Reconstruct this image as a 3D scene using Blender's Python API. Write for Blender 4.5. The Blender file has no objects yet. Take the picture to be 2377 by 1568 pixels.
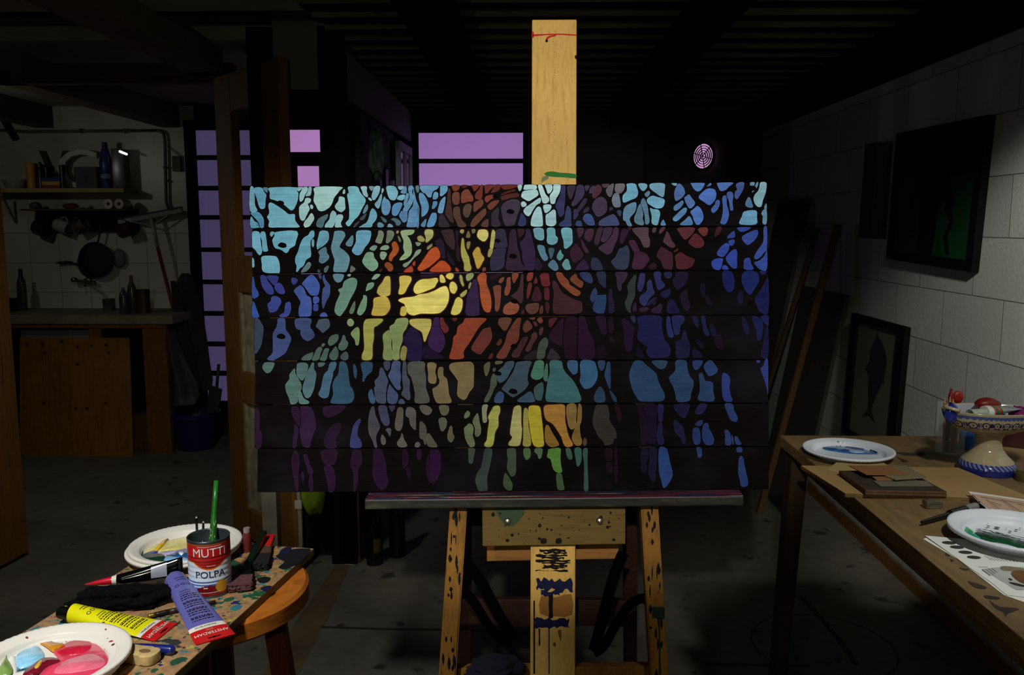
import bpy, bmesh, math, random
from mathutils import Vector, Matrix, noise
sc = bpy.context.scene
C = sc.collection
PI = math.pi
V = Vector

# ------------------------------------------------------------------ camera
F, CX, CY = 1975.0, 1188.5, 784.0
PITCH, YAW, CAMZ = 0.130395, 0.020831, 1.45
cd = bpy.data.cameras.new('camera'); cam = bpy.data.objects.new('camera', cd); C.objects.link(cam)
cd.sensor_width = 36; cd.lens = F / 2377 * 36; cd.clip_start = 0.02
cam.location = (0, 0, CAMZ); cam.rotation_euler = (PI / 2 - PITCH, 0, YAW)
sc.camera = cam
# ------------------------------------------------------------------ world, lights, exposure
w = bpy.data.worlds.new('night'); sc.world = w; w.use_nodes = True
w.node_tree.nodes['Background'].inputs[0].default_value = (0.5, 0.45, 0.32, 1)
w.node_tree.nodes['Background'].inputs[1].default_value = 0.0
sc.view_settings.view_transform = 'Standard'; sc.view_settings.look = 'None'
sc.view_settings.exposure = 0; sc.view_settings.gamma = 1

def spot(name, loc, target, power, size, blend, col, radius=0.06):
    d = bpy.data.lights.new(name, 'SPOT'); d.energy = power; d.spot_size = math.radians(size); d.spot_blend = blend
    d.color = col; d.shadow_soft_size = radius
    o = bpy.data.objects.new(name, d); C.objects.link(o); o.location = loc
    o.rotation_euler = (V(target) - V(loc)).to_track_quat('-Z', 'Y').to_euler()
    return o
def area(name, loc, target, power, sx, sy, col, spread=180):
    d = bpy.data.lights.new(name, 'AREA'); d.energy = power; d.shape = 'RECTANGLE'; d.size = sx; d.size_y = sy
    d.color = col; d.spread = math.radians(spread)
    o = bpy.data.objects.new(name, d); C.objects.link(o); o.location = loc
    o.rotation_euler = (V(target) - V(loc)).to_track_quat('-Z', 'Y').to_euler()
    return o
WARM = (1.0, 0.93, 0.80)
spot('easel_spotlight', (-0.10, -0.55, 2.05), (-0.02, 1.85, 1.385), 190, 35, 0.35, (1.0, 0.96, 0.86), 0.03)
spot('stool_fill', (-0.75, 0.55, 2.12), (-0.66, 1.42, 0.80), 98, 44, 0.8, (1.0, 0.985, 0.96))  # added unseen spot, lights the stool and its board separately
spot('workbench_spotlight', (0.92, 1.25, 2.10), (1.50, 2.27, 1.34), 116, 44, 0.65, (1.0, 0.99, 0.90))
spot('bench_end_fill', (0.85, 0.85, 2.12), (1.06, 1.70, 0.87), 54, 62, 0.8, (1.0, 0.98, 0.92))  # added unseen spot to brighten the near end of the bench
spot('doorway_fill', (-1.15, 2.00, 2.12), (-1.75, 3.90, 0.10), 46, 76, 1.0, (1.0, 0.97, 0.90))  # added unseen spot to lift the floor and counter front beyond the doorway
def bulb(name, loc, power, col, r=0.03):
    d = bpy.data.lights.new(name, 'POINT'); d.energy = power; d.color = col; d.shadow_soft_size = r
    o = bpy.data.objects.new(name, d); C.objects.link(o); o.location = loc
bulb('studio_fill', (-0.50, -0.60, 1.62), 13.0, (1.0, 0.93, 0.72))  # added unseen fill behind the camera, lifts roof, floor and background
bulb('kitchen_bulb', (-3.15, 4.25, 1.90), 3.0, (1.0, 0.98, 0.88))

# ------------------------------------------------------------------ helpers
_cp, _sp, _cy, _sy = math.cos(PITCH), math.sin(PITCH), math.cos(YAW), math.sin(YAW)
_FW = V((-_sy * _cp, _cy * _cp, -_sp)); _RT = V((_cy, _sy, 0)); _DN = _FW.cross(_RT)
EYE = V((0, 0, CAMZ))
def ray(u, v): return _RT * ((u - CX) / F) + _DN * ((v - CY) / F) + _FW
def at(u, v, x=None, y=None, z=None):
    "survey helper: the point of a known plane (x, y or z given) sighted at (u, v)"
    d = ray(u, v)
    t = x / d.x if x is not None else (y / d.y if y is not None else (z - CAMZ) / d.z)
    return EYE + d * t
LEAN = 0.135                                            # the easel leans back
EP0 = V((0, 1.80, 0.86)); EN = V((0, -1, LEAN)).normalized(); EU = V((0, LEAN, 1)).normalized()
def ep(u, v, d=0.0):
    "point sighted on the easel plane, d metres behind the painting's face"
    r = ray(u, v); o = EP0 - EN * d
    return EYE + r * ((o - EYE).dot(EN) / r.dot(EN))

def lin(c): return c / 12.92 if c <= 0.04045 else ((c + 0.055) / 1.055) ** 2.4
def hx(h, k=1.0): return tuple(lin(int(h[i:i + 2], 16) / 255) * k for i in (0, 2, 4)) + (1,)

class N:
    def __init__(s, name):
        s.m = bpy.data.materials.new(name); s.m.use_nodes = True; s.t = s.m.node_tree
        s.b = s.t.nodes['Principled BSDF']
    def n(s, ty, **kw):
        x = s.t.nodes.new(ty)
        for k, v in kw.items(): setattr(x, k, v)
        return x
    def l(s, a, b): s.t.links.new(a, b)
    def tex(s, scale=(1, 1, 1), loc=(0, 0, 0)):
        c = s.n('ShaderNodeTexCoord'); m = s.n('ShaderNodeMapping')
        m.inputs['Scale'].default_value = scale; m.inputs['Location'].default_value = loc
        s.l(c.outputs['Object'], m.inputs[0]); return m.outputs[0]
    def noise(s, vec, scale, detail=3, rough=0.55):
        x = s.n('ShaderNodeTexNoise'); x.inputs['Scale'].default_value = scale; x.inputs['Detail'].default_value = detail
        x.inputs['Roughness'].default_value = rough
        s.l(vec, x.inputs['Vector']); return x.outputs['Fac']
    def ramp(s, fac, stops):
        r = s.n('ShaderNodeValToRGB'); e = r.color_ramp.elements
        e[0].position, e[0].color = stops[0]; e[1].position, e[1].color = stops[-1]
        for p, c in stops[1:-1]:
            q = e.new(p); q.color = c
        s.l(fac, r.inputs[0]); return r.outputs[0]
    def mix(s, fac, a, b, mode='MIX'):
        x = s.n('ShaderNodeMix', data_type='RGBA', blend_type=mode)
        for i, val in ((0, fac), (6, a), (7, b)):
            if hasattr(val, 'links'): s.l(val, x.inputs[i])
            else: x.inputs[i].default_value = val
        return x.outputs[2]
    def bump(s, h, st, dist=0.01):
        x = s.n('ShaderNodeBump'); x.inputs['Strength'].default_value = st; x.inputs['Distance'].default_value = dist
        s.l(h, x.inputs['Height']); s.l(x.outputs[0], s.b.inputs['Normal'])
    def base(s, c):
        if hasattr(c, 'links'): s.l(c, s.b.inputs['Base Color'])
        else: s.b.inputs['Base Color'].default_value = c
BW = ((0.0, (0, 0, 0, 1)), (1.0, (1, 1, 1, 1)))
_mc = {}
def mat(name, col, rough=0.6, metal=0.0, var=0.18, scale=14.0, bump=0.0, spec=0.4, trans=0.0, emit=None, es=1.0, alpha=1.0, coat=0.0):
    if name in _mc: return _mc[name]
    k = N(name); c = hx(col) if isinstance(col, str) else col
    f = k.noise(k.tex(), scale, 4)
    lo = tuple(x * (1 - var) for x in c[:3]) + (1,); hi = tuple(min(1, x * (1 + var)) for x in c[:3]) + (1,)
    k.base(k.ramp(f, ((0.3, lo), (0.7, hi))))
    k.b.inputs['Roughness'].default_value = rough; k.b.inputs['Metallic'].default_value = metal
    k.b.inputs['Specular IOR Level'].default_value = spec
    k.b.inputs['Transmission Weight'].default_value = trans
    k.b.inputs['Coat Weight'].default_value = coat
    if alpha < 1: k.b.inputs['Alpha'].default_value = alpha
    if emit:
        k.b.inputs['Emission Color'].default_value = hx(emit) if isinstance(emit, str) else emit
        k.b.inputs['Emission Strength'].default_value = es
    if bump: k.bump(f, bump)
    _mc[name] = k.m; return k.m
def wood(name, c1, c2, st=(30, 30, 2), scale=2.0, rough=0.65, knots=False, bump=0.15):
    if name in _mc: return _mc[name]
    k = N(name); v = k.tex(st)
    f = k.noise(v, scale, 6, 0.65); g = k.noise(k.tex((3, 3, 3)), 1.5, 2)
    c = k.ramp(f, ((0.30, hx(c1)), (0.52, hx(c2)), (0.75, hx(c1))))
    c = k.mix(0.35, c, k.ramp(g, ((0.3, (0.45, 0.42, 0.4, 1)), (0.7, (1, 1, 1, 1)))), 'MULTIPLY')
    k.base(c); k.b.inputs['Roughness'].default_value = rough; k.b.inputs['Specular IOR Level'].default_value = 0.3
    k.bump(f, bump, 0.004); _mc[name] = k.m; return k.m
def colmat(name, rough=0.5, streak=None, bump=0.0, spec=0.4, amount=0.3):
    "colours come from the mesh attribute Col"
    if name in _mc: return _mc[name]
    k = N(name); a = k.n('ShaderNodeAttribute', attribute_name='Col'); c = a.outputs['Color']
    f = k.noise(k.tex(streak or (10, 10, 10)), 1.0, 5, 0.6)
    c = k.mix(1.0, c, k.ramp(f, ((0.25, (1 - amount,) * 3 + (1,)), (0.75, (1 + amount * 0.6,) * 3 + (1,)))), 'MULTIPLY')
    k.base(c); k.b.inputs['Roughness'].default_value = rough; k.b.inputs['Specular IOR Level'].default_value = spec
    if bump: k.bump(f, bump, 0.003)
    _mc[name] = k.m; return k.m

def root_of(p):
    while p.parent: p = p.parent
    return p
def rmat(p):
    return Matrix.LocRotScale(p.location, p.rotation_euler, None)
def obj(name, bm, m, parent=None, smooth=False, label=None, local=False, recalc=True):
    if recalc: bmesh.ops.recalc_face_normals(bm, faces=bm.faces[:])
    if parent and not local: bm.transform(rmat(root_of(parent)).inverted())
    me = bpy.data.meshes.new(name); bm.to_mesh(me); bm.free()
    for x in (m if isinstance(m, (list, tuple)) else [m]): me.materials.append(x)
    if smooth:
        me.shade_smooth() if smooth is True else me.polygons.foreach_set('use_smooth', [True] * len(me.polygons))
    o = bpy.data.objects.new(name, me); C.objects.link(o)
    if parent: o.parent = parent
    if smooth == 'auto':
        me.set_sharp_from_angle(angle=math.radians(40))
    if label: o['label'] = label
    return o
def tag(o, label, cat, group=None):
    o['label'] = label; o['category'] = cat
    if group: o['group'] = group
    return o
def thing(name, loc, label, cat, group=None, rot=(0, 0, 0)):
    o = bpy.data.objects.new(name, None); o.empty_display_size = 0.05; C.objects.link(o)
    o.location = loc; o.rotation_euler = rot
    return tag(o, label, cat, group)
def solo(name, bm, m, loc, label, cat, group=None, smooth=False):
    "a thing that is one mesh, its origin at loc"
    bm.transform(Matrix.Translation(-V(loc)))
    o = obj(name, bm, m, None, smooth); o.location = loc
    return tag(o, label, cat, group)
def struct(name, bm, m, parent=None, smooth=False):
    o = obj(name, bm, m, parent, smooth); o['kind'] = 'structure'; return o
B = bmesh.new
def poly(bm, pts, mi=0):
    f = bm.faces.new([bm.verts.new(p) for p in pts]); f.material_index = mi; return f
def slab(bm, pts, vec, mi=0, bev=0.0):
    vec = V(vec); n = len(pts)
    a = [bm.verts.new(p) for p in pts]; b = [bm.verts.new(V(p) + vec) for p in pts]
    fs = [bm.faces.new(a), bm.faces.new(b[::-1])]
    for i in range(n): fs.append(bm.faces.new((a[i], b[i], b[(i + 1) % n], a[(i + 1) % n])))
    for f in fs: f.material_index = mi
    if bev: bmesh.ops.bevel(bm, geom=list({e for f in fs for e in f.edges}), offset=bev, segments=2, affect='EDGES', profile=0.6)
    return bm
def box(bm, c, s, rot=(0, 0, 0), bev=0.0, mi=0):
    from mathutils import Euler
    R = Euler(rot).to_matrix(); c = V(c); x, y, z = s[0] / 2, s[1] / 2, s[2] / 2
    P = [c + R @ V(p) for p in ((-x, -y, -z), (x, -y, -z), (x, y, -z), (-x, y, -z))]
    return slab(bm, P, R @ V((0, 0, s[2])), mi, bev)
def span(bm, lo, hi, bev=0.0, mi=0):
    lo, hi = V(lo), V(hi); return box(bm, (lo + hi) / 2, hi - lo, bev=bev, mi=mi)
def bar(bm, a, b, wx, wy, up=(0, 0, 1), bev=0.0, mi=0, w2=None):
    "rectangular bar from a to b; wx across, wy along up"
    a, b, up = V(a), V(b), V(up); d = (b - a).normalized(); s = d.cross(up).normalized(); t = s.cross(d)
    x2, y2 = w2 or (wx, wy); vs = []
    for p, p0, q0 in ((a, wx, wy), (b, x2, y2)):
        vs.append([bm.verts.new(p + s * (i * p0 / 2) + t * (j * q0 / 2)) for i, j in ((-1, -1), (1, -1), (1, 1), (-1, 1))])
    fs = [bm.faces.new(vs[0][::-1]), bm.faces.new(vs[1])]
    for i in range(4): fs.append(bm.faces.new((vs[0][i], vs[0][(i + 1) % 4], vs[1][(i + 1) % 4], vs[1][i])))
    for f in fs: f.material_index = mi
    if bev: bmesh.ops.bevel(bm, geom=list({e for f in fs for e in f.edges}), offset=bev, segments=2, affect='EDGES')
    return bm
def frame_of(d):
    d = V(d).normalized(); u = V((0, 0, 1)) if abs(d.z) < 0.9 else V((1, 0, 0))
    s = d.cross(u).normalized(); return s, s.cross(d)
def tube(bm, pts, rad, n=10, cap=True, mi=0, flat=1.0):
    pts = [V(p) for p in pts]; rad = rad if isinstance(rad, (list, tuple)) else [rad] * len(pts); rings = []
    for i, p in enumerate(pts):
        d = (pts[min(i + 1, len(pts) - 1)] - pts[max(i - 1, 0)]); s, t = frame_of(d)
        rings.append([bm.verts.new(p + s * math.cos(2 * PI * k / n) * rad[i] + t * math.sin(2 * PI * k / n) * rad[i] * flat) for k in range(n)])
    fs = []
    for a, b in zip(rings, rings[1:]):
        for k in range(n): fs.append(bm.faces.new((a[k], a[(k + 1) % n], b[(k + 1) % n], b[k])))
    if cap: fs += [bm.faces.new(rings[0][::-1]), bm.faces.new(rings[-1])]
    for f in fs: f.material_index = mi
    return bm
def lathe(bm, prof, c=(0, 0, 0), n=40, axis=(0, 0, 1), mi=0, fn=None, closed=False, sx=1.0):
    "prof: list of (radius, height[, material])"
    c = V(c); ax = V(axis).normalized()
    if abs(ax.z) > 0.999: s, t = V((1, 0, 0)), V((0, 1, 0))
    else: s, t = frame_of(ax)
    rings = []
    for p in prof:
        r, h = p[0], p[1]
        if r < 1e-6: rings.append([bm.verts.new(c + ax * h)]); continue
        ring = []
        for k in range(n):
            a = 2 * PI * k / n; rr, hh = fn(r, h, a) if fn else (r, h)
            ring.append(bm.verts.new(c + s * (math.cos(a) * rr * sx) + t * (math.sin(a) * rr) + ax * hh))
        rings.append(ring)
    pairs = list(zip(rings, rings[1:], prof[1:])) + ([(rings[-1], rings[0], prof[0])] if closed else [])
    for a, b, p in pairs:
        m_ = p[2] if len(p) > 2 else mi
        for k in range(n):
            k2 = (k + 1) % n
            if len(a) == 1 and len(b) == 1: continue
            if len(a) == 1: f = bm.faces.new((a[0], b[k2], b[k]))
            elif len(b) == 1: f = bm.faces.new((a[k], a[k2], b[0]))
            else: f = bm.faces.new((a[k], a[k2], b[k2], b[k]))
            f.material_index = m_
    return bm
def smooth_loop(pts, sub=3):
    n = len(pts); out = []
    for i in range(n):
        p0, p1, p2, p3 = (V(pts[(i + k - 1) % n]) for k in range(4))
        for j in range(sub):
            t = j / sub
            out.append(0.5 * ((2 * p1) + (p2 - p0) * t + (2 * p0 - 5 * p1 + 4 * p2 - p3) * t * t + (3 * p1 - p0 - 3 * p2 + p3) * t ** 3))
    return out
def blob(bm, pts, h, up=(0, 0, 1), shrink=0.93, mi=0, sub=3):
    "a low mound of paint over a traced outline"
    up = V(up); L = smooth_loop(pts, sub); c = sum(L, V()) / len(L)
    a = [bm.verts.new(p) for p in L]; b = [bm.verts.new(c + (p - c) * shrink + up * h) for p in L]
    n = len(L)
    for i in range(n): bm.faces.new((a[i], a[(i + 1) % n], b[(i + 1) % n], b[i])).material_index = mi
    bm.faces.new(b).material_index = mi
    return bm
def lump(bm, c, s, seed=0, amp=0.25, fr=2.2, sub=4, rotz=0.0, flat_z=None):
    r = bmesh.ops.create_icosphere(bm, subdivisions=sub, radius=1.0); R = Matrix.Rotation(rotz, 3, 'Z')
    for v in r['verts']:
        p = v.co.copy(); d = noise.noise(p * fr + V((seed * 7.3, seed, -seed))) * amp + noise.noise(p * fr * 2.7 + V((seed, 3, 1))) * amp * 0.45
        p = p * (1 + d); p = R @ V((p.x * s[0], p.y * s[1], p.z * s[2])) + V(c)
        if flat_z is not None and p.z < flat_z: p.z = flat_z
        v.co = p
    return bm
def ribbon(bm, pts, width, nrm, thick=0.002):
    "strap lying in the plane whose normal is nrm"
    pts = [V(p) for p in pts]; nrm = V(nrm).normalized(); rows = []
    for i, p in enumerate(pts):
        d = (pts[min(i + 1, len(pts) - 1)] - pts[max(i - 1, 0)]).normalized(); s = d.cross(nrm).normalized() * width / 2
        rows.append([bm.verts.new(p + s * a + nrm * (b * thick / 2)) for a, b in ((-1, -1), (1, -1), (1, 1), (-1, 1))])
    for a, b in zip(rows, rows[1:]):
        for k in range(4): bm.faces.new((a[k], a[(k + 1) % 4], b[(k + 1) % 4], b[k]))
    bm.faces.new(rows[0][::-1]); bm.faces.new(rows[-1]); return bm
def curve_pts(pts, sub=6):
    pts = [V(p) for p in pts]; out = []
    P = [pts[0]] + pts + [pts[-1]]
    for i in range(len(pts) - 1):
        p0, p1, p2, p3 = P[i:i + 4]
        for j in range(sub):
            t = j / sub
            out.append(0.5 * ((2 * p1) + (p2 - p0) * t + (2 * p0 - 5 * p1 + 4 * p2 - p3) * t * t + (3 * p1 - p0 - 3 * p2 + p3) * t ** 3))
    return out + [pts[-1]]
def text_faces(s, size=1.0, bold=0.0, subdivide=0):
    "outline of s as flat triangles: list of verts (x, y) centred on 0, list of faces"
    cu = bpy.data.curves.new('t', 'FONT'); cu.body = s; cu.size = size; cu.align_x = 'CENTER'; cu.align_y = 'CENTER'; cu.offset = 0.0
    cu.resolution_u = 3
    o = bpy.data.objects.new('t', cu); C.objects.link(o); bpy.context.view_layer.update()
    me = o.evaluated_get(bpy.context.evaluated_depsgraph_get()).to_mesh()
    vs = [(v.co.x, v.co.y) for v in me.vertices]; fs = [tuple(p.vertices) for p in me.polygons]
    bpy.data.objects.remove(o); bpy.data.curves.remove(cu); return vs, fs
def text_on(bm, s, size, fn, bold=0.0, mi=0):
    vs, fs = text_faces(s, size, bold); q = [bm.verts.new(fn(x, y)) for x, y in vs]
    for f in fs:
        try: bm.faces.new([q[i] for i in f]).material_index = mi
        except ValueError: pass
    return bm
def paint_faces(bm, fn):
    "fill the Col attribute from fn(face centre)"
    cl = bm.loops.layers.float_color.get('Col') or bm.loops.layers.float_color.new('Col')
    for f in bm.faces:
        c = fn(f.calc_center_median(), f)
        for l in f.loops: l[cl] = c
    return bm
def fbox(bm, u0, v0, u1, v1, y, dy, bev=0.0, mi=0):
    "box whose front face lies at depth y between two sighted corners"
    a, b = at(u0, v1, y=y), at(u1, v0, y=y)
    return span(bm, (a.x, y, a.z), (b.x, y + dy, b.z), bev, mi)
def kids(o): return [c for c in bpy.data.objects if c.parent == o]
def copy_tree(o, parent=None):
    c = o.copy(); C.objects.link(c); c.parent = parent
    for k in kids(o): copy_tree(k, c)
    return c
# ================================================================== THE SETTING
XR, XL, YB, ZR = 1.527, -0.78, 5.75, 2.19          # right wall, partition line, back wall, roof
# floor: worn concrete with blotches
k = N('concrete_floor'); v = k.tex()
f1 = k.noise(v, 3.0, 5); f2 = k.noise(v, 22, 4); f3 = k.noise(k.tex(loc=(3, 1, 0)), 9, 2)
c = k.ramp(f1, ((0.3, hx('4a473c')), (0.7, hx('5b584b'))))
c = k.mix(0.5, c, k.ramp(f2, ((0.3, (0.6, 0.6, 0.6, 1)), (0.7, (1.1, 1.1, 1.1, 1)))), 'MULTIPLY')
c = k.mix(1.0, c, k.ramp(f3, ((0.30, (0.25, 0.25, 0.25, 1)), (0.36, (1, 1, 1, 1)))), 'MULTIPLY')
k.base(c); k.b.inputs['Roughness'].default_value = 0.8; k.bump(f2, 0.25); M_floor = k.m
M_crack = mat('floor_joint', '1c1a15', 0.9)
M_sill = mat('worn_floor_strip', '4b3f28', 0.9, var=0.35, scale=6)
bm = B(); span(bm, (-4.6, -1.6, -0.1), (2.2, YB + 0.3, 0.0))
def floorline(pts, wd, mi=1, z=0.0012):
    for a, b in zip(pts, pts[1:]):
        a, b = V(a), V(b); s = (b - a).cross(V((0, 0, 1))).normalized() * wd / 2
        poly(bm, [p + V((0, 0, z)) for p in (a - s, b - s, b + s, a + s)], mi)
floorline([at(745, 1457, z=0), at(900, 1462, z=0), at(1090, 1464, z=0), at(1250, 1472, z=0)], 0.014)
floorline([at(1640, 1543, z=0), at(1720, 1545, z=0), at(1880, 1547, z=0)], 0.012)
a0, a1, a2 = at(812, 1312, z=0), at(760, 1440, z=0), at(690, 1568, z=0)
poly(bm, [p + V((0, 0, 0.0008)) for p in (a0, a1, a2, at(610, 1568, z=0), at(690, 1440, z=0), at(780, 1312, z=0))], 2)
ring = [at(1910, 1500, z=0) + V((math.cos(a) * 0.24, math.sin(a) * 0.24, 0)) for a in [2 * PI * i / 48 for i in range(49)]]
floorline(ring, 0.006)
floorline([at(1862, 1388, z=0), at(1900, 1430, z=0), at(1950, 1490, z=0), at(1990, 1545, z=0)], 0.02)
struct('floor', bm, [M_floor, M_crack, M_sill])
# right wall: painted concrete blocks
k = N('painted_blocks'); tc = k.n('ShaderNodeTexCoord'); sx = k.n('ShaderNodeSeparateXYZ'); cb = k.n('ShaderNodeCombineXYZ')
k.l(tc.outputs['Object'], sx.inputs[0]); k.l(sx.outputs[1], cb.inputs[0]); k.l(sx.outputs[2], cb.inputs[1])
mp = k.n('ShaderNodeMapping'); mp.inputs['Location'].default_value = (-0.365, -0.012, 0); k.l(cb.outputs[0], mp.inputs[0])
br = k.n('ShaderNodeTexBrick'); k.l(mp.outputs[0], br.inputs['Vector'])
for n_, val in (('Scale', 1.0), ('Brick Width', 0.4), ('Row Height', 0.2), ('Mortar Size', 0.0022), ('Mortar Smooth', 0.4)): br.inputs[n_].default_value = val
br.inputs['Color1'].default_value = hx('b2b6ad'); br.inputs['Color2'].default_value = hx('a4a9a2'); br.inputs['Mortar'].default_value = hx('62635c')
nz = k.noise(tc.outputs['Object'], 70, 6, 0.75); nb = k.noise(tc.outputs['Object'], 5, 3)
c = k.mix(0.5, br.outputs['Color'], k.ramp(nz, ((0.3, (0.7, 0.7, 0.7, 1)), (0.7, (1.1, 1.1, 1.1, 1)))), 'MULTIPLY')
hgt = k.n('ShaderNodeMath', operation='ADD'); k.l(sx.outputs[2], hgt.inputs[0])
sc2 = k.n('ShaderNodeMath', operation='MULTIPLY'); k.l(nb, sc2.inputs[0]); sc2.inputs[1].default_value = 0.05; k.l(sc2.outputs[0], hgt.inputs[1])
st = k.ramp(hgt.outputs[0], ((0.085, (1, 1, 1, 1)), (0.115, (0, 0, 0, 1))))
c = k.mix(st, c, k.ramp(nz, ((0.3, hx('4a2a0c')), (0.7, hx('8a5a20')))))
k.base(c); k.b.inputs['Roughness'].default_value = 0.55
inv = k.n('ShaderNodeMath', operation='MULTIPLY_ADD'); k.l(br.outputs['Fac'], inv.inputs[0]); inv.inputs[1].default_value = -1.6; k.l(nz, inv.inputs[2])
k.bump(inv.outputs[0], 0.35, 0.005); M_block = k.m
bm = B(); span(bm, (XR, -1.6, 0), (XR + 0.2, YB + 0.2, 2.06)); struct('wall_right', bm, M_block)
M_steel = mat('dark_steel', '0c0b0a', 0.9, spec=0.05); M_dirty = mat('grimy_plaster', '6b685c', 0.8, var=0.25, scale=5)
bm = B(); span(bm, (1.36, -1.6, 2.06), (XR + 0.2, YB, 2.2), 0.004); struct('trim_1', bm, M_steel)
# back wall: dark sheet with window openings
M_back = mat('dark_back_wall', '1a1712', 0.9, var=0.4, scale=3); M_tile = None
wx0, wx1 = at(972, 400, y=YB).x, at(1214, 400, y=YB).x; wz1 = at(1090, 300, y=YB).z; wz0 = 0.95
px0, px1 = at(674, 400, y=YB).x, at(757, 400, y=YB).x; pz1 = at(700, 301, y=YB).z
kx0, kx1 = at(456, 400, y=YB).x, px0 - 0.14; kz1 = at(490, 302, y=YB).z; kz0 = at(500, 932, y=YB).z
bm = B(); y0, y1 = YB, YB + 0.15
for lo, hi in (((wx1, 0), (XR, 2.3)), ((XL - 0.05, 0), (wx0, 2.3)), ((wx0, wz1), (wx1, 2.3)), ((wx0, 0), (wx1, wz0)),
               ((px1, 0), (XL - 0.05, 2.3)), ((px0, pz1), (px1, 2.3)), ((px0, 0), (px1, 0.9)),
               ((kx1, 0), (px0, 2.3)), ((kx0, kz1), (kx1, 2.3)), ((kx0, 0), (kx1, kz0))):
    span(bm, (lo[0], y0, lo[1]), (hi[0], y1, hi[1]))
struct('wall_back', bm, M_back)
# kitchen wall: white tiles below, plaster above
k = N('white_tiles'); tc = k.n('ShaderNodeTexCoord'); sx = k.n('ShaderNodeSeparateXYZ'); cb = k.n('ShaderNodeCombineXYZ')
k.l(tc.outputs['Object'], sx.inputs[0]); k.l(sx.outputs[0], cb.inputs[0]); k.l(sx.outputs[2], cb.inputs[1])
br = k.n('ShaderNodeTexBrick'); k.l(cb.outputs[0], br.inputs['Vector']); br.offset = 0.0
for n_, val in (('Scale', 1.0), ('Brick Width', 0.2), ('Row Height', 0.2), ('Mortar Size', 0.002), ('Mortar Smooth', 0.2)): br.inputs[n_].default_value = val
br.inputs['Color1'].default_value = hx('b4b6ae'); br.inputs['Color2'].default_value = hx('adaea4'); br.inputs['Mortar'].default_value = hx('6e6e66')
gz = k.ramp(sx.outputs[2], ((0.155, (0, 0, 0, 1)), (0.156, (1, 1, 1, 1))))
zz = k.n('ShaderNodeMath', operation='MULTIPLY'); k.l(sx.outputs[2], zz.inputs[0]); zz.inputs[1].default_value = 0.1
gz = k.ramp(zz.outputs[0], ((0.1495, (0, 0, 0, 1)), (0.1505, (1, 1, 1, 1))))
c = k.mix(gz, br.outputs['Color'], k.ramp(k.noise(tc.outputs['Object'], 6, 4), ((0.3, hx('8f8d80')), (0.7, hx('a3a194')))))
k.base(c); k.b.inputs['Roughness'].default_value = 0.35; M_tile = k.m
bm = B(); span(bm, (-4.6, YB, 0), (kx0, YB + 0.15, 2.3)); struct('wall_kitchen', bm, M_tile)
bm = B(); span(bm, (-4.7, -1.6, 0), (-4.6, YB + 0.15, 2.3)); struct('wall_left', bm, M_dirty)
bm = B(); span(bm, (-4.6, -1.7, 0), (2.0, -1.6, 2.3)); struct('wall_front', bm, M_dirty)
# corrugated roof over the studio
M_roof = mat('corrugated_zinc', '7c785f', 0.7, 0.0, var=0.25, scale=4, spec=0.15)
bm = B(); rows = []; y = -1.6
prof = ((0.0, 0.0), (0.085, 0.0), (0.105, 0.035), (0.170, 0.035))
while y < YB + 0.2:
    for dy, dz in prof: rows.append((y + dy, ZR + dz))
    y += 0.19
vs = [[bm.verts.new((x, yy, zz)) for x in (XL, XR + 0.2)] for yy, zz in rows]
for a, b in zip(vs, vs[1:]): bm.faces.new((a[0], b[0], b[1], a[1]))
bmesh.ops.solidify(bm, geom=bm.faces[:], thickness=0.003)
struct('ceiling', bm, M_roof)
M_slab = mat('ceiling_board', '868270', 0.85, var=0.2, scale=3)
bm = B(); span(bm, (-4.6, -1.6, ZR), (XL, 3.05, ZR + 0.12)); span(bm, (-4.6, 3.75, ZR + 0.05), (XL - 0.1, YB + 0.15, ZR + 0.15)); struct('ceiling_left', bm, M_slab)
bm = B(); span(bm, (XL, -1.6, ZR + 0.25), (XR + 0.2, YB + 0.2, ZR + 0.3)); span(bm, (-4.6, 3.0, ZR + 0.25), (XL, 3.8, ZR + 0.3)); struct('ceiling_upper', bm, M_steel)
for i, (x0, x1, z0) in enumerate(((-0.41, -0.245, 2.10), (0.52, 0.66, 2.10))):
    bm = B(); span(bm, (x0, -1.6, z0), (x1, YB, ZR - 0.001), 0.003); struct('trim_%d' % (i + 2), bm, mat('beam_black', '040404', 1.0, spec=0.0))
M_beam = mat('ochre_beam', '544830', 0.8)
for i, (x0, x1, ya, yb) in enumerate(((-1.47, -1.30, -1.6, 3.7), (-2.45, -2.33, 3.98, YB), (-3.3, -3.18, 3.98, YB))):
    bm = B(); span(bm, (x0, ya, ZR - 0.09), (x1, yb, ZR - 0.001 if ya < 0 else ZR + 0.049), 0.003); struct('trim_%d' % (i + 4), bm, M_beam)
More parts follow.
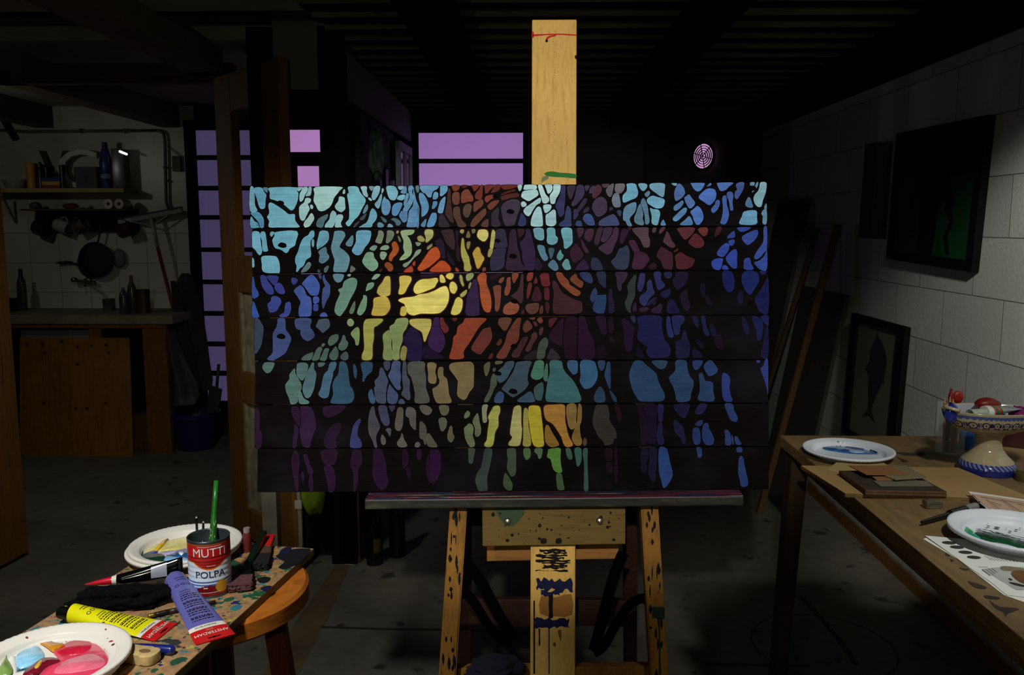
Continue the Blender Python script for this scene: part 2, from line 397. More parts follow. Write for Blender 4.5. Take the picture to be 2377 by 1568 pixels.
# frosted panes lit by the evening sky behind
def pane_mat(name, col, s):
    k = N(name); f = k.noise(k.tex(), 60, 3); g = k.noise(k.tex(), 1.2, 2)
    a = hx(col); c = k.ramp(g, ((0.3, tuple(x * 0.85 for x in a[:3]) + (1,)), (0.7, a)))
    k.base(hx('4a4650')); k.b.inputs['Roughness'].default_value = 0.6
    k.l(c, k.b.inputs['Emission Color']); k.b.inputs['Emission Strength'].default_value = s; k.bump(f, 0.2); return k.m
P1, P2, P3 = pane_mat('lilac_pane', '8d68a6', 1.0), pane_mat('pink_pane', 'a878b4', 1.0), pane_mat('dusk_pane', '3f3556', 1.0)
M_wf = mat('window_steel', '070708', 0.8, spec=0.05)
def window(n, x0, x1, z0, z1, bars_z, bars_x, pm, fw=0.035, bw=0.03):
    bm = B(); yy = YB - 0.005
    for lo, hi in (((x0 - fw, z0 - fw), (x0, z1 + fw)), ((x1, z0 - fw), (x1 + fw, z1 + fw)), ((x0, z1), (x1, z1 + fw)), ((x0, z0 - fw), (x1, z0))):
        span(bm, (lo[0], yy - 0.03, lo[1]), (hi[0], yy + 0.06, hi[1]))
    for z in bars_z: span(bm, (x0, yy - 0.01, z - bw / 2), (x1, yy + 0.05, z + bw / 2))
    for x in bars_x: span(bm, (x - bw / 2, yy - 0.01, z0), (x + bw / 2, yy + 0.05, z1))
    wo = struct('window_%d' % n, bm, M_wf)
    zs = [z0] + sorted(bars_z) + [z1]
    for i in range(len(zs) - 1):
        bm = B(); span(bm, (x0, YB + 0.02, zs[i]), (x1, YB + 0.03, zs[i + 1])); obj('pane', bm, pm[i % len(pm)] if isinstance(pm, list) else pm, wo)
zb = [at(500, v_, y=YB).z for v_ in (366, 437, 505, 580, 655, 728, 799, 867)]
window(1, kx0, kx1, kz0, kz1, zb, [], P3, 0.06)
window(2, px0, px1, 0.95, pz1, [at(700, 366, y=YB).z - 0.01], [], P2, 0.03, 0.09)
bm = B(); z_ = at(700, 434, y=YB).z
for lo, hi in (((px0, 0.95), (px0 + 0.045, 1.86)), ((px1 - 0.045, 0.95), (px1, 1.86)), ((px0, z_ - 0.005), (px1, z_ + 0.002))):
    span(bm, (lo[0], YB - 0.01, lo[1]), (hi[0], YB + 0.015, hi[1]))
struct('trim_7', bm, M_wf)
window(3, wx0, wx1, wz0, at(1090, 295, y=YB).z, [at(1090, 374, y=YB).z, at(1090, 303, y=YB).z, 1.45, 1.2], [], P1, 0.03, 0.028)
# round vent with rings in the dark door at the back
vc = at(1636, 363, y=5.35); vn = V((-0.76, -0.65, 0)).normalized()
bm = B(); bar(bm, (vc + V((0.02, 0.02, 0)) + vn.cross(V((0, 0, 1))) * 0.3) * 1.0 * 1.0 + V((0, 0, -vc.z)), (vc + V((0.02, 0.02, 0)) + vn.cross(V((0, 0, 1))) * 0.3) + V((0, 0, 2.02 - vc.z)), 0.9, 0.03, up=vn)
od = struct('door_4', bm, mat('dark_door_paint', '15120f', 0.8))
bm = B(); lathe(bm, [(0, 0), (0.078, 0)], vc + vn * 0.012, 32, vn); obj('vent_light', bm, pane_mat('vent_glow', 'c795c8', 1.0), od)
bm = B()
for r in (0.018, 0.032, 0.046, 0.060, 0.074):
    lathe(bm, [(r, 0.0), (r + 0.004, 0.0), (r + 0.004, 0.006), (r, 0.006)], vc + vn * 0.014, 32, vn, closed=True)
s_, t_ = frame_of(vn)
for a in range(3):
    d = s_ * math.cos(a * PI / 3 + 0.3) + t_ * math.sin(a * PI / 3 + 0.3); bar(bm, vc + vn * 0.022 - d * 0.078, vc + vn * 0.022 + d * 0.078, 0.004, 0.004, up=vn)
lathe(bm, [(0.078, 0.0), (0.092, 0.0), (0.092, 0.012), (0.078, 0.012)], vc + vn * 0.012, 36, vn, closed=True)
obj('vent_grille', bm, M_steel, od)
# partition between studio and kitchen
M_white = mat('dull_white_board', '625f58', 0.8, var=0.15, scale=3); M_block2 = mat('cream_lintel', '85806a', 0.8)
bm = B(); a, b = at(637, 208, y=3.5), at(768, 68, y=3.5); span(bm, (a.x, 3.5, a.z), (b.x, 3.53, ZR + 0.2)); struct('wall_partition_front', bm, M_white)
bm = B(); span(bm, (XL - 0.02, 3.55, 2.0), (XL, 5.7, ZR - 0.002)); struct('wall_partition_side', bm, M_white)
bm = B(); fbox(bm, 771, 60, 797, 1310, 3.5, 0.05); span(bm, (at(797, 500, y=3.5).x, 3.5, 1.93), (XL - 0.02, 3.55, 2.0)); struct('trim_8', bm, M_steel)
bm = B(); fbox(bm, 612, 62, 636, 1150, 3.52, 0.05); a = at(637, 292, y=3.5); span(bm, (a.x, 3.5, a.z), (at(770, 300, y=3.5).x, 3.54, at(700, 209, y=3.5).z)); struct('trim_9', bm, M_steel)
bm = B(); fbox(bm, 570, 62, 611, 262, 4.06, 0.06); struct('trim_10', bm, M_block2)
bm = B(); fbox(bm, 800, 1140, 816, 1312, 3.5, 0.03); struct('trim_11', bm, mat('chipped_white_paint', '8d8a78', 0.7, var=0.3, scale=20))
bm = B(); fbox(bm, 817, 1140, 832, 1305, 3.52, 0.05); struct('trim_12', bm, wood('old_brown', '3a2410', '5a3a1c'))
bm = B(); fbox(bm, 612, 1140, 640, 1285, 3.45, 0.06); struct('trim_13', bm, mat('pale_jamb', '7d786a', 0.8, var=0.25))
# doorway header and jamb
M_brown = wood('door_brown', '4a300d', '6c4717', (40, 40, 2), 2.0); M_flake = mat('flaking_cream', '7f7860', 0.75, var=0.4, scale=18)
bm = B(); span(bm, (-2.9, 3.98, 2.10), (-1.36, 4.04, 2.19)); span(bm, (-4.6, 3.98, 0), (-2.56, 4.04, 2.25)); struct('trim_14', bm, wood('header_brown', '2e1c0c', '49301a', (2, 40, 40)))
bm = B(); span(bm, (-1.42, 3.98, 0), (-1.36, 4.04, 2.1)); span(bm, (-2.56, 3.98, 0), (-2.52, 4.04, 2.1)); struct('trim_15', bm, mat('grey_jamb', '4f4e46', 0.8))

def door_leaf(name, hinge, free, ztop, n):
    "glazed and panelled old leaf; hinge and free are floor points"
    h, f_ = V(hinge), V(free); d = (f_ - h); L = d.length; d.normalize(); nn = d.cross(V((0, 0, 1)))
    def pl(bm, a, b, z0, z1, th=0.04, off=0.0, bev=0.003):
        P = [h + d * a + nn * (off - th / 2) + V((0, 0, z)) for a, z in ((a, z0), (b, z0), (b, z1), (a, z1))]; slab(bm, P, nn * th, 0, bev)
    z0 = 0.02
    bm = B(); pl(bm, 0, 0.17, z0, ztop); root = struct(name, bm, M_brown)
    bm = B(); pl(bm, L - 0.16, L, z0, ztop, 0.044); obj('stile', bm, M_brown, root)
    for za, zb_ in ((ztop - 0.16, ztop), (1.16, 1.32), (0.66, 0.80), (z0, 0.16)):
        bm = B(); pl(bm, 0.17, L - 0.16, za, zb_, 0.038); obj('rail', bm, M_brown, root)
    for za, zb_ in ((0.80, 1.16), (0.16, 0.66)):
        bm = B(); pl(bm, 0.17, L - 0.16, za, zb_, 0.015, -0.004); obj('panel', bm, M_flake, root)
        bm = B(); pl(bm, 0.17, 0.19, za, zb_, 0.03, 0.0, 0.002); pl(bm, L - 0.185, L - 0.16, za, zb_, 0.03); obj('bead', bm, mat('cream_bead', '77715a', 0.7, var=0.4, scale=25), root)
    bm = B(); pl(bm, L * 0.5, L - 0.17, 1.34, ztop - 0.17, 0.008); obj('boarded_pane', bm, mat('grey_board', '85857a', 0.8), root)
    bm = B()
    for z in (1.45, 1.58, 1.72, 1.86): pl(bm, L - 0.05, L - 0.035, z, z + 0.018, 0.047, 0.0, 0.0)
    obj('bolt_hole', bm, M_steel, root)
    return root
door_leaf('door_1', (-1.40, 3.90, 0), (at(668, 500, y=3.42).x, 3.42, 0), 2.105, 1)
door_leaf('door_2', (-2.235, 3.57, 0), (-2.32, 2.88, 0), 2.105, 2)
# lattice casement at the end of the partition
bm = B()
for (z, h_) in ((1.0, 0.05), (1.30, 0.03), (1.62, 0.03), (1.90, 0.05)): span(bm, (XL - 0.015, 5.1, z), (XL + 0.015, 5.62, z + h_))
for y_ in (5.1, 5.34, 5.58): span(bm, (XL - 0.014, y_, 1.0), (XL + 0.014, y_ + 0.04, 1.95))
wn = struct('window_4', bm, mat('lattice_white', '7a7584', 0.7))
bm = B(); span(bm, (XL - 0.003, 5.12, 1.03), (XL + 0.003, 5.6, 1.92)); obj('pane', bm, mat('dark_glass', '20202a', 0.15), wn)
# ================================================================== THE EASEL AND THE PAINTING
M_pine = wood('pale_pine', 'b98e3c', 'd2aa58', (60, 60, 0.8), 2.0, 0.6)
M_pine2 = wood('oiled_pine', '7d4f16', 'a06c26', (60, 60, 3), 2.0, 0.6)
M_dkwood = wood('dark_crossbar', '1e0c04', '2e1508', (4, 60, 60), 2.0)
M_red, M_green, M_ink, M_navy = (mat(n, c, 0.6, spec=0.12) for n, c in (('red_paint', 'b0211c'), ('green_paint', '1f6b2c'), ('black_paint', '0d0c0c'), ('navy_paint', '16183c')))
easel = thing('easel', ep(1283, 1400, 0.05) * 1.0, 'tall pine studio easel stained with paint, holding the plank painting', 'easel')
easel.location.z = 0.0
def eslab(bm, uv, d0, d1, mi=0, bev=0.002):
    return slab(bm, [ep(u, v_, d0) for u, v_ in uv], -EN * (d1 - d0), mi, bev)
def edecal(bm, uv, d, mi, sub=2):
    L = smooth_loop([ep(u, v_, d) for u, v_ in uv], sub); poly(bm, L, mi)
# mast
bm = B(); top = ep(1286, 45, 0.024); xa, xb = ep(1234, 400, 0.024).x, ep(1338, 400, 0.024).x
bot = top - EU * (top.z - 0.22) / EU.z
slab(bm, [V((x, p.y, p.z)) for x, p in ((xa, bot), (xb, bot), (xb, top), (xa, top))], -EN * 0.045, 0, 0.003)
md = 0.0235
for uv, mi in (([(1236, 80), (1262, 79), (1300, 78), (1336, 80), (1336, 83), (1300, 81), (1262, 82), (1236, 85)], 1), ([(1235, 74), (1239, 74), (1239, 87), (1235, 87)], 1),
               ([(1267, 94), (1268, 88), (1276, 83), (1290, 81), (1290, 84), (1279, 86), (1272, 91), (1271, 96)], 1), ([(1266, 93), (1271, 92), (1272, 97), (1267, 98)], 3),
               ([(1264, 402), (1280, 398), (1300, 401), (1335, 404), (1336, 414), (1310, 412), (1286, 411), (1268, 408)], 2), ([(1258, 412), (1270, 408), (1274, 414), (1264, 420), (1257, 424)], 4),
               ([(1338, 128), (1334, 130), (1335, 136), (1338, 137)], 3)): edecal(bm, uv, md, mi)
random.seed(4)
for i in range(60):
    u, v_ = 1286 + random.uniform(-3, 3), 55 + i * 6; r = random.uniform(0.5, 1.4)
    edecal(bm, [(u - r, v_), (u, v_ - r), (u + r, v_), (u, v_ + r)], md, 5, 1)
# smeared lower half of the mast
def ragged(u0, v0, u1, v1, mi, amp, n=14, d=None):
    e = []
    for i in range(n): e.append((u0 + (u1 - u0) * i / n, v0 + random.uniform(-amp, amp)))
    for i in range(4): e.append((u1 + random.uniform(-amp, 0) * 0.6, v0 + (v1 - v0) * i / 4))
    for i in range(n): e.append((u1 + (u0 - u1) * i / n, v1 + random.uniform(-amp, amp) * 1.2))
    for i in range(4): e.append((u0 + random.uniform(0, amp) * 0.8, v1 + (v0 - v1) * i / 4))
    poly(bm, [ep(u, v_, d or md) for u, v_ in e], mi)
random.seed(17)
for i in range(9): ragged(1238 + random.uniform(0, 26), 1276 + i * 6, 1331 - random.uniform(0, 22), 1279 + i * 6 + random.uniform(0, 3), 3, 2, 8, 0.0236)
ragged(1244, 1346, 1330, 1372, 6, 6); ragged(1254, 1372, 1300, 1382, 6, 4, 8, 0.0234); ragged(1240, 1436, 1322, 1460, 6, 5)
ragged(1273, 1378, 1284, 1436, 3, 2, 5, 0.0236); ragged(1250, 1460, 1254, 1500, 3, 1, 4); ragged(1273, 1460, 1276, 1566, 6, 0.4, 3); ragged(1238, 1395, 1242, 1565, 3, 0.8, 3)
for uv, mi in (([(1295, 1465), (1303, 1464), (1302, 1488), (1298, 1480)], 5), ([(1283, 1497), (1287, 1491), (1291, 1497), (1287, 1503)], 5), ([(1256, 1384), (1290, 1388), (1326, 1380), (1328, 1428), (1292, 1432), (1254, 1426)], 7)): edecal(bm, uv, md + 0.0004 if mi == 7 else md, mi)
obj('mast', bm, [M_pine, M_red, M_green, M_ink, mat('grey_green_smear', '5f6b3a'), mat('brown_speck', '6a4a1c'), M_navy, mat('amber_varnish', '8a5a20', 0.5)], easel)
# painting ledge: thick with dried paint
k = N('ledge_paint'); v = k.tex((5, 60, 60)); f = k.noise(v, 2.0, 5, 0.65); g = k.noise(k.tex((3, 90, 90), (2, 0, 0)), 1.3, 4)
c = k.ramp(f, ((0.28, hx('0b0c12')), (0.42, hx('30374c')), (0.50, hx('1c1824')), (0.59, hx('6a2638')), (0.63, hx('17151f')), (0.74, hx('4a5474'))))
c = k.mix(k.ramp(g, ((0.60, (0, 0, 0, 1)), (0.66, (1, 1, 1, 1)))), c, hx('b9ad94')); k.base(c)
k.b.inputs['Roughness'].default_value = 0.28; k.bump(f, 0.6, 0.01); M_ledge = k.m
bm = B(); tl, tr = ep(858, 1146, 0.02), ep(1712, 1138, 0.02); fl, fr_ = ep(846, 1161, -0.035), ep(1727, 1152, -0.035)
slab(bm, [V((fl.x, fl.y, fl.z)), V((fr_.x, fr_.y, fr_.z)), V((tr.x, tr.y + 0.02, fr_.z + 0.004)), V((tl.x, tl.y + 0.02, fl.z + 0.004))], (0, 0, -0.022), 0, 0.003)
k = N('ledge_front'); f = k.noise(k.tex((6, 30, 40)), 2.0, 5, 0.65)  # front face: shade painted in as darker colour, over olive paint tones
k.base(k.ramp(f, ((0.3, hx('07080a')), (0.5, hx('1a1812')), (0.58, hx('1c2418')), (0.66, hx('3a3222')), (0.75, hx('2a1420'))))); k.b.inputs['Roughness'].default_value = 0.5
bm.normal_update()
for f in bm.faces:
    if f.normal.z < 0.4: f.material_index = 1
poly(bm, [V((fl.x + (fr_.x - fl.x) * q, fl.y + dy, fl.z + (fr_.z - fl.z) * q + 0.0006 + dy * 0.02)) for q, dy in ((0.22, 0.004), (0.5, 0.003), (0.78, 0.003), (0.78, 0.006), (0.5, 0.009), (0.22, 0.008))], 2)
obj('ledge', bm, [M_ledge, k.m, mat('crimson_streak', '8a2038', 0.35)], easel)
# carrier board and its screws
M_carr = wood('carrier_board', '4c380e', '66501a', (4, 60, 60), 2.0)
bm = B(); eslab(bm, [(1119, 1172), (1452, 1168), (1452, 1264), (1120, 1269)], 0.0, 0.02)
random.seed(11)
for i in range(46):
    u, v_, r = random.uniform(1130, 1440), random.uniform(1188, 1262), random.choice([1.2, 1.5, 2, 3, 4.5])
    edecal(bm, [(u - r, v_), (u, v_ - r * random.uniform(0.6, 1.6)), (u + r, v_), (u, v_ + r)], -0.0008, 1, 2)
for u in (1262, 1297): edecal(bm, [(u - 6, 1252), (u + 4, 1250), (u + 8, 1258), (u + 3, 1263), (u - 7, 1262)], -0.0008, 1)
edecal(bm, [(1150, 1172), (1215, 1172), (1212, 1200), (1190, 1222), (1172, 1218), (1155, 1196)], -0.0006, 2)
obj('carrier_board', bm, [M_carr, M_ink, mat('dull_green_stain', '1c3418')], easel)
for u, v_ in ((1178, 1211), (1392, 1210)):
    bm = B(); lathe(bm, [(0, 0.010), (0.006, 0.008), (0.008, 0.0)], ep(u, v_, -0.001), 14, EN); obj('screw', bm, mat('old_metal', '77756a', 0.35, 0.8), easel)
bm = B(); eslab(bm, [(1130, 1258), (1436, 1254), (1437, 1298), (1130, 1304)], 0.0705, 0.10)
obj('lower_block', bm, wood('reddish_block', '6a4316', '8a5c22', (4, 50, 50)), easel)
# legs
def leg(a, b, u_top, u_bot, d, wd, th, m, name='leg'):
    bm = B(); bar(bm, a, b, wd, th, up=EN, bev=0.003); return obj(name, bm, m, easel)
def to_floor(a, b): return a + (b - a) * (a.z / (a.z - b.z))
M_leg = wood('paint_flecked_leg', '60400f', '865b19', (60, 60, 3))
for (ut, ub, side) in ((1066, 1040, -1), (1505, 1528, 1)):
    a, b = ep(ut, 1178, 0.03), ep(ub, 1568, 0.03); fl = to_floor(a, b); a2 = a + (a - fl) * 0.35
    bm = B(); bar(bm, fl, a2, 0.038, 0.045, up=EN, bev=0.003)
    random.seed(5 + side)
    s_ = V((1, 0, 0))
    for i in range(26):
        p = a + (b - a) * random.random() + EN * 0.0232 + s_ * random.uniform(-0.014, 0.014); r, q = random.uniform(0.001, 0.004), random.uniform(0.003, 0.018)
        poly(bm, smooth_loop([p + s_ * r, p + EU * q, p - s_ * r, p - EU * q], 2), 1)
    if side > 0:
        p = ep(1523, 1415, 0.03) + EN * 0.0236; poly(bm, [p + s_ * x + EU * z for x, z in ((-0.012, -0.012), (0.015, -0.014), (0.015, 0.012), (-0.012, 0.013))], 2)
        poly(bm, [ep(u, v_, 0.0064) for u, v_ in ((1528, 1425), (1532, 1425), (1533, 1500), (1534, 1566), (1529, 1566), (1530, 1500))], 2)
    obj('leg', bm, [M_leg, M_ink, mat('dark_green_drip', '0d2418')], easel)
for ut in (1078, 1461):
    a = ep(ut, 1178, 0.0) + V((0, 0.26, 0)); a = at(ut, 1182, y=2.05); b = at(ut + (2 if ut > 1200 else 4), 1540, y=2.16); fl = to_floor(a, b)
    bm = B(); bar(bm, fl, a + (a - fl) * 0.3, 0.033, 0.035, up=(0, -1, 0), bev=0.003); obj('rear_leg', bm, M_dkwood, easel)
for (u0, v0, u1, v1, nm) in ((1058, 1395, 1470, 1452, 'rear_rail'), (1064, 1176, 1456, 1222, 'rear_rail')):
    bm = B(); fbox(bm, u0, v0, u1, v1, 2.03 if v0 < 1300 else 2.09, 0.02, 0.002); obj(nm, bm, M_dkwood, easel)
bm = B(); eslab(bm, [(1038, 1553), (1520, 1548), (1522, 1590), (1036, 1594)], 0.03, 0.06); obj('stretcher', bm, M_leg, easel)
# slack webbing straps
M_web = mat('black_webbing', '030303', 1.0, var=0.3, scale=200, spec=0.0)
for pa, pb in (([(1064, 1282), (1112, 1345), (1158, 1428), (1184, 1472), (1190, 1489)], [(1190, 1493), (1166, 1487), (1132, 1450), (1104, 1404), (1085, 1382), (1070, 1378), (1058, 1386)]),
               ([(1447, 1284), (1428, 1330), (1405, 1412), (1388, 1478), (1378, 1512)], [(1378, 1517), (1402, 1500), (1430, 1450), (1456, 1412), (1478, 1394), (1498, 1391), (1510, 1408)])):
    bm = B(); ribbon(bm, curve_pts([ep(u, v_, 0.05) for u, v_ in pa]), 0.025, EN); ribbon(bm, curve_pts([ep(u, v_, 0.042) for u, v_ in pb]), 0.021, (EN + V((0, 0, 0.5))).normalized())
    obj('strap', bm, M_web, easel)
bm = B(); c0 = ep(1152, 1562, 0.01); lump(bm, (c0.x, c0.y + 0.012, c0.z + 0.004), (0.058, 0.035, 0.026), 3, 0.45, 2.0, 4)
solo('rag', bm, mat('navy_cloth', '0c0d20', 0.95, scale=40), (c0.x, c0.y, c0.z - 0.03), 'crumpled navy rag thrown over the bottom bar of the easel', 'rag', smooth=True)

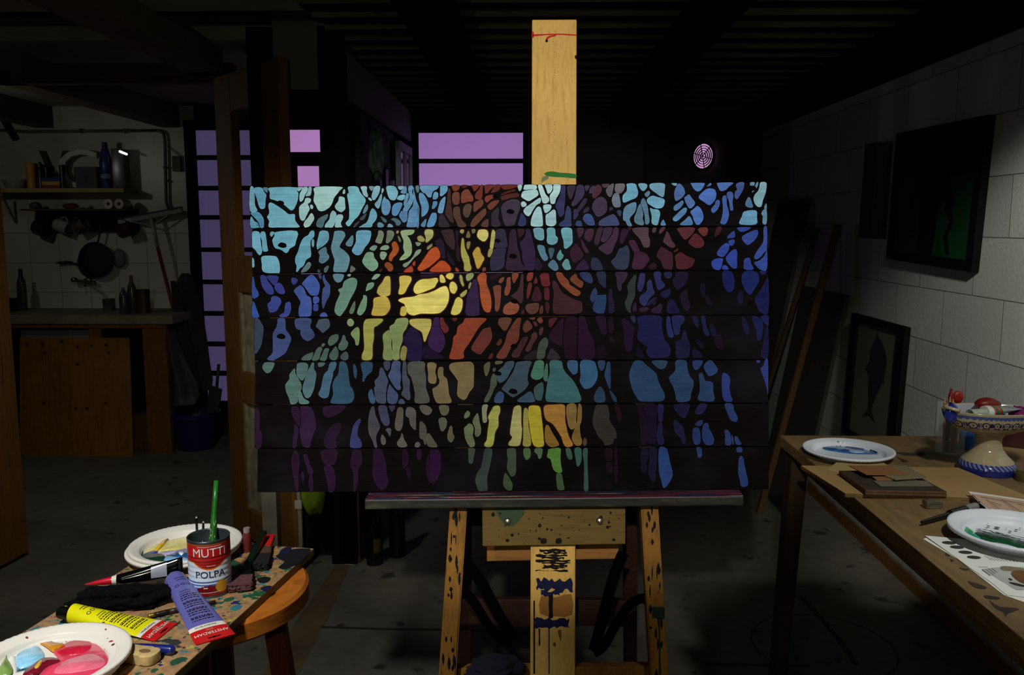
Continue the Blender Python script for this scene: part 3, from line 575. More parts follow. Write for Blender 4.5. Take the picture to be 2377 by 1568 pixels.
# ---- painting: seven rough planks, each with its painted cells
painting = thing('painting', EP0, 'wide plank painting of glowing coloured cells between black branches, on the easel', 'painting', rot=(-math.atan(LEAN), 0, 0))
CELLS = """68a8bf -617,680 -609,680 -607,659 -606,641 -601,629 -617,629
5aa3c6 -607,680 -591,680 -586,670 -581,664 -583,651 -584,636 -592,633 -597,639 -602,656 -606,667
4f7f95 -588,680 -578,680 -578,674 -579,669 -584,672
67b6cd -573,680 -514,682 -513,672 -510,667 -512,651 -517,638 -522,631 -528,631 -541,642 -558,651 -568,654 -573,657 -573,670
4a93bb -615,624 -609,626 -599,626 -592,620 -587,611 -586,602 -587,587 -594,587 -597,602 -604,611 -614,621
55a0c0 -615,616 -607,606 -600,602 -597,593 -597,587 -615,587
6ab4cc -574,646 -568,646 -554,638 -541,629 -531,621 -518,621 -517,608 -510,598 -510,588 -553,587 -572,587 -576,597 -574,606 -579,615 -574,624 -576,639
8fc6cf -512,680 -500,682 -505,675 -510,672
93cbd3 -499,682 -490,682 -490,672 -495,665 -499,654 -504,649 -507,652 -507,665 -502,675
86bdc6 -487,682 -481,682 -482,667 -485,662 -494,662 -489,670
9bd2d2 -472,682 -415,683 -418,674 -430,659 -434,649 -439,639 -449,631 -459,628 -466,631 -471,641 -476,651 -474,667
9accd0 -494,656 -487,657 -482,654 -484,647 -489,644 -485,634 -487,628 -492,618 -497,608 -503,608 -507,616 -508,634 -505,641 -497,647
9accd0 -484,641 -480,642 -477,638 -479,633 -482,634
a0cfcf -482,623 -477,620 -475,611 -480,602 -485,595 -492,590 -495,592 -498,598 -495,606 -489,613
9accd0 -410,675 -407,675 -407,667 -412,667
8fc9cf -415,660 -408,657 -407,646 -406,634 -411,628 -416,626 -425,631 -429,638 -426,644 -421,651 -420,659
6fbfd2 -400,683 -380,683 -375,672 -369,664 -362,655 -362,647 -369,634 -377,618 -387,608 -395,597 -400,595 -405,602 -398,610 -397,624 -398,641 -402,664 -398,669
82bcc6 -434,629 -428,626 -426,620 -428,605 -434,590 -444,588 -451,592 -449,600 -441,610 -439,621
48757f -449,620 -444,620 -447,611 -452,605 -456,592 -465,592 -470,597 -466,610
8ec4cc -423,620 -413,620 -411,613 -416,602 -413,593 -415,588 -428,588 -428,600 -426,613
93c8d2 -372,683 -359,683 -359,672 -356,662 -359,659 -366,664 -369,673
6a9aa8 -354,683 -343,683 -346,675 -349,673
7cb9cc -341,683 -330,683 -331,670 -336,660 -343,652 -348,659 -346,669
8fc9cf -356,657 -351,657 -347,652 -351,651
88b9c4 -325,678 -321,675 -325,667 -326,669
6ba6bd -328,665 -325,664 -326,654 -329,641 -333,634 -338,637 -341,644 -334,652
6fb9cf -315,683 -298,683 -292,675 -290,667 -295,654 -300,652 -308,655 -313,667
5a95c0 -320,660 -316,655 -310,651 -306,639 -310,623 -318,619 -324,624 -326,634 -325,647
7cb9cc -289,683 -277,683 -280,677 -285,675 -289,678
5f97c0 -275,683 -271,680 -272,668 -280,667 -284,670 -279,677
6fb9cf -287,662 -275,664 -277,654 -284,652 -292,655
5f97b8 -271,667 -266,664 -269,651 -275,639 -277,646
5d99c4 -266,683 -257,683 -259,670 -256,659 -259,644 -267,631 -270,628 -279,631 -270,646 -264,659 -267,673
5590c0 -256,680 -254,670 -249,650 -244,639 -243,626 -246,610 -244,598 -249,592 -269,592 -270,598 -267,613 -265,628 -257,639 -256,654
4f8fc2 -297,644 -287,647 -280,644 -285,631 -292,619 -301,619 -303,626 -302,637
4a7fae -282,628 -270,628 -269,621 -270,608 -277,603 -283,610 -287,618
62aac5 -346,634 -339,628 -336,618 -339,608 -346,600 -349,590 -372,590 -374,593 -367,598 -359,603 -354,613 -351,626
5d8f9c -359,642 -356,641 -357,631 -364,623 -367,624 -364,634
3f5a63 -359,623 -364,611 -370,608 -374,611 -367,618
3f5058 -374,606 -380,598 -385,592 -388,593 -382,602
456a7c -328,616 -321,613 -315,608 -316,603 -321,605
5488a0 -334,602 -328,603 -321,598 -323,590 -334,590
6aa5b8 -310,600 -303,598 -301,592 -311,590 -313,593
4a7487 -305,610 -298,613 -290,610 -283,603 -287,597 -293,597 -297,605
557a88 -251,683 -244,683 -244,670 -249,670
68b4d2 -614,582 -597,582 -594,569 -592,552 -590,539 -594,531 -599,534 -605,543 -612,549 -614,562
62acc8 -592,582 -584,582 -581,569 -579,552 -577,541 -585,539 -589,544 -590,562 -594,574
62acc8 -571,582 -563,582 -566,575 -569,572 -572,575
66b3cd -559,582 -513,584 -515,562 -518,552 -528,546 -533,538 -538,536 -548,543 -559,546 -564,552 -567,564 -562,574
62acc8 -613,525 -608,521 -607,513 -607,506 -613,505
66b3cd -590,528 -564,529 -556,525 -551,511 -551,493 -557,490 -580,492 -589,498 -590,511
5fabc6 -482,584 -475,584 -475,572 -482,564 -483,552 -482,541 -482,528 -492,521 -498,508 -506,502 -511,495 -514,495 -513,507 -516,515 -516,526 -510,539 -505,556 -498,569 -488,575
5fa0b8 -479,566 -475,564 -475,552 -478,549 -480,557
62a5c0 -461,584 -446,584 -442,575 -444,562 -454,552 -464,546 -467,544 -469,554 -465,572
4f7d92 -451,549 -447,544 -446,536 -441,528 -445,520 -455,513 -462,515 -464,520 -462,531 -465,539
5c90a2 -428,584 -411,584 -406,575 -410,566 -416,556 -418,548 -408,541 -398,530 -396,520 -399,507 -404,495 -416,494 -431,495 -431,507 -429,520 -434,534 -437,549 -433,566 -431,577
5a7f88 -487,516 -482,513 -482,507 -490,497 -500,493 -503,495 -495,507
405560 -465,500 -460,495 -462,492 -467,494
4f6c76 -445,508 -442,505 -447,494 -452,494 -452,502
558296 -390,575 -388,566 -391,552 -400,551 -405,556 -398,566
5fa6c8 -377,585 -352,585 -349,575 -354,559 -362,549 -370,535 -378,531 -386,534 -391,541 -386,552 -382,562 -382,577
7c8f78 -332,585 -324,584 -321,577 -323,567 -327,557 -337,559 -339,562 -334,575
6f806c -313,585 -303,585 -298,579 -301,569 -306,562 -313,557 -316,561 -314,575
6b8f86 -345,552 -337,552 -336,548 -342,541 -350,543 -352,546
7f9c84 -324,551 -313,553 -309,548 -314,543 -324,543 -329,544
85a58c -327,538 -318,538 -314,533 -319,523 -324,521 -329,528
75a58c -352,538 -344,536 -342,526 -334,515 -334,505 -342,497 -350,497 -362,507 -368,517 -365,526 -359,536
a3552a -296,561 -290,553 -288,543 -293,533 -301,525 -304,518 -309,521 -308,531 -301,543 -303,556
8a4a28 -316,515 -309,515 -301,508 -301,499 -308,495 -314,502 -319,508
4a2c26 -329,500 -324,500 -326,495 -331,495
8d9060 -292,585 -288,584 -290,579 -293,580
6d7a55 -290,574 -285,569 -283,561 -287,562
8fae80 -282,585 -256,587 -254,582 -259,577 -269,574 -265,569 -260,557 -259,541 -262,531 -272,523 -282,520 -286,521 -282,528 -275,536 -278,548 -277,562 -282,575
7d9c80 -239,544 -242,535 -254,525 -262,515 -272,505 -278,507 -277,512 -265,518 -255,530 -249,541
6e7468 -393,507 -390,507 -383,500 -391,494 -395,495
7d9c80 -251,559 -242,559 -239,556 -246,551
a3452a -275,497 -265,505 -259,507 -257,495 -275,494
a3452a -257,513 -252,518 -252,510 -255,508
5f9fca -240,685 -202,685 -204,677 -212,672 -215,667 -217,659 -223,659 -230,667 -236,670
5f9fca -196,685 -182,685 -182,672 -192,662 -197,662 -197,672
569ac8 -243,667 -236,667 -230,660 -225,650 -222,637 -226,624 -235,616 -238,618 -238,637 -243,654
5f9fca -209,670 -202,668 -202,659 -207,654 -213,655 -212,664
4f8fc0 -212,649 -204,649 -204,642 -210,634 -215,634 -213,644
5f9fca -186,660 -186,650 -189,634 -192,624 -200,624 -202,629 -199,642 -195,652
4f92c4 -215,623 -208,624 -205,621 -205,610 -210,597 -216,592 -225,593 -225,600 -220,613
4f88b0 -228,611 -228,603 -231,593 -238,595 -238,600
4f88b0 -246,637 -244,631 -244,595 -248,595
7c3f30 -171,685 -156,685 -155,678 -160,673 -168,673
5a2c24 -151,685 -137,685 -145,678
4a3330 -178,678 -174,673 -174,654 -172,634 -169,613 -167,603 -174,605 -181,615 -186,624 -182,644 -181,664
6f4238 -168,668 -160,670 -155,667 -155,646 -163,642 -169,646 -171,659
7a4335 -143,675 -135,675 -130,667 -125,659 -125,650 -135,649 -146,646 -151,649 -150,667
5a4238 -164,637 -155,637 -153,624 -150,610 -141,600 -141,593 -156,593 -161,605 -168,618 -168,631
5a4a38 -141,642 -133,644 -128,639 -130,626 -135,615 -141,615 -146,621 -146,634
7a3a2e -127,685 -112,685 -117,675 -122,672 -125,677
74382c -109,683 -104,685 -104,667 -107,655 -115,654 -120,657 -119,667 -112,675
70362c -98,685 -78,685 -86,676 -93,668 -98,667 -99,675
68322a -76,685 -65,685 -67,675 -76,670 -86,668 -81,676
6e3028 -62,685 -26,685 -29,681 -47,676 -58,676
7a3c2e -97,660 -88,663 -80,663 -78,659 -88,652 -94,647 -99,652
6a4034 -122,646 -111,652 -104,654 -102,644 -107,637 -115,631 -122,626 -124,634
703c30 -93,639 -83,649 -70,652 -68,649 -76,639 -84,632 -89,632
6a4434 -112,624 -99,634 -96,628 -97,621 -105,611 -115,600 -123,593 -130,595 -128,605 -120,616
5f4034 -92,611 -91,605 -92,593 -104,593 -107,597 -102,605
3c2f40 -79,628 -71,636 -68,632 -68,621 -70,613 -65,601 -66,595 -83,595 -84,611 -84,623
3a2d3c -199,615 -194,621 -189,618 -182,606 -177,598 -177,593 -198,593 -200,602
552824 -63,665 -54,670 -34,676 -32,672 -47,668 -62,663
552a28 -63,660 -47,665 -29,668 -24,665 -26,659 -42,657 -60,652
46394f -60,642 -50,650 -34,654 -23,650 -22,634 -27,621 -31,606 -35,598 -47,595 -55,598 -60,615 -63,631
30386a -19,623 -13,618 -8,608 -9,598 -17,595 -26,598 -22,613
a5d6da -27,686 -18,686 -19,676 -23,672 -26,678
a9dadb -10,686 10,688 15,681 13,676 3,676 -13,675 -13,681
a3d2d8 -16,670 -8,673 13,675 18,668 17,662 5,654 -3,650 -13,655 -19,660
b0dde0 18,686 25,686 29,678 34,665 41,657 41,649 34,645 28,647 25,658 20,673
a5d6da 33,686 47,686 49,676 44,668 39,667 36,676
a9dadb 52,686 65,686 67,680 64,667 57,655 54,645 46,645 44,654 44,663 51,673
a5d6da -19,647 -13,649 -8,644 -9,639 -16,637 -19,641
9fced6 23,657 23,647 15,642 7,631 -1,618 -8,619 -14,628 -9,636 2,644 13,652
9ed0da 17,637 23,636 26,626 28,610 28,597 22,593 5,595 2,601 4,613 10,628
9fced6 30,641 44,642 47,637 43,629 35,624 31,629
9ccbd8 51,631 56,628 57,613 57,600 49,595 38,597 35,603 35,619 41,623
35386a 67,683 77,683 77,670 77,654 75,637 75,624 69,616 64,618 59,631 56,639 62,654 67,667
42344f 83,683 99,683 96,670 90,654 85,658 82,673
45395a 103,683 116,684 119,667 112,654 101,642 93,639 91,645 98,658
453a55 120,683 130,684 127,675 122,673
3c3050 125,655 122,645 112,632 106,626 103,631 109,641 117,654
34406f 82,639 88,634 90,623 90,605 90,595 67,595 65,601 75,610 78,626
34365f 96,631 103,631 106,621 100,611 95,611 96,621
36508c 121,621 132,621 138,613 142,601 139,597 127,598 116,610
33467c 103,606 111,606 114,600 113,595 100,597
42304a 121,634 129,637 129,629 119,624 116,626
45395a 133,680 142,683 142,671 135,667 129,668
9a9c5c -247,570 -241,574 -236,572 -231,566 -233,561 -243,562
a3a86a -228,587 -215,587 -212,582 -213,572 -220,564 -226,559 -229,562 -228,570 -231,579
8a8c62 -223,551 -215,556 -215,551 -223,544 -226,546
b8552a -211,548 -203,548 -197,535 -198,526 -206,518 -219,507 -233,499 -241,497 -246,502 -239,513 -229,528 -220,541
b04c26 -197,518 -188,518 -180,512 -174,504 -174,497 -183,495 -215,495 -218,500 -206,510
a3452a -162,504 -157,500 -156,496 -162,497
2a2038 -205,564 -197,567 -190,562 -187,544 -185,526 -193,525 -197,541 -207,556
3f2c34 -194,585 -171,587 -166,572 -164,556 -166,544 -172,546 -184,559 -190,574
251a2c -182,540 -174,530 -167,520 -164,509 -169,509 -179,520
2c1c2a -163,584 -156,582 -158,561 -154,544 -154,525 -153,517 -157,518 -162,531 -161,553
a3a05a -151,587 -145,587 -145,582 -148,579 -153,582
a3a352 -149,567 -145,566 -143,549 -138,536 -133,525 -131,512 -128,504 -131,497 -141,497 -144,502 -144,513 -149,526 -151,544
77704a -135,585 -131,577 -131,571 -136,569 -140,572
77704a -127,588 -120,588 -120,582 -125,579 -127,582
d2cf78 -110,587 -97,587 -92,582 -92,571 -99,562 -107,564 -115,572 -114,582
86804f -138,559 -131,561 -131,554 -135,544 -138,549
b79b45 -115,549 -110,546 -107,535 -100,525 -104,515 -110,504 -115,502 -118,510 -122,525 -125,535 -120,544
b0b068 -81,587 -76,582 -76,569 -79,556 -81,546 -87,548 -86,561 -84,579
94955c -89,544 -82,546 -82,538 -87,528 -92,530
7a4a38 -102,504 -97,504 -97,497 -104,497
38304a -74,585 -57,588 -52,575 -50,562 -50,549 -61,548 -76,548 -78,561
36304f -78,544 -53,546 -55,530 -56,510 -64,501 -82,497 -87,507 -86,523 -81,535
38253f -42,585 -32,588 -29,569 -27,548 -22,535 -19,517 -11,505 -9,499 -50,499 -50,523 -48,540 -45,561 -45,575
3c2030 -27,588 -13,588 -13,579 -21,571 -24,571
35264a -8,588 0,587 4,572 9,553 12,533 10,501 -7,499 -11,509 -16,523 -17,541 -22,558 -14,566 -9,577
62a0b4 9,590 28,590 31,577 30,566 22,564 12,569 9,579
60a5b4 38,590 54,590 56,575 61,569 59,559 49,554 38,559 38,575
5fa8b8 70,590 90,590 93,575 93,559 87,551 80,546 75,548 74,562 70,575
4f7f96 17,553 31,551 35,536 40,525 35,519 28,522 20,538
3e6378 41,546 53,546 51,532 46,523 43,532
4f949c 67,543 70,535 74,530 69,522 64,520 59,527 62,536
47738c 48,520 54,520 61,510 62,501 56,497 48,501 40,510
57979f 79,523 85,520 87,512 90,502 80,499 74,504 71,512
4a2d42 103,590 117,590 116,579 109,569 106,575
4a2a40 124,587 139,588 137,569 130,561 122,566 119,572
4a2440 111,567 118,559 124,548 129,540 124,536 116,546 113,558
3a1c33 92,546 101,556 109,548 116,536 116,528 106,519 98,515 90,525 88,538
38204a 110,515 118,522 126,512 129,501 101,499 103,506
2c1c3a 15,527 23,517 28,509 23,499 12,501
55333f 141,679 149,686 156,681 156,671 149,662 141,656 136,662
5a4450 158,689 173,689 171,682 163,679 159,682
68646f 178,687 183,689 181,672 178,661 173,659 168,666 166,674 171,681
72707a 188,689 206,689 206,677 201,669 193,666 186,672 186,682
6a7c90 184,666 193,666 196,657 198,639 189,636 183,639 179,652
4a3d58 153,659 163,656 168,646 168,629 159,619 148,616 141,624 136,636 141,651
2e3a50 174,636 181,636 181,631 174,629
35476a 191,629 199,629 199,619 196,617 191,624
404c7a 169,616 181,621 188,616 194,604 194,597 178,596 153,596 151,604 159,611
67aed2 212,689 229,689 234,677 236,666 231,657 219,652 208,647 203,649 203,662 211,671 212,681
6aa9c6 237,689 252,689 256,682 251,674 246,672 241,677
6aa5c4 265,689 292,691 294,676 292,661 287,659 277,666 266,674 261,681
5a8aa0 259,672 262,667 257,659 252,661 251,666
5a86a8 208,637 218,644 231,647 232,637 229,626 219,614 218,607 223,596 214,596 209,606 204,609 204,626
527a94 241,644 244,636 247,622 246,611 249,602 246,597 236,599 229,604 228,614 232,624 236,637
4f7f9c 247,656 252,651 257,637 259,621 261,606 257,599 252,601 251,616 247,632 242,647
67aed2 266,661 277,659 292,654 294,647 289,636 277,634 266,639 257,646 256,654
66a8c0 262,634 269,632 279,631 284,624 282,611 279,599 274,597 266,602 266,617
4f90c0 287,604 291,609 295,602 296,597 286,597
6aaed0 309,691 320,691 319,684 314,684 310,687
4a72b0 322,686 328,687 335,679 338,669 335,661 324,652 317,652 315,669
4a80c8 352,690 378,692 380,685 373,674 365,671 358,676 352,686
4a7ac0 386,682 393,690 395,685 388,682
4872c0 411,692 442,692 434,682 426,674 416,672 411,679 408,687
4a78b8 342,661 347,664 353,656 360,646 355,637 348,634 342,642 337,656
4a7cb4 315,639 325,646 332,651 335,646 329,636 319,629 314,631
528cc0 335,634 342,634 340,624 330,614 320,606 314,607 312,612 320,621
4573cc 385,676 396,677 403,674 406,664 403,652 396,644 390,641 381,647 368,657 373,666
4478c8 365,639 373,632 378,619 377,609 370,599 363,599 358,607 355,617 350,626 357,632
4a7cb4 327,599 339,609 347,617 352,611 355,599 340,597
3f63b8 406,651 413,651 413,641 408,631 401,624 396,627 396,634 403,642
3d62b4 423,662 428,659 429,642 433,627 433,616 429,604 424,599 416,601 416,606 419,616 421,636 419,654
3f60a8 431,669 439,670 443,662 441,646 443,632 439,629 436,632 434,649 429,662
3f5aa0 452,689 466,690 464,675 457,662 451,654 446,659 447,670 452,675 449,682
5a90b0 480,690 489,692 487,682 482,675 480,682
5a90b0 494,692 497,690 494,679 485,669 484,670 490,682
7fb4c8 502,692 513,692 515,682 512,665 507,652 504,639 497,637 490,644 487,655 490,664 497,672 500,682
4a78a8 474,656 479,657 484,644 485,636 476,636 469,642
62a5d0 467,627 492,629 494,614 492,599 459,599 457,606 462,616
5a90b0 507,629 515,631 515,601 507,601 507,616 504,622
5a90b0 512,641 515,644 515,632 510,634
3f2a42 150,591 160,591 155,574 151,557 146,554 141,557 143,572
45304a 163,591 181,591 175,574 165,561 156,562 156,569 160,579
48304a 184,591 193,591 193,574 188,559 183,549 180,539 170,533 160,538 150,547 158,554 171,564 181,579
38203a 203,589 213,587 214,579 208,567 203,558 198,559 198,576
401f2c 214,592 223,592 216,584
5a4452 228,591 256,592 259,587 259,574 262,564 261,551 254,548 248,551 241,566 231,577 224,586
5a4450 269,591 276,591 274,582 267,582
5a3f48 286,591 296,592 289,582 282,579
553c44 299,584 304,577 310,563 317,553 314,548 306,549 294,558 291,563 296,576
5f3238 324,591 357,592 357,582 347,571 340,566 334,569 324,584
6a3434 370,591 385,592 388,586 385,576 378,573 372,579 367,586
4a1f26 408,592 418,592 415,581 406,573 403,574
5f2c34 360,579 370,574 377,566 380,556 372,548 358,549 347,558 347,563 353,571
4a2444 219,564 228,564 233,556 238,546 241,539 253,536 261,524 259,518 249,504 241,501 224,503 226,521 228,536 223,546 216,559
33405a 211,553 216,546 218,533 216,513 210,501 191,501 183,509 178,518 186,526 191,536 196,546 204,548
2a3450 141,526 150,523 156,513 160,503 156,499 135,501 135,523
482832 286,549 292,548 302,541 311,534 311,503 301,501 292,504 286,519 277,529 281,541
522630 320,533 330,538 340,531 357,524 359,518 352,506 337,501 321,503 319,516 317,526
35182a 263,511 271,516 277,509 274,501 264,501 259,506
5a2a34 324,546 322,541 314,538 317,543
2a459c 453,592 481,592 469,584 459,583 454,587
2a459c 431,573 443,584 446,581 446,571 436,569 431,569
2f4ba0 464,574 481,583 494,587 497,579 492,568 482,558 474,554 466,561 462,568
2a459c 434,563 444,566 446,559 441,553 436,553 433,559
2c49a8 429,558 434,553 433,543 425,531 418,528 408,533 411,543 421,554
2a45a8 444,544 451,541 451,523 451,505 444,503 436,509 428,521 430,531
2a48b0 397,518 406,524 420,524 420,518 415,501 403,501 397,509
2a45a8 421,509 428,509 433,501 420,501
2a419c 468,523 477,526 481,519 482,513 487,501 468,501 466,513
3050a8 509,591 518,592 519,548 510,538 500,526 491,523 489,529 497,544 507,558 509,569
2c4ba0 519,543 519,501 501,501 492,510 489,516 502,521 512,533
2c4fa0 -612,482 -607,476 -605,462 -598,449 -598,440 -611,438
343f8c -593,485 -582,485 -577,474 -569,464 -564,453 -565,445 -575,445 -582,451 -590,464
343b88 -579,485 -556,485 -554,477 -560,466 -565,466 -572,474
343f94 -557,469 -549,469 -542,459 -539,448 -546,445 -554,448 -562,459
2c55a8 -610,428 -605,422 -600,407 -596,395 -611,395
35479c -569,438 -560,441 -550,436 -547,428 -552,417 -559,407 -572,405 -575,413 -577,423 -570,430
36489c -537,425 -529,428 -526,423 -526,409 -532,397 -540,394 -550,395 -549,400 -540,405 -539,415
30408c -524,481 -513,479 -511,474 -518,466 -523,469
3c5cb0 -485,486 -477,487 -468,477 -462,464 -463,453 -467,443 -481,443 -488,451 -495,461 -501,468 -495,476
3c58a8 -508,463 -503,464 -496,456 -491,443 -483,438 -480,427 -480,407 -483,397 -498,396 -507,397 -508,414 -504,427 -511,440 -519,453
3c4c80 -465,489 -459,487 -458,481 -462,479
3a4f8c -452,487 -449,477 -440,466 -439,456 -440,443 -447,430 -452,417 -455,414 -457,432 -455,456 -450,463 -455,476 -455,486
3c58a8 -476,438 -468,440 -463,435 -465,427 -475,425
35479c -475,422 -466,423 -465,417 -466,409 -475,409
3c58a8 -460,401 -453,405 -447,402 -445,396 -460,396
5a8a9c -432,489 -411,489 -409,484 -414,474 -422,471 -429,476
86a28c -399,489 -393,489 -396,484 -401,486
62917f -394,481 -386,481 -380,476 -380,466 -385,451 -394,435 -402,417 -412,402 -417,397 -425,401 -429,410 -425,428 -417,446 -421,455 -412,460 -408,473
7fae8c -339,489 -329,489 -331,484 -339,478 -347,478 -345,482
6f9c7a -355,469 -344,471 -342,466 -347,458 -357,453 -360,453 -358,463
6f9c7a -365,443 -358,440 -358,425 -361,411 -368,401 -374,399 -379,404 -376,415 -370,429 -366,437
5c7f62 -384,430 -384,415 -388,404 -394,402 -396,407 -391,420
bdb25a -316,484 -308,484 -306,473 -306,450 -309,443 -324,440 -334,447 -335,451 -332,461 -324,471 -319,481
c0ac50 -337,438 -317,440 -309,432 -306,417 -311,406 -319,399 -333,398 -345,399 -347,404 -343,420 -343,433
d2c45a -285,484 -275,486 -262,484 -260,476 -268,461 -275,448 -283,445 -288,448 -285,463 -286,476
c4b455 -281,417 -271,417 -270,404 -275,398 -283,399 -284,406
241845 -271,359 -261,372 -250,368 -238,350 -237,302 -266,300 -268,326 -276,339 -276,350
3a4a66 -608,389 -596,389 -591,381 -586,371 -588,350 -591,333 -598,320 -608,318
3c4f88 -554,391 -539,391 -537,368 -530,358 -525,345 -532,327 -538,315 -553,305 -565,299 -578,302 -566,315 -565,333 -565,358 -558,371 -555,382
3c507f -514,391 -481,391 -483,374 -476,363 -473,353 -481,345 -489,342 -499,348 -504,358 -504,366 -511,368 -516,376
46596f -463,389 -445,391 -440,383 -440,373 -448,365 -455,360 -461,366 -470,374 -466,383
7f9c6c -399,389 -392,391 -386,384 -389,376 -396,375 -401,381
7a9462 -379,373 -374,366 -374,347 -376,334 -382,334 -384,345 -392,355 -391,363
9ca050 -361,388 -350,391 -324,391 -324,385 -335,376 -342,371 -342,350 -345,331 -345,309 -350,301 -366,301 -368,311 -363,326 -364,350 -365,375
7c8f5a -312,365 -307,365 -302,355 -304,334 -300,313 -302,301 -317,301 -322,309 -320,329 -322,355
80945f -291,391 -271,393 -266,385 -271,370 -278,359 -279,342 -284,329 -286,313 -286,303 -296,300 -300,306 -301,329 -302,350 -307,368 -306,375 -297,381
86844e -276,332 -269,326 -271,310 -273,301 -281,301 -284,310 -281,326
4f6c5f -424,357 -420,353 -422,343 -432,334 -440,332 -443,340 -438,352
4f6f64 -410,355 -405,352 -404,345 -399,339 -402,327 -412,321 -419,325 -420,332 -414,343
4f6c5f -455,337 -450,335 -453,330 -458,330
4c685c -461,329 -456,325 -460,314 -464,301 -478,299 -474,311 -468,324
4c6a60 -450,325 -441,325 -443,316 -448,299 -458,299 -461,302 -456,312
4a665c -479,317 -476,314 -481,301 -494,299 -502,301 -496,309
4c6660 -427,330 -422,324 -420,314 -423,303 -430,299 -438,303 -440,312 -433,322
445c5f -405,319 -399,314 -399,303 -407,299 -415,304 -414,311
e0d66a -255,455 -252,465 -246,473 -236,478 -219,479 -205,481 -201,476 -205,468 -210,460 -226,453 -242,447 -250,447
e3da74 -288,432 -278,437 -254,440 -242,445 -226,447 -209,453 -196,460 -185,463 -180,458 -177,447 -178,432 -183,419 -191,409 -200,404 -216,403 -239,403 -255,399 -267,404 -272,416 -275,424 -281,427
dcd070 -197,486 -192,488 -187,481 -185,473 -190,471 -196,473
dccc60 -182,489 -174,492 -167,489 -169,481 -175,478 -183,483
d8cc68 -175,468 -169,473 -162,468 -159,458 -164,448 -170,448 -175,455
9a9c5c -152,488 -148,484 -146,473 -144,465 -147,463 -152,473 -154,483
8f9c6c -138,489 -126,493 -123,488 -126,481 -134,475 -139,478
8f9c6c -131,471 -128,470 -130,462 -133,457 -134,463
a8a860 -152,445 -144,452 -138,455 -139,447 -146,440 -151,440
d2cc66 -162,435 -156,439 -149,435 -147,427 -149,413 -155,403 -165,400 -172,403 -170,414 -165,427
2c1a30 -237,488 -201,489 -210,484 -236,483
3a2450 -125,475 -120,478 -115,473 -113,453 -111,432 -110,408 -111,400 -139,400 -139,427 -136,444 -128,462
a0502c -108,491 -99,493 -95,486 -95,470 -89,453 -85,437 -84,421 -87,408 -93,406 -100,411 -105,424 -108,440 -110,465 -115,481
7a4632 -63,481 -56,483 -58,475 -63,470 -68,473
7a4436 -79,463 -64,465 -63,454 -64,432 -67,413 -72,408 -76,413 -76,434 -79,452
804834 -50,480 -43,483 -42,473 -42,457 -48,444 -54,444 -55,454 -51,467
7f4632 -38,491 -27,493 -25,486 -32,473 -35,470 -38,478
4a2e34 -19,488 -14,489 -14,473 -14,450 -15,432 -20,426 -28,434 -40,441 -37,445 -28,452 -22,465 -20,478
7f3c2e -4,491 7,493 6,481 1,475 -6,476
63302c -2,470 4,470 4,460 -1,441 -6,436 -6,454
6a302c 14,483 17,473 15,470 9,470 11,478
43202c 12,460 15,463 20,459 25,447 25,433 6,431 7,447
6a2a2c 23,489 40,491 43,476 45,467 38,463 27,465 24,478
5a2430 32,459 41,460 43,447 42,433 33,436 32,449
4a222a 35,428 42,426 43,416 40,403 35,411
5a3630 25,421 29,420 29,406 22,403 22,413
8a5038 -51,424 -41,429 -30,428 -23,419 -25,410 -32,403 -49,401 -58,406 -56,418
5f4034 -6,423 7,426 19,426 20,416 16,406 4,402 -4,406 -9,415
4a2024 -17,411 -12,411 -12,403 -19,403
46282e 50,475 58,473 64,462 72,449 85,441 98,434 113,429 115,416 111,405 81,403 58,403 51,408 51,428 53,449 50,462
7f442e 58,493 69,493 75,485 85,475 87,467 98,460 110,452 110,446 103,442 92,447 80,457 69,467 61,480
73402e 95,488 101,490 106,480 116,473 116,465 111,460 100,467 88,478
2c3a66 110,493 129,493 137,481 137,472 131,470 121,475 113,483
2c406c 142,460 147,454 147,444 139,429 134,431 132,438 136,451
2a1620 -87,486 -61,491 -71,481 -82,476 -87,478
b9b060 -263,388 -253,391 -221,391 -216,386 -217,372 -224,355 -229,342 -232,344 -235,359 -240,365 -252,372 -262,380
3a1f55 -209,393 -199,393 -198,375 -191,362 -186,349 -186,334 -194,320 -199,318 -212,324 -222,334 -222,347 -217,362 -213,378
682c2c -196,393 -190,393 -186,383 -178,373 -178,365 -185,360 -190,365 -196,377
5f2a26 -170,393 -159,393 -162,387 -167,387
8a402c -137,393 -98,393 -97,387 -105,380 -115,367 -124,352 -134,336 -142,325 -145,317 -145,305 -168,303 -176,307 -172,321 -168,339 -167,351 -160,359 -157,375 -147,382 -142,391
68342e -92,372 -87,374 -84,366 -82,353 -87,339 -97,326 -106,315 -114,315 -126,323 -127,330 -121,341 -111,356 -102,369
604032 -66,392 -53,395 -41,393 -40,388 -45,377 -51,367 -58,367 -66,377 -69,383
6a382c -28,392 -19,393 -20,384 -22,369 -23,353 -27,341 -38,333 -46,318 -52,307 -62,304 -72,307 -70,315 -59,330 -53,343 -49,359 -40,375
5a3024 -64,348 -61,346 -62,338 -69,333 -72,338
5a2c24 -87,312 -80,317 -83,305 -90,305
5f3a2e -14,377 -6,389 1,384 6,374 -1,366 -9,362 -14,367
6a3c2e -1,393 12,395 9,390 1,392
6f4030 17,392 25,395 29,387 25,382 19,385
5a3428 8,385 14,385 17,377 12,376
54302c 24,372 29,374 30,366 25,356 21,358 21,366
4f2428 42,389 51,394 61,394 55,385 48,374 42,376
46282e -17,348 -5,353 -4,348 -10,335 -18,320 -23,309 -33,307 -39,310 -36,320 -27,330
4f2f30 11,363 16,359 16,350 8,338 3,325 -5,320 -9,325 -2,338 3,348 4,356
445346 29,348 35,351 40,345 40,335 35,322 32,307 17,304 17,319 21,338
352c30 48,327 55,322 63,314 66,304 39,304 42,317
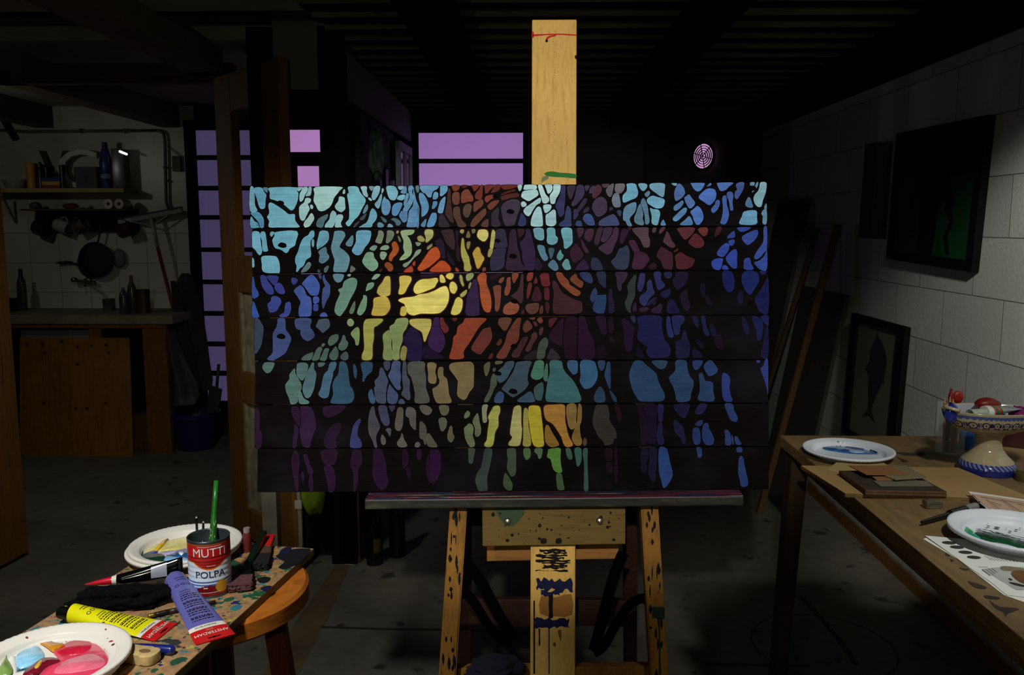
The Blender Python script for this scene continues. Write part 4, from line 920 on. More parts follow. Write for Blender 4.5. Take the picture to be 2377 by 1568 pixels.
2c1026 63,384 74,394 73,372 71,351 71,333 58,337 47,346 42,353 48,366
260c22 81,394 103,394 103,360 103,327 102,306 81,306 76,327 74,359
2a0f2e 108,394 121,394 126,376 136,351 141,343 141,306 108,306 107,343
1f1230 -232,329 -222,331 -207,321 -194,311 -188,305 -230,305
261c1e 0,317 16,324 13,304 -13,304
273250 146,494 165,494 166,478 166,461 160,463 152,471 148,483
3a2c48 188,494 211,494 213,488 208,476 201,468 200,456 195,454 191,466 190,481
33403e 229,488 233,486 231,474 230,461 230,443 225,431 220,416 221,406 215,408 210,418 208,429 213,439 215,453 213,464 221,478
2f3468 241,491 251,491 251,478 249,466 244,453 238,453 235,463 238,478
2c3468 261,478 266,474 269,459 273,449 268,444 259,434 254,423 248,421 241,428 240,438 246,446 256,454 256,468
283066 271,494 286,494 286,478 294,469 294,463 284,456 278,459 273,478
242c55 294,494 309,494 309,484 301,481 294,486
241a3c 321,494 344,494 344,478 337,466 324,456 317,461 312,476 317,484
1f1f48 288,451 299,456 306,458 307,448 301,440 293,438 286,444
231630 340,456 344,451 345,436 350,426 347,411 341,410 334,420 329,436 329,446
1c1a4a 307,436 316,430 322,418 327,406 301,406 301,426
182066 421,496 438,496 444,485 446,470 443,456 435,451 426,458 421,473
182a6e 468,496 492,496 499,485 497,470 487,455 481,446 473,450 466,463 461,478
18246a 501,498 515,498 512,491 504,490
171c55 515,478 519,478 519,408 502,408 494,423 491,437 501,453
23406f 147,443 158,444 167,443 165,414 160,404 145,406 138,414 142,431
221a3c 175,458 180,456 181,439 185,423 183,406 173,406 173,426 172,446
30223c 230,429 233,424 233,409 226,409 225,416
35203a 241,416 258,418 258,411 250,408 241,408
35203f 266,413 278,420 283,425 289,423 288,413 284,405 268,406
22204a 261,431 271,439 278,439 274,433 266,426 259,421 256,423
15142c 375,471 382,468 383,451 382,440 377,441 372,456
1c1026 385,443 390,443 397,428 397,421 390,423 383,433
141440 459,455 464,445 463,427 456,427 453,436
2a1a30 269,430 276,431 274,423 269,423
25132e 145,398 165,398 167,381 168,359 158,359 152,373 147,386
220f28 173,394 182,396 183,379 183,363 173,363
220f30 203,393 213,390 221,381 230,373 226,353 225,335 220,321 212,321 207,340 207,360 203,376
2c2c55 220,398 230,398 231,385 226,385
1d1e52 238,398 286,398 288,381 291,363 294,348 303,337 308,323 303,310 283,307 263,308 255,320 258,331 251,335 241,343 235,353 238,376
23306a 299,396 306,396 308,381 313,362 313,353 304,353 299,370
222a60 311,400 336,400 336,385 329,378 327,362 322,357 316,360 313,376
1a2145 336,368 341,363 344,350 349,340 349,320 344,308 321,308 319,327 319,343 331,348
1c1c48 354,398 364,396 369,383 367,373 359,382
1a2452 374,397 382,397 385,377 392,360 387,355 380,362 377,378
181638 393,383 400,380 407,363 402,355 395,363
1c0c20 407,357 415,357 422,342 423,330 417,325 407,334 402,347
1c163a 357,327 369,322 377,312 375,309 356,309
161230 364,348 374,343 380,332 375,328 364,340
12153e 463,398 469,393 476,380 478,364 474,357 468,364 464,380
141c50 484,398 497,397 507,385 507,367 504,349 496,347 494,367 488,382
16205a 504,398 520,400 520,379 512,384 506,390
12143c 514,370 520,374 521,311 504,311 509,340
1c0c1c 147,329 155,333 165,326 167,308 147,308
160e2c 236,331 243,326 250,311 245,308 233,311
220f28 175,354 182,351 187,340 180,341 175,346
4f6f6c -583,294 -563,294 -563,286 -570,274 -578,271 -584,276 -588,283
4c716c -517,281 -515,270 -509,260 -502,247 -502,235 -508,224 -510,208 -517,203 -525,203 -528,214 -535,230 -537,245 -528,258 -528,268
4c716f -509,293 -494,294 -487,288 -489,276 -494,262 -499,255 -505,258 -512,268 -512,286
4c7078 -478,294 -474,293 -474,280 -469,271 -471,253 -474,237 -481,221 -489,216 -495,222 -499,237 -494,257 -489,273 -482,286
4a6e6c -464,294 -450,294 -453,288 -459,285 -464,286
3e6480 -438,294 -425,295 -427,281 -431,275 -433,262 -438,244 -440,229 -443,219 -451,216 -459,219 -464,226 -459,236 -456,250 -453,265 -448,273 -443,278
2c5470 -417,295 -405,295 -399,280 -397,262 -394,244 -389,237 -385,223 -387,213 -397,205 -434,205 -436,211 -431,226 -433,245 -428,259 -420,270
2a4c66 -387,291 -382,288 -379,275 -381,260 -385,264 -387,277
2a4e70 -369,295 -346,295 -346,277 -354,269 -361,260 -363,254 -367,254 -366,269 -369,282
4f7872 -507,229 -502,229 -499,221 -494,214 -485,209 -487,204 -505,204 -508,216
36587a -346,236 -343,226 -338,215 -341,205 -349,207 -354,223 -351,233
44506c -328,282 -322,282 -315,267 -310,254 -313,243 -315,225 -315,208 -320,205 -333,207 -338,218 -341,238 -338,244 -340,254 -331,265
3f4a66 -320,296 -307,297 -307,283 -313,277 -318,283
44557f -300,297 -284,297 -284,280 -282,262 -284,248 -282,238 -289,235 -297,243 -305,256 -310,267 -304,280
454f62 -277,297 -271,295 -269,267 -263,256 -263,235 -261,218 -266,213 -276,220 -281,226 -277,238 -279,257 -279,275
425078 -308,246 -304,244 -297,235 -289,226 -289,215 -294,205 -310,207 -312,226
435270 -285,213 -279,215 -274,210 -274,205 -287,205
2a1230 -604,189 -597,191 -594,168 -595,150 -602,147
2a1230 -602,145 -595,147 -590,139 -589,122 -592,107 -602,107
2a1430 -523,196 -510,196 -505,185 -505,155 -513,162 -521,176
2e1638 -502,198 -482,196 -475,185 -470,165 -469,152 -474,139 -480,121 -483,108 -498,111 -503,132 -505,149 -502,160 -503,185
281234 -516,158 -510,152 -508,144 -511,124 -513,108 -521,109 -518,136
2c1430 -449,198 -405,200 -411,188 -426,179 -439,174 -449,177 -454,187
240e2a -433,157 -421,162 -415,159 -415,148 -421,136 -426,123 -424,108 -447,107 -451,123 -446,139
2f3768 -374,171 -370,167 -374,158 -377,148 -377,133 -370,123 -369,109 -392,108 -393,123 -390,141 -385,159
4a4852 -346,197 -341,197 -338,181 -333,168 -328,155 -331,145 -336,135 -336,122 -334,110 -339,109 -344,123 -352,140 -354,161 -351,185
40405f -331,199 -315,200 -311,186 -307,169 -308,159 -315,156 -323,163 -329,181
3c3858 -308,200 -295,200 -297,192 -302,187 -307,194
5a5850 -289,194 -282,197 -277,191 -277,169 -279,153 -285,145 -293,148 -295,161 -292,179
5c5a58 -267,197 -256,196 -249,187 -249,166 -249,150 -252,148 -261,158 -264,173 -271,178 -271,189
505058 -313,150 -306,151 -303,145 -306,133 -311,142 -315,146
585856 -323,137 -316,128 -315,119 -319,114 -324,117 -326,127
5f5f52 -280,140 -277,135 -275,127 -269,117 -269,111 -280,107 -288,112 -290,120 -283,130
5c5c55 -249,119 -243,121 -239,114 -244,109 -251,111
565a52 -265,295 -232,297 -230,280 -227,263 -227,241 -222,225 -219,215 -223,207 -250,207 -251,227 -256,251 -260,264 -266,272
7a6f4c -222,295 -209,295 -204,289 -207,276 -204,263 -206,250 -217,250 -222,256 -222,272 -224,287
776a4c -199,284 -189,284 -189,268 -181,259 -178,242 -176,225 -171,214 -173,207 -186,206 -202,207 -209,219 -212,232 -212,238 -201,245 -197,255 -201,268
7a6c4a -167,295 -144,297 -129,297 -122,289 -122,268 -122,248 -124,240 -132,230 -137,219 -143,214 -150,216 -158,224 -158,235 -157,251 -157,256 -166,269 -175,281 -175,290
5f6348 -98,292 -87,297 -87,284 -91,271 -95,266 -98,273 -100,284
5c6048 -74,299 -59,301 -61,294 -74,292
4f5648 -80,283 -74,284 -75,278 -80,276
4f5a4a -80,271 -75,268 -72,258 -72,247 -77,239 -83,224 -90,211 -98,209 -98,216 -91,229 -86,242 -85,258
3a5566 -51,297 -35,299 -35,288 -41,278 -47,265 -54,257 -62,252 -69,255 -74,270 -70,276 -65,281 -56,289
3c5060 -26,297 3,299 0,285 -4,268 -4,257 -2,250 -8,239 -20,229 -33,221 -39,221 -49,229 -59,236 -60,240 -51,252 -43,265 -36,275 -31,288
3f7a64 14,301 30,301 31,281 29,265 19,259 9,260 3,268 8,285
3f7260 37,294 40,288 40,259 37,255 31,259 32,277
366a70 45,301 69,301 73,285 81,272 94,259 102,246 109,230 109,210 49,210 36,215 37,236 40,255 45,277
30587f 84,301 104,301 105,282 104,274 96,270 91,275 84,285
2c5a84 112,300 139,301 146,288 149,272 146,257 136,243 123,239 117,243 110,256 112,269
36595c 24,252 29,252 31,236 27,216 23,213 14,216 10,231 11,242
2f4c70 -67,232 -62,232 -56,226 -59,209 -75,208 -77,216 -73,226
36506a -2,232 5,231 10,220 10,210 -23,210 -25,215 -13,224
605c52 -240,201 -225,201 -215,194 -214,188 -220,181 -228,181 -238,189
64644f -197,201 -179,201 -176,191 -181,181 -191,180 -196,189
5c6050 -197,173 -187,175 -181,168 -182,155 -189,145 -194,147 -197,157 -199,167
5f6048 -173,157 -169,154 -168,141 -164,133 -168,123 -173,121 -179,128 -179,139 -176,149
54524a -240,165 -235,165 -228,157 -225,144 -226,124 -226,116 -230,116 -233,126 -240,130 -241,144
5a5a48 -222,140 -217,137 -210,126 -202,114 -204,110 -220,111 -225,121 -225,134
6a7454 -135,190 -130,185 -132,178 -140,173 -143,177 -140,185
687054 -114,185 -111,177 -109,165 -106,152 -107,139 -114,133 -119,138 -119,152 -124,165 -122,173
65734f -132,162 -125,159 -122,149 -124,136 -120,123 -120,113 -128,110 -133,115 -140,129 -142,141 -143,151 -138,157
80846a -103,201 -91,203 -94,187 -93,167 -101,165 -103,180
969c50 -77,200 -67,201 -64,195 -65,185 -68,177 -68,157 -73,148 -76,138 -78,122 -83,112 -96,112 -98,118 -93,126 -91,146 -88,167 -90,177 -83,191
9c9e62 -33,198 -23,202 -18,195 -18,163 -16,148 -19,122 -24,114 -42,114 -45,120 -37,132 -42,141 -39,167 -36,187
8f8c45 -11,195 -5,195 -2,184 -2,158 2,138 3,115 -13,114 -13,130 -13,154 -13,179
a8a030 0,200 13,202 23,198 26,179 29,155 31,130 31,114 16,112 8,119 3,141 0,163 -2,187
9a7234 34,202 55,205 75,204 78,191 78,171 81,155 86,135 94,121 93,114 78,114 70,134 60,150 50,163 37,171 32,187
84642c 36,158 42,158 50,143 60,127 65,117 59,113 46,112 36,122 34,142
80683a 83,204 102,204 102,171 102,158 93,150 86,157 83,171 81,184
7c6434 107,204 114,200 114,171 110,158 112,136 115,126 112,116 101,116 93,131 99,152 104,165
54442c 120,132 125,128 125,118 120,114 117,121
26456a 150,301 164,301 164,288 159,279 154,281 150,291
24456c 170,296 175,298 177,284 177,243 174,241 169,254 164,269 167,284
22456c 230,301 245,303 253,293 265,283 276,273 280,260 285,247 293,232 295,220 288,213 267,212 242,213 233,223 225,238 220,256 218,273 223,288
284866 268,303 299,303 299,293 295,285 285,283 273,291
24446a 319,301 341,303 344,285 349,268 357,258 357,245 352,229 348,214 323,212 318,230 313,245 304,262 309,270 318,280
203a70 357,303 377,303 374,292 366,282 359,283 356,292
233f70 389,302 397,303 404,293 410,283 407,275 397,269 390,269 384,277 380,290
233f68 369,270 376,275 381,263 384,257 399,254 400,235 402,214 374,214 367,219 371,235 371,255
22357c 420,272 427,274 435,267 437,255 435,244 438,227 442,214 425,214 420,232 419,249
243c80 494,302 501,304 501,299 496,297
22357c 512,302 522,304 522,234 517,239 511,261 503,284 509,290
24425f 152,243 159,241 165,226 164,211 144,211 142,226
243f60 175,236 182,230 190,218 190,211 184,213 179,223
37332f 146,203 159,204 170,203 174,188 175,171 182,158 190,145 190,132 184,130 182,120 166,116 161,125 151,135 144,150 139,160 139,176 142,191
24101a 185,205 195,205 200,185 200,170 195,170 190,185
1f0c24 237,205 245,205 248,192 252,168 253,138 255,120 245,119 243,143 240,177
1c0e2c 250,205 278,205 277,177 277,144 275,124 267,120 257,124 253,152 252,182
232050 281,205 291,205 293,198 291,182 290,169 283,169 281,185
201c4a 282,164 290,164 290,144 293,130 293,120 282,119 278,135 280,152
1d1a42 318,207 348,207 346,192 341,179 334,177 323,187 316,197
1f1d48 372,207 386,207 386,199 377,187 367,184 361,189 366,200
1f1c42 315,169 321,170 329,162 336,155 338,141 341,127 339,121 333,122 330,132 320,142 315,157
223464 377,172 376,162 368,159 361,162 367,169
22356c 358,154 366,156 371,149 373,131 371,121 361,119 356,132 356,146
22356c 381,164 389,164 391,154 397,144 402,131 399,119 384,119 377,132 377,152
22386f 425,207 442,207 445,194 452,181 453,173 448,168 438,173 432,186
23386a 425,148 430,151 437,143 439,120 427,119 427,136
23386a 440,139 443,136 445,121 442,121
23386a 447,136 453,135 458,126 462,120 450,120
270f28 -518,98 -511,98 -506,85 -505,71 -508,56 -508,35 -508,15 -513,13 -516,35 -521,56 -523,77
2a1030 -496,92 -490,92 -485,81 -482,68 -475,56 -477,48 -482,45 -486,51 -490,67 -495,81
2a1030 -483,43 -477,43 -475,23 -476,10 -481,12 -485,28
241034 -500,54 -495,50 -495,38 -498,32 -501,41
271026 -455,100 -424,102 -424,81 -429,71 -442,69 -452,74 -457,87
270e2e -449,68 -437,68 -429,58 -426,40 -427,19 -431,11 -440,11 -444,35 -450,55
27102a -387,102 -372,102 -368,89 -368,73 -375,60 -376,36 -380,16 -385,11 -386,35 -386,52 -393,71 -390,89
260e30 -342,103 -324,103 -319,88 -314,69 -313,49 -309,33 -314,21 -322,15 -331,20 -339,33 -344,52 -342,78
260a24 -278,103 -270,103 -265,87 -267,72 -273,64 -278,67 -278,85
240a26 -269,64 -262,57 -259,48 -264,39 -269,52
3f4f40 -133,107 -120,107 -119,101 -122,89 -123,78 -127,74 -132,76 -133,86 -133,97
384640 -97,106 -84,107 -81,102 -83,86 -86,70 -91,50 -92,34 -91,18 -97,14 -110,14 -115,27 -118,37 -114,53 -106,66 -102,83
3f523f -47,107 -34,109 -29,103 -29,80 -29,59 -32,49 -39,47 -44,54 -49,67 -47,83 -49,99
3f5436 -52,54 -47,49 -42,41 -37,31 -37,20 -42,15 -52,20 -57,31 -55,47
4a6a3c -11,108 0,108 3,101 2,90 -5,83 -10,88 -13,100
4a6a48 13,108 28,108 28,96 25,87 20,87 18,95 12,100
52803a 42,106 55,110 68,108 68,87 70,68 72,59 67,55 57,58 51,67 47,84 39,90 41,100
3f5c36 60,53 70,53 73,42 75,30 77,20 70,17 62,20 60,35
36604c 80,108 89,108 93,97 94,87 89,84 83,90
336054 99,108 112,110 114,97 114,84 109,71 104,71 102,84
345a4c 119,108 127,108 127,84 128,52 129,19 120,18 120,43 120,76 117,97
2c0f30 -246,103 -238,103 -236,92 -239,82 -246,84
2c0c36 -217,103 -200,103 -194,90 -194,69 -198,46 -205,35 -211,30 -215,53 -216,82
280a2c -221,95 -218,82 -216,58 -213,33 -221,36 -226,53 -226,74
210f1f 166,108 181,108 181,93 179,83 169,83 166,94
210f1f 169,78 179,78 182,65 181,56 172,56 169,68
210f1f 186,109 192,110 192,85 194,65 192,51 186,51 187,81
210f1f 187,48 192,48 192,35 187,33
1c1434 244,108 258,108 260,93 255,78 257,65 252,57 245,58 244,78
1c1638 263,110 277,110 278,93 277,68 275,52 275,39 269,37 262,48 260,65 263,85
20407a 283,110 298,110 303,98 307,79 312,60 312,49 305,35 297,25 292,25 287,44 283,62
22386a 364,112 374,112 376,99 374,91 368,91 366,102
22386a 452,113 462,113 463,103 452,103
22386f 457,91 465,91 468,75 472,56 475,45 475,30 462,28 458,45 455,58"""
TLc, TRc, BLc, BRc = (-616.7, 680.9), (514.7, 692.0), (-597.8, 6.9), (524.2, 20.8)
GAPS = [(680.9, 692.0), (590.6, 594.4), (489.9, 498.7), (393.0, 401.2), (297.1, 303.6), (200.4, 209.0), (104.6, 114.4), (6.9, 20.8)]
def gap_t(i, s): a, b = GAPS[i]; return a + (b - a) * (s + 607) / 1123
def edge_s(t, left):
    q = (t - 6.9) / 674; return (BLc[0] + (TLc[0] - BLc[0]) * q) if left else (BRc[0] + (TRc[0] - BRc[0]) * q)
k = N('painted_plank'); at_ = k.n('ShaderNodeAttribute', attribute_name='Col')
f = k.noise(k.tex((7, 7, 240)), 1.0, 5, 0.65); g = k.noise(k.tex((26, 26, 40), (1, 2, 3)), 1.0, 5, 0.7)
c = k.mix(1.0, at_.outputs['Color'], k.ramp(f, ((0.25, (0.74, 0.74, 0.76, 1)), (0.72, (1.18, 1.17, 1.14, 1)))), 'MULTIPLY')
c = k.mix(0.8, c, k.ramp(g, ((0.3, (0.70, 0.70, 0.70, 1)), (0.7, (1.18, 1.18, 1.18, 1)))), 'MULTIPLY')
c = k.mix(1.0, c, k.ramp(k.noise(k.tex((5, 5, 9), (7, 1, 2)), 1.0, 3), ((0.48, (0, 0, 0, 1)), (0.66, (0.0034, 0.0036, 0.0058, 1)))), 'ADD')
k.base(c); k.b.inputs['Roughness'].default_value = 0.6; k.b.inputs['Specular IOR Level'].default_value = 0.03
k.bump(f, 0.35, 0.002); M_plank = k.m
k = N('knot'); k.base(hx('060404')); k.b.inputs['Roughness'].default_value = 0.8; k.b.inputs['Specular IOR Level'].default_value = 0.05; M_knot = k.m
GAIN = (1.05, 1.04, 1.10)      # seen colour to pigment; the lamp's falloff over the rows stays in it
cells = [(ln.split()[0], [tuple(map(int, p.split(','))) for p in ln.split()[1:]]) for ln in CELLS.strip().split('\n')]
KN = [(-550, 646, 9), (-545, 553, 10), (-43, 627, 9), (-75, 660, 7), (-37, 529, 9), (-71, 563, 7), (-547, 352, 10), (-33, 430, 8), (-36, 233, 10), (-69, 272, 8), (484, 678, 9), (480, 428, 7), (-34, 332, 8), (-66, 366, 6)]
random.seed(21)
for i in range(7):
    bm = B(); cl = bm.loops.layers.float_color.new('Col')
    def setc(f, col):
        for l in f.loops: l[cl] = col
    base = (0.0026, 0.0014, 0.0019, 1)
    g_ = 1.1; jl, jr = random.uniform(-3, 3), random.uniform(-3, 3)
    ss = [edge_s((gap_t(i, -607) + gap_t(i + 1, -607)) / 2, True) + jl, edge_s((gap_t(i, 516) + gap_t(i + 1, 516)) / 2, False) + jr]
    P = [(ss[0], gap_t(i + 1, ss[0]) + g_), (ss[1], gap_t(i + 1, ss[1]) + g_), (ss[1], gap_t(i, ss[1]) - g_), (ss[0], gap_t(i, ss[0]) - g_)]
    slab(bm, [V((s / 1000, 0, t / 1000)) for s, t in P], (0, 0.02, 0), 0, 0.0012)
    for f_ in bm.faces: setc(f_, base)
    for col, pts in cells:
        ms = sum(p[0] for p in pts) / len(pts); mt = sum(p[1] for p in pts) / len(pts)
        if not (gap_t(i + 1, ms) <= mt < gap_t(i, ms)): continue
        lo = [(min(max(s, ss[0] + 0.6), ss[1] - 0.6), min(max(t, gap_t(i + 1, s) + g_ + 0.4), gap_t(i, s) - g_ - 0.4)) for s, t in pts]
        L = [(p.x, p.y) for p in smooth_loop([V((s, t, 0)) for s, t in lo], 3)]
        A = sum(L[j][0] * L[(j + 1) % len(L)][1] - L[(j + 1) % len(L)][0] * L[j][1] for j in range(len(L))) / 2
        per = sum(math.dist(L[j], L[(j + 1) % len(L)]) for j in range(len(L))); wd = abs(A) / per
        sg = 1 if A > 0 else -1; nrm = []
        for j in range(len(L)):
            a, b = L[j - 1], L[(j + 1) % len(L)]; dx, dy = b[0] - a[0], b[1] - a[1]; q = math.hypot(dx, dy) or 1; nrm.append((dy / q * sg, -dx / q * sg))
        h0 = hx(col)[:3]; kk = 0.74 + 0.26 * min(1, max(h0) / 0.30); gy = (h0[0] * 0.3 + h0[1] * 0.55 + h0[2] * 0.15); dq = 0.0 if h0[0] > h0[2] * 1.5 else 0.12; rgb = tuple(min(0.93, (a * (1 - dq) + gy * dq) * b * kk) for a, b in zip(h0, GAIN)) + (1,); lum = sum(rgb[:3]) / 3
        warm = rgb[0] > rgb[2] * 1.6 and rgb[0] > 0.08
        rim = tuple(min(1, x * 1.22 + 0.004) for x in rgb[:3]) + (1,)
        halo = (rgb[0] * 0.22, rgb[1] * 0.07, rgb[2] * 0.06, 1) if warm else tuple(x * 0.10 + y * 0.9 for x, y in zip(rgb[:3], base)) + (1,)
        ho = 2.6 if (warm and lum > 0.15) else 1.1; ri = min(1.3, wd * 0.30)
        def ring(off, dep): return [bm.verts.new(((p[0] + n_[0] * off) / 1000, dep, (p[1] + n_[1] * off) / 1000)) for p, n_ in zip(L, nrm)]
        r0, r1, r2, r3 = ring(ho, -0.0002), ring(0.15, -0.0005), ring(-ri * 0.45, -0.0007), ring(-ri, -0.0006)
        n = len(L)
        for a, b, ca, cb_ in ((r0, r1, base, halo), (r1, r2, rgb, rim), (r2, r3, rim, rgb)):
            for j in range(n):
                try: f_ = bm.faces.new((a[j], a[(j + 1) % n], b[(j + 1) % n], b[j]))
                except ValueError: continue
                for l in f_.loops: l[cl] = ca if l.vert in (a[j], a[(j + 1) % n]) else cb_
        f_ = bm.faces.new(r3); setc(f_, rgb)
    for s, t, r in KN:
        if gap_t(i + 1, s) <= t < gap_t(i, s):
            L = smooth_loop([V((s - r, 0, t - 1)), V((s - r * 0.3, 0, t + r * 0.6)), V((s + r * 0.8, 0, t + r * 0.3)), V((s + r * 0.9, 0, t - r * 0.4)), V((s, 0, t - r * 0.6))], 3)
            poly(bm, [V((p.x / 1000, -0.0011, p.z / 1000)) for p in L], 1)
    bmesh.ops.recalc_face_normals(bm, faces=[f for f in bm.faces if len(f.verts) > 0])
    for f_ in bm.faces:
        if abs(f_.normal.y) > 0.5 and f_.calc_center_median().y < 0.001 and f_.normal.y > 0: f_.normal_flip()
    obj('plank', bm, [M_plank, M_knot], painting, local=True, recalc=False)
for s in (-0.40, 0.36):
    bm = B(); span(bm, (s - 0.03, 0.0205, 0.04), (s + 0.03, 0.04, 0.65)); obj('batten', bm, M_pine2, painting, local=True)
# ================================================================== STOOL AND ITS PALETTE BOARD
ZB = 0.80
M_stool = wood('stool_beech', '8a4a12', 'b56a22', (8, 8, 40), 1.5, 0.4); M_stoolleg = wood('stool_leg', '4f2408', '713812', (40, 40, 3), 2.0, 0.45)
sc_ = V((-0.600, 1.50, 0)); stool = thing('stool', sc_, 'round wooden stool carrying the paint board, front left', 'stool')
bm = B(); zt = ZB - 0.015
r_ = abs(at(697, 1345, z=zt - 0.01).x - sc_.x)
r_ = 0.185
lathe(bm, [(0, zt), (r_ - 0.006, zt), (r_, zt - 0.006), (r_, zt - 0.034), (r_ - 0.006, zt - 0.04), (0, zt - 0.04)], sc_, 64); obj('seat', bm, M_stool, stool, 'auto')
for a in (0.62, 2.19, 3.76, 5.33):
    d = V((math.cos(a + 4.3), math.sin(a + 4.3), 0)); p, q = sc_ + d * 0.115 + V((0, 0, zt - 0.04)), sc_ + d * 0.20
    bm = B(); bar(bm, q, p, 0.04, 0.04, up=d, bev=0.004); obj('leg', bm, M_stoolleg, stool)
bm = B(); tube(bm, [sc_ + V((0.03, -0.06, zt - 0.04)), sc_ + V((0.035, -0.065, 0.33))], 0.005, 10); lathe(bm, [(0, 0), (0.022, 0), (0.02, -0.012), (0.006, -0.018)], sc_ + V((0.03, -0.06, zt - 0.04)), 16); obj('screw_rod', bm, mat('stool_iron', '3a3c3c', 0.4, 0.7), stool, 'auto')
for h_ in (0.30,):
    for a in range(4):
        a0, a1 = 0.62 + 4.3 + a * PI / 2, 0.62 + 4.3 + (a + 1) * PI / 2; rr = 0.165
        bm = B(); tube(bm, [sc_ + V((math.cos(a0) * rr, math.sin(a0) * rr, h_)), sc_ + V((math.cos(a1) * rr, math.sin(a1) * rr, h_))], 0.011, 10); obj('stretcher', bm, M_stoolleg, stool, True)
# the board
k = N('splattered_board'); v = k.tex()
c = k.ramp(k.noise(v, 60, 5), ((0.3, hx('7d5f3e')), (0.7, hx('a5835a'))))
for i, (s, th, col, wd) in enumerate(((16, 0.62, '2b2a2c', 0.02), (26, 0.64, '154a30', 0.01), (34, 0.655, '2f6e78', 0.01), (42, 0.665, 'b8662c', 0.01), (30, 0.66, '1c2150', 0.01), (50, 0.67, '8f3050', 0.01), (22, 0.655, '6d6a58', 0.03), (60, 0.68, 'a8a03a', 0.01), (46, 0.67, '1e5c28', 0.01))):
    th -= 0.035; f = k.noise(k.tex(loc=(i * 3.1, i * 1.7, 0)), s, 3, 0.6); c = k.mix(k.ramp(f, ((th, (0, 0, 0, 1)), (th + wd, (1, 1, 1, 1)))), c, hx(col))
k.base(c); k.b.inputs['Roughness'].default_value = 0.55; M_board = k.m
k = N('ply_edge'); f = k.noise(k.tex((4, 4, 500)), 1.0, 3); k.base(k.ramp(f, ((0.35, hx('5f4c28')), (0.65, hx('8f7a48'))))); k.b.inputs['Roughness'].default_value = 0.7; M_plyedge = k.m
br_, bl_ = at(729, 1274, z=ZB), at(549, 1252, z=ZB)
ed = (at(404, 1568, z=ZB) - br_).normalized(); ex = V((ed.y, -ed.x, 0))
if ex.dot(bl_ - br_) < 0: ex = -ex
W_ = 0.315; Ln = 0.62
bp = [br_ + ex * W_, br_, br_ + ed * Ln, br_ + ex * W_ + ed * Ln]
bm = B(); slab(bm, bp, (0, 0, -0.015), 0, 0.0015)
for f in bm.faces:
    n_ = f.normal if f.normal.length else (f.normal_update() or f.normal)
bm.normal_update()
for f in bm.faces:
    if abs(f.normal.z) < 0.5: f.material_index = 1
def stain(uv, mi, dz): poly(bm, smooth_loop([at(u, v_, z=ZB + dz) for u, v_ in uv], 3), mi)
stain([(640, 1292), (668, 1278), (700, 1274), (722, 1277), (706, 1296), (690, 1310), (664, 1322), (646, 1318), (660, 1304)], 2, 0.0004)
stain([(648, 1284), (660, 1272), (676, 1270), (672, 1282), (656, 1290)], 4, 0.0006)
stain([(596, 1345), (612, 1340), (628, 1342), (622, 1352), (604, 1354)], 2, 0.0004)
stain([(604, 1366), (622, 1360), (632, 1364), (616, 1374)], 4, 0.0004)
stain([(536, 1300), (556, 1308), (562, 1326), (546, 1334), (536, 1322)], 3, 0.0004)
stain([(558, 1272), (572, 1262), (584, 1268), (574, 1280), (560, 1286)], 3, 0.0004)
stain([(540, 1408), (556, 1404), (562, 1410), (548, 1418), (534, 1416)], 5, 0.0004)
stain([(520, 1392), (540, 1386), (544, 1392), (526, 1398)], 3, 0.0004)
stain([(396, 1536), (420, 1526), (436, 1530), (412, 1542), (398, 1546)], 3, 0.0004)
solo('paint_board', bm, [M_board, M_plyedge, mat('stain_black', '14161a', 0.5), mat('stain_green', '1f4a34', 0.5), mat('stain_navy', '161a38', 0.5), mat('stain_teal', '2c6a76', 0.5)], br_, 'paint-splattered plywood board lying across the round stool', 'board')

# ---- disposable plates
M_plate = mat('white_plate', 'd9d6cc', 0.45, var=0.03); M_plate2 = mat('cool_white_plate', 'c9d0d8', 0.45, var=0.03)
def plate_mesh(c, r, zb, hgt=0.022, flute=66):
    bm = B()
    def fl(rr, h, a):
        if rr > r * 0.84: h = h + 0.0003 * math.cos(flute * a) * (rr / r - 0.78) * 5
        return rr, h
    pr = [(0, 0.0035), (r * 0.735, 0.0035), (r * 0.755, 0.0045), (r * 0.785, hgt * 0.50), (r * 0.80, hgt * 0.66), (r * 0.815, hgt * 0.73), (r * 0.84, hgt * 0.77), (r * 0.90, hgt * 0.90), (r * 0.96, hgt), (r, hgt * 0.98), (r * 1.005, hgt * 0.86), (r, hgt * 0.70),
          (r * 0.97, hgt * 0.78), (r * 0.83, hgt * 0.60), (r * 0.78, hgt * 0.4), (r * 0.73, 0.0), (0, 0.0)]
    lathe(bm, pr, (c[0], c[1], zb), 132, fn=fl); return bm
def plate(c, r, zb, label, m=None, hgt=0.022, group=None):
    p = thing('paper_plate', (c[0], c[1], zb), label, 'plate', group)
    obj('dish', plate_mesh(c, r, zb, hgt), m or M_plate, p, True); return p
def Z1(x, y): return 250 + x * 500 / 2306, 1080 + y * 340 / 1568
def Z2(x, y): return x * 560 / 2377, 1280 + y * 288 / 1222
def Z7(x, y): return 1800 + x * 577 / 2377, 880 + y * 370 / 1524
def Z8(x, y): return 2000 + x * 377 / 2111, 1120 + y * 280 / 1568
def daubs(pl, zf, ZZ, items, c, rmax):
    for n_, (col, h, pts) in enumerate(items):
        P = []
        for x, y in pts:
            p = at(*ZZ(x, y), z=zf); d = V((p.x - c[0], p.y - c[1], 0))
            if d.length > rmax: p = V((c[0], c[1], zf)) + d * (rmax / d.length)
            q_ = min(d.length, rmax) / (rmax / 0.80); p.z = zf + 0.00035 * n_; P.append(p)
        bm = B(); blob(bm, P, h); obj('paint', bm, mat('wet_%s' % col, col, 0.22, spec=0.6, coat=0.2, bump=0.15, scale=70), pl, True)
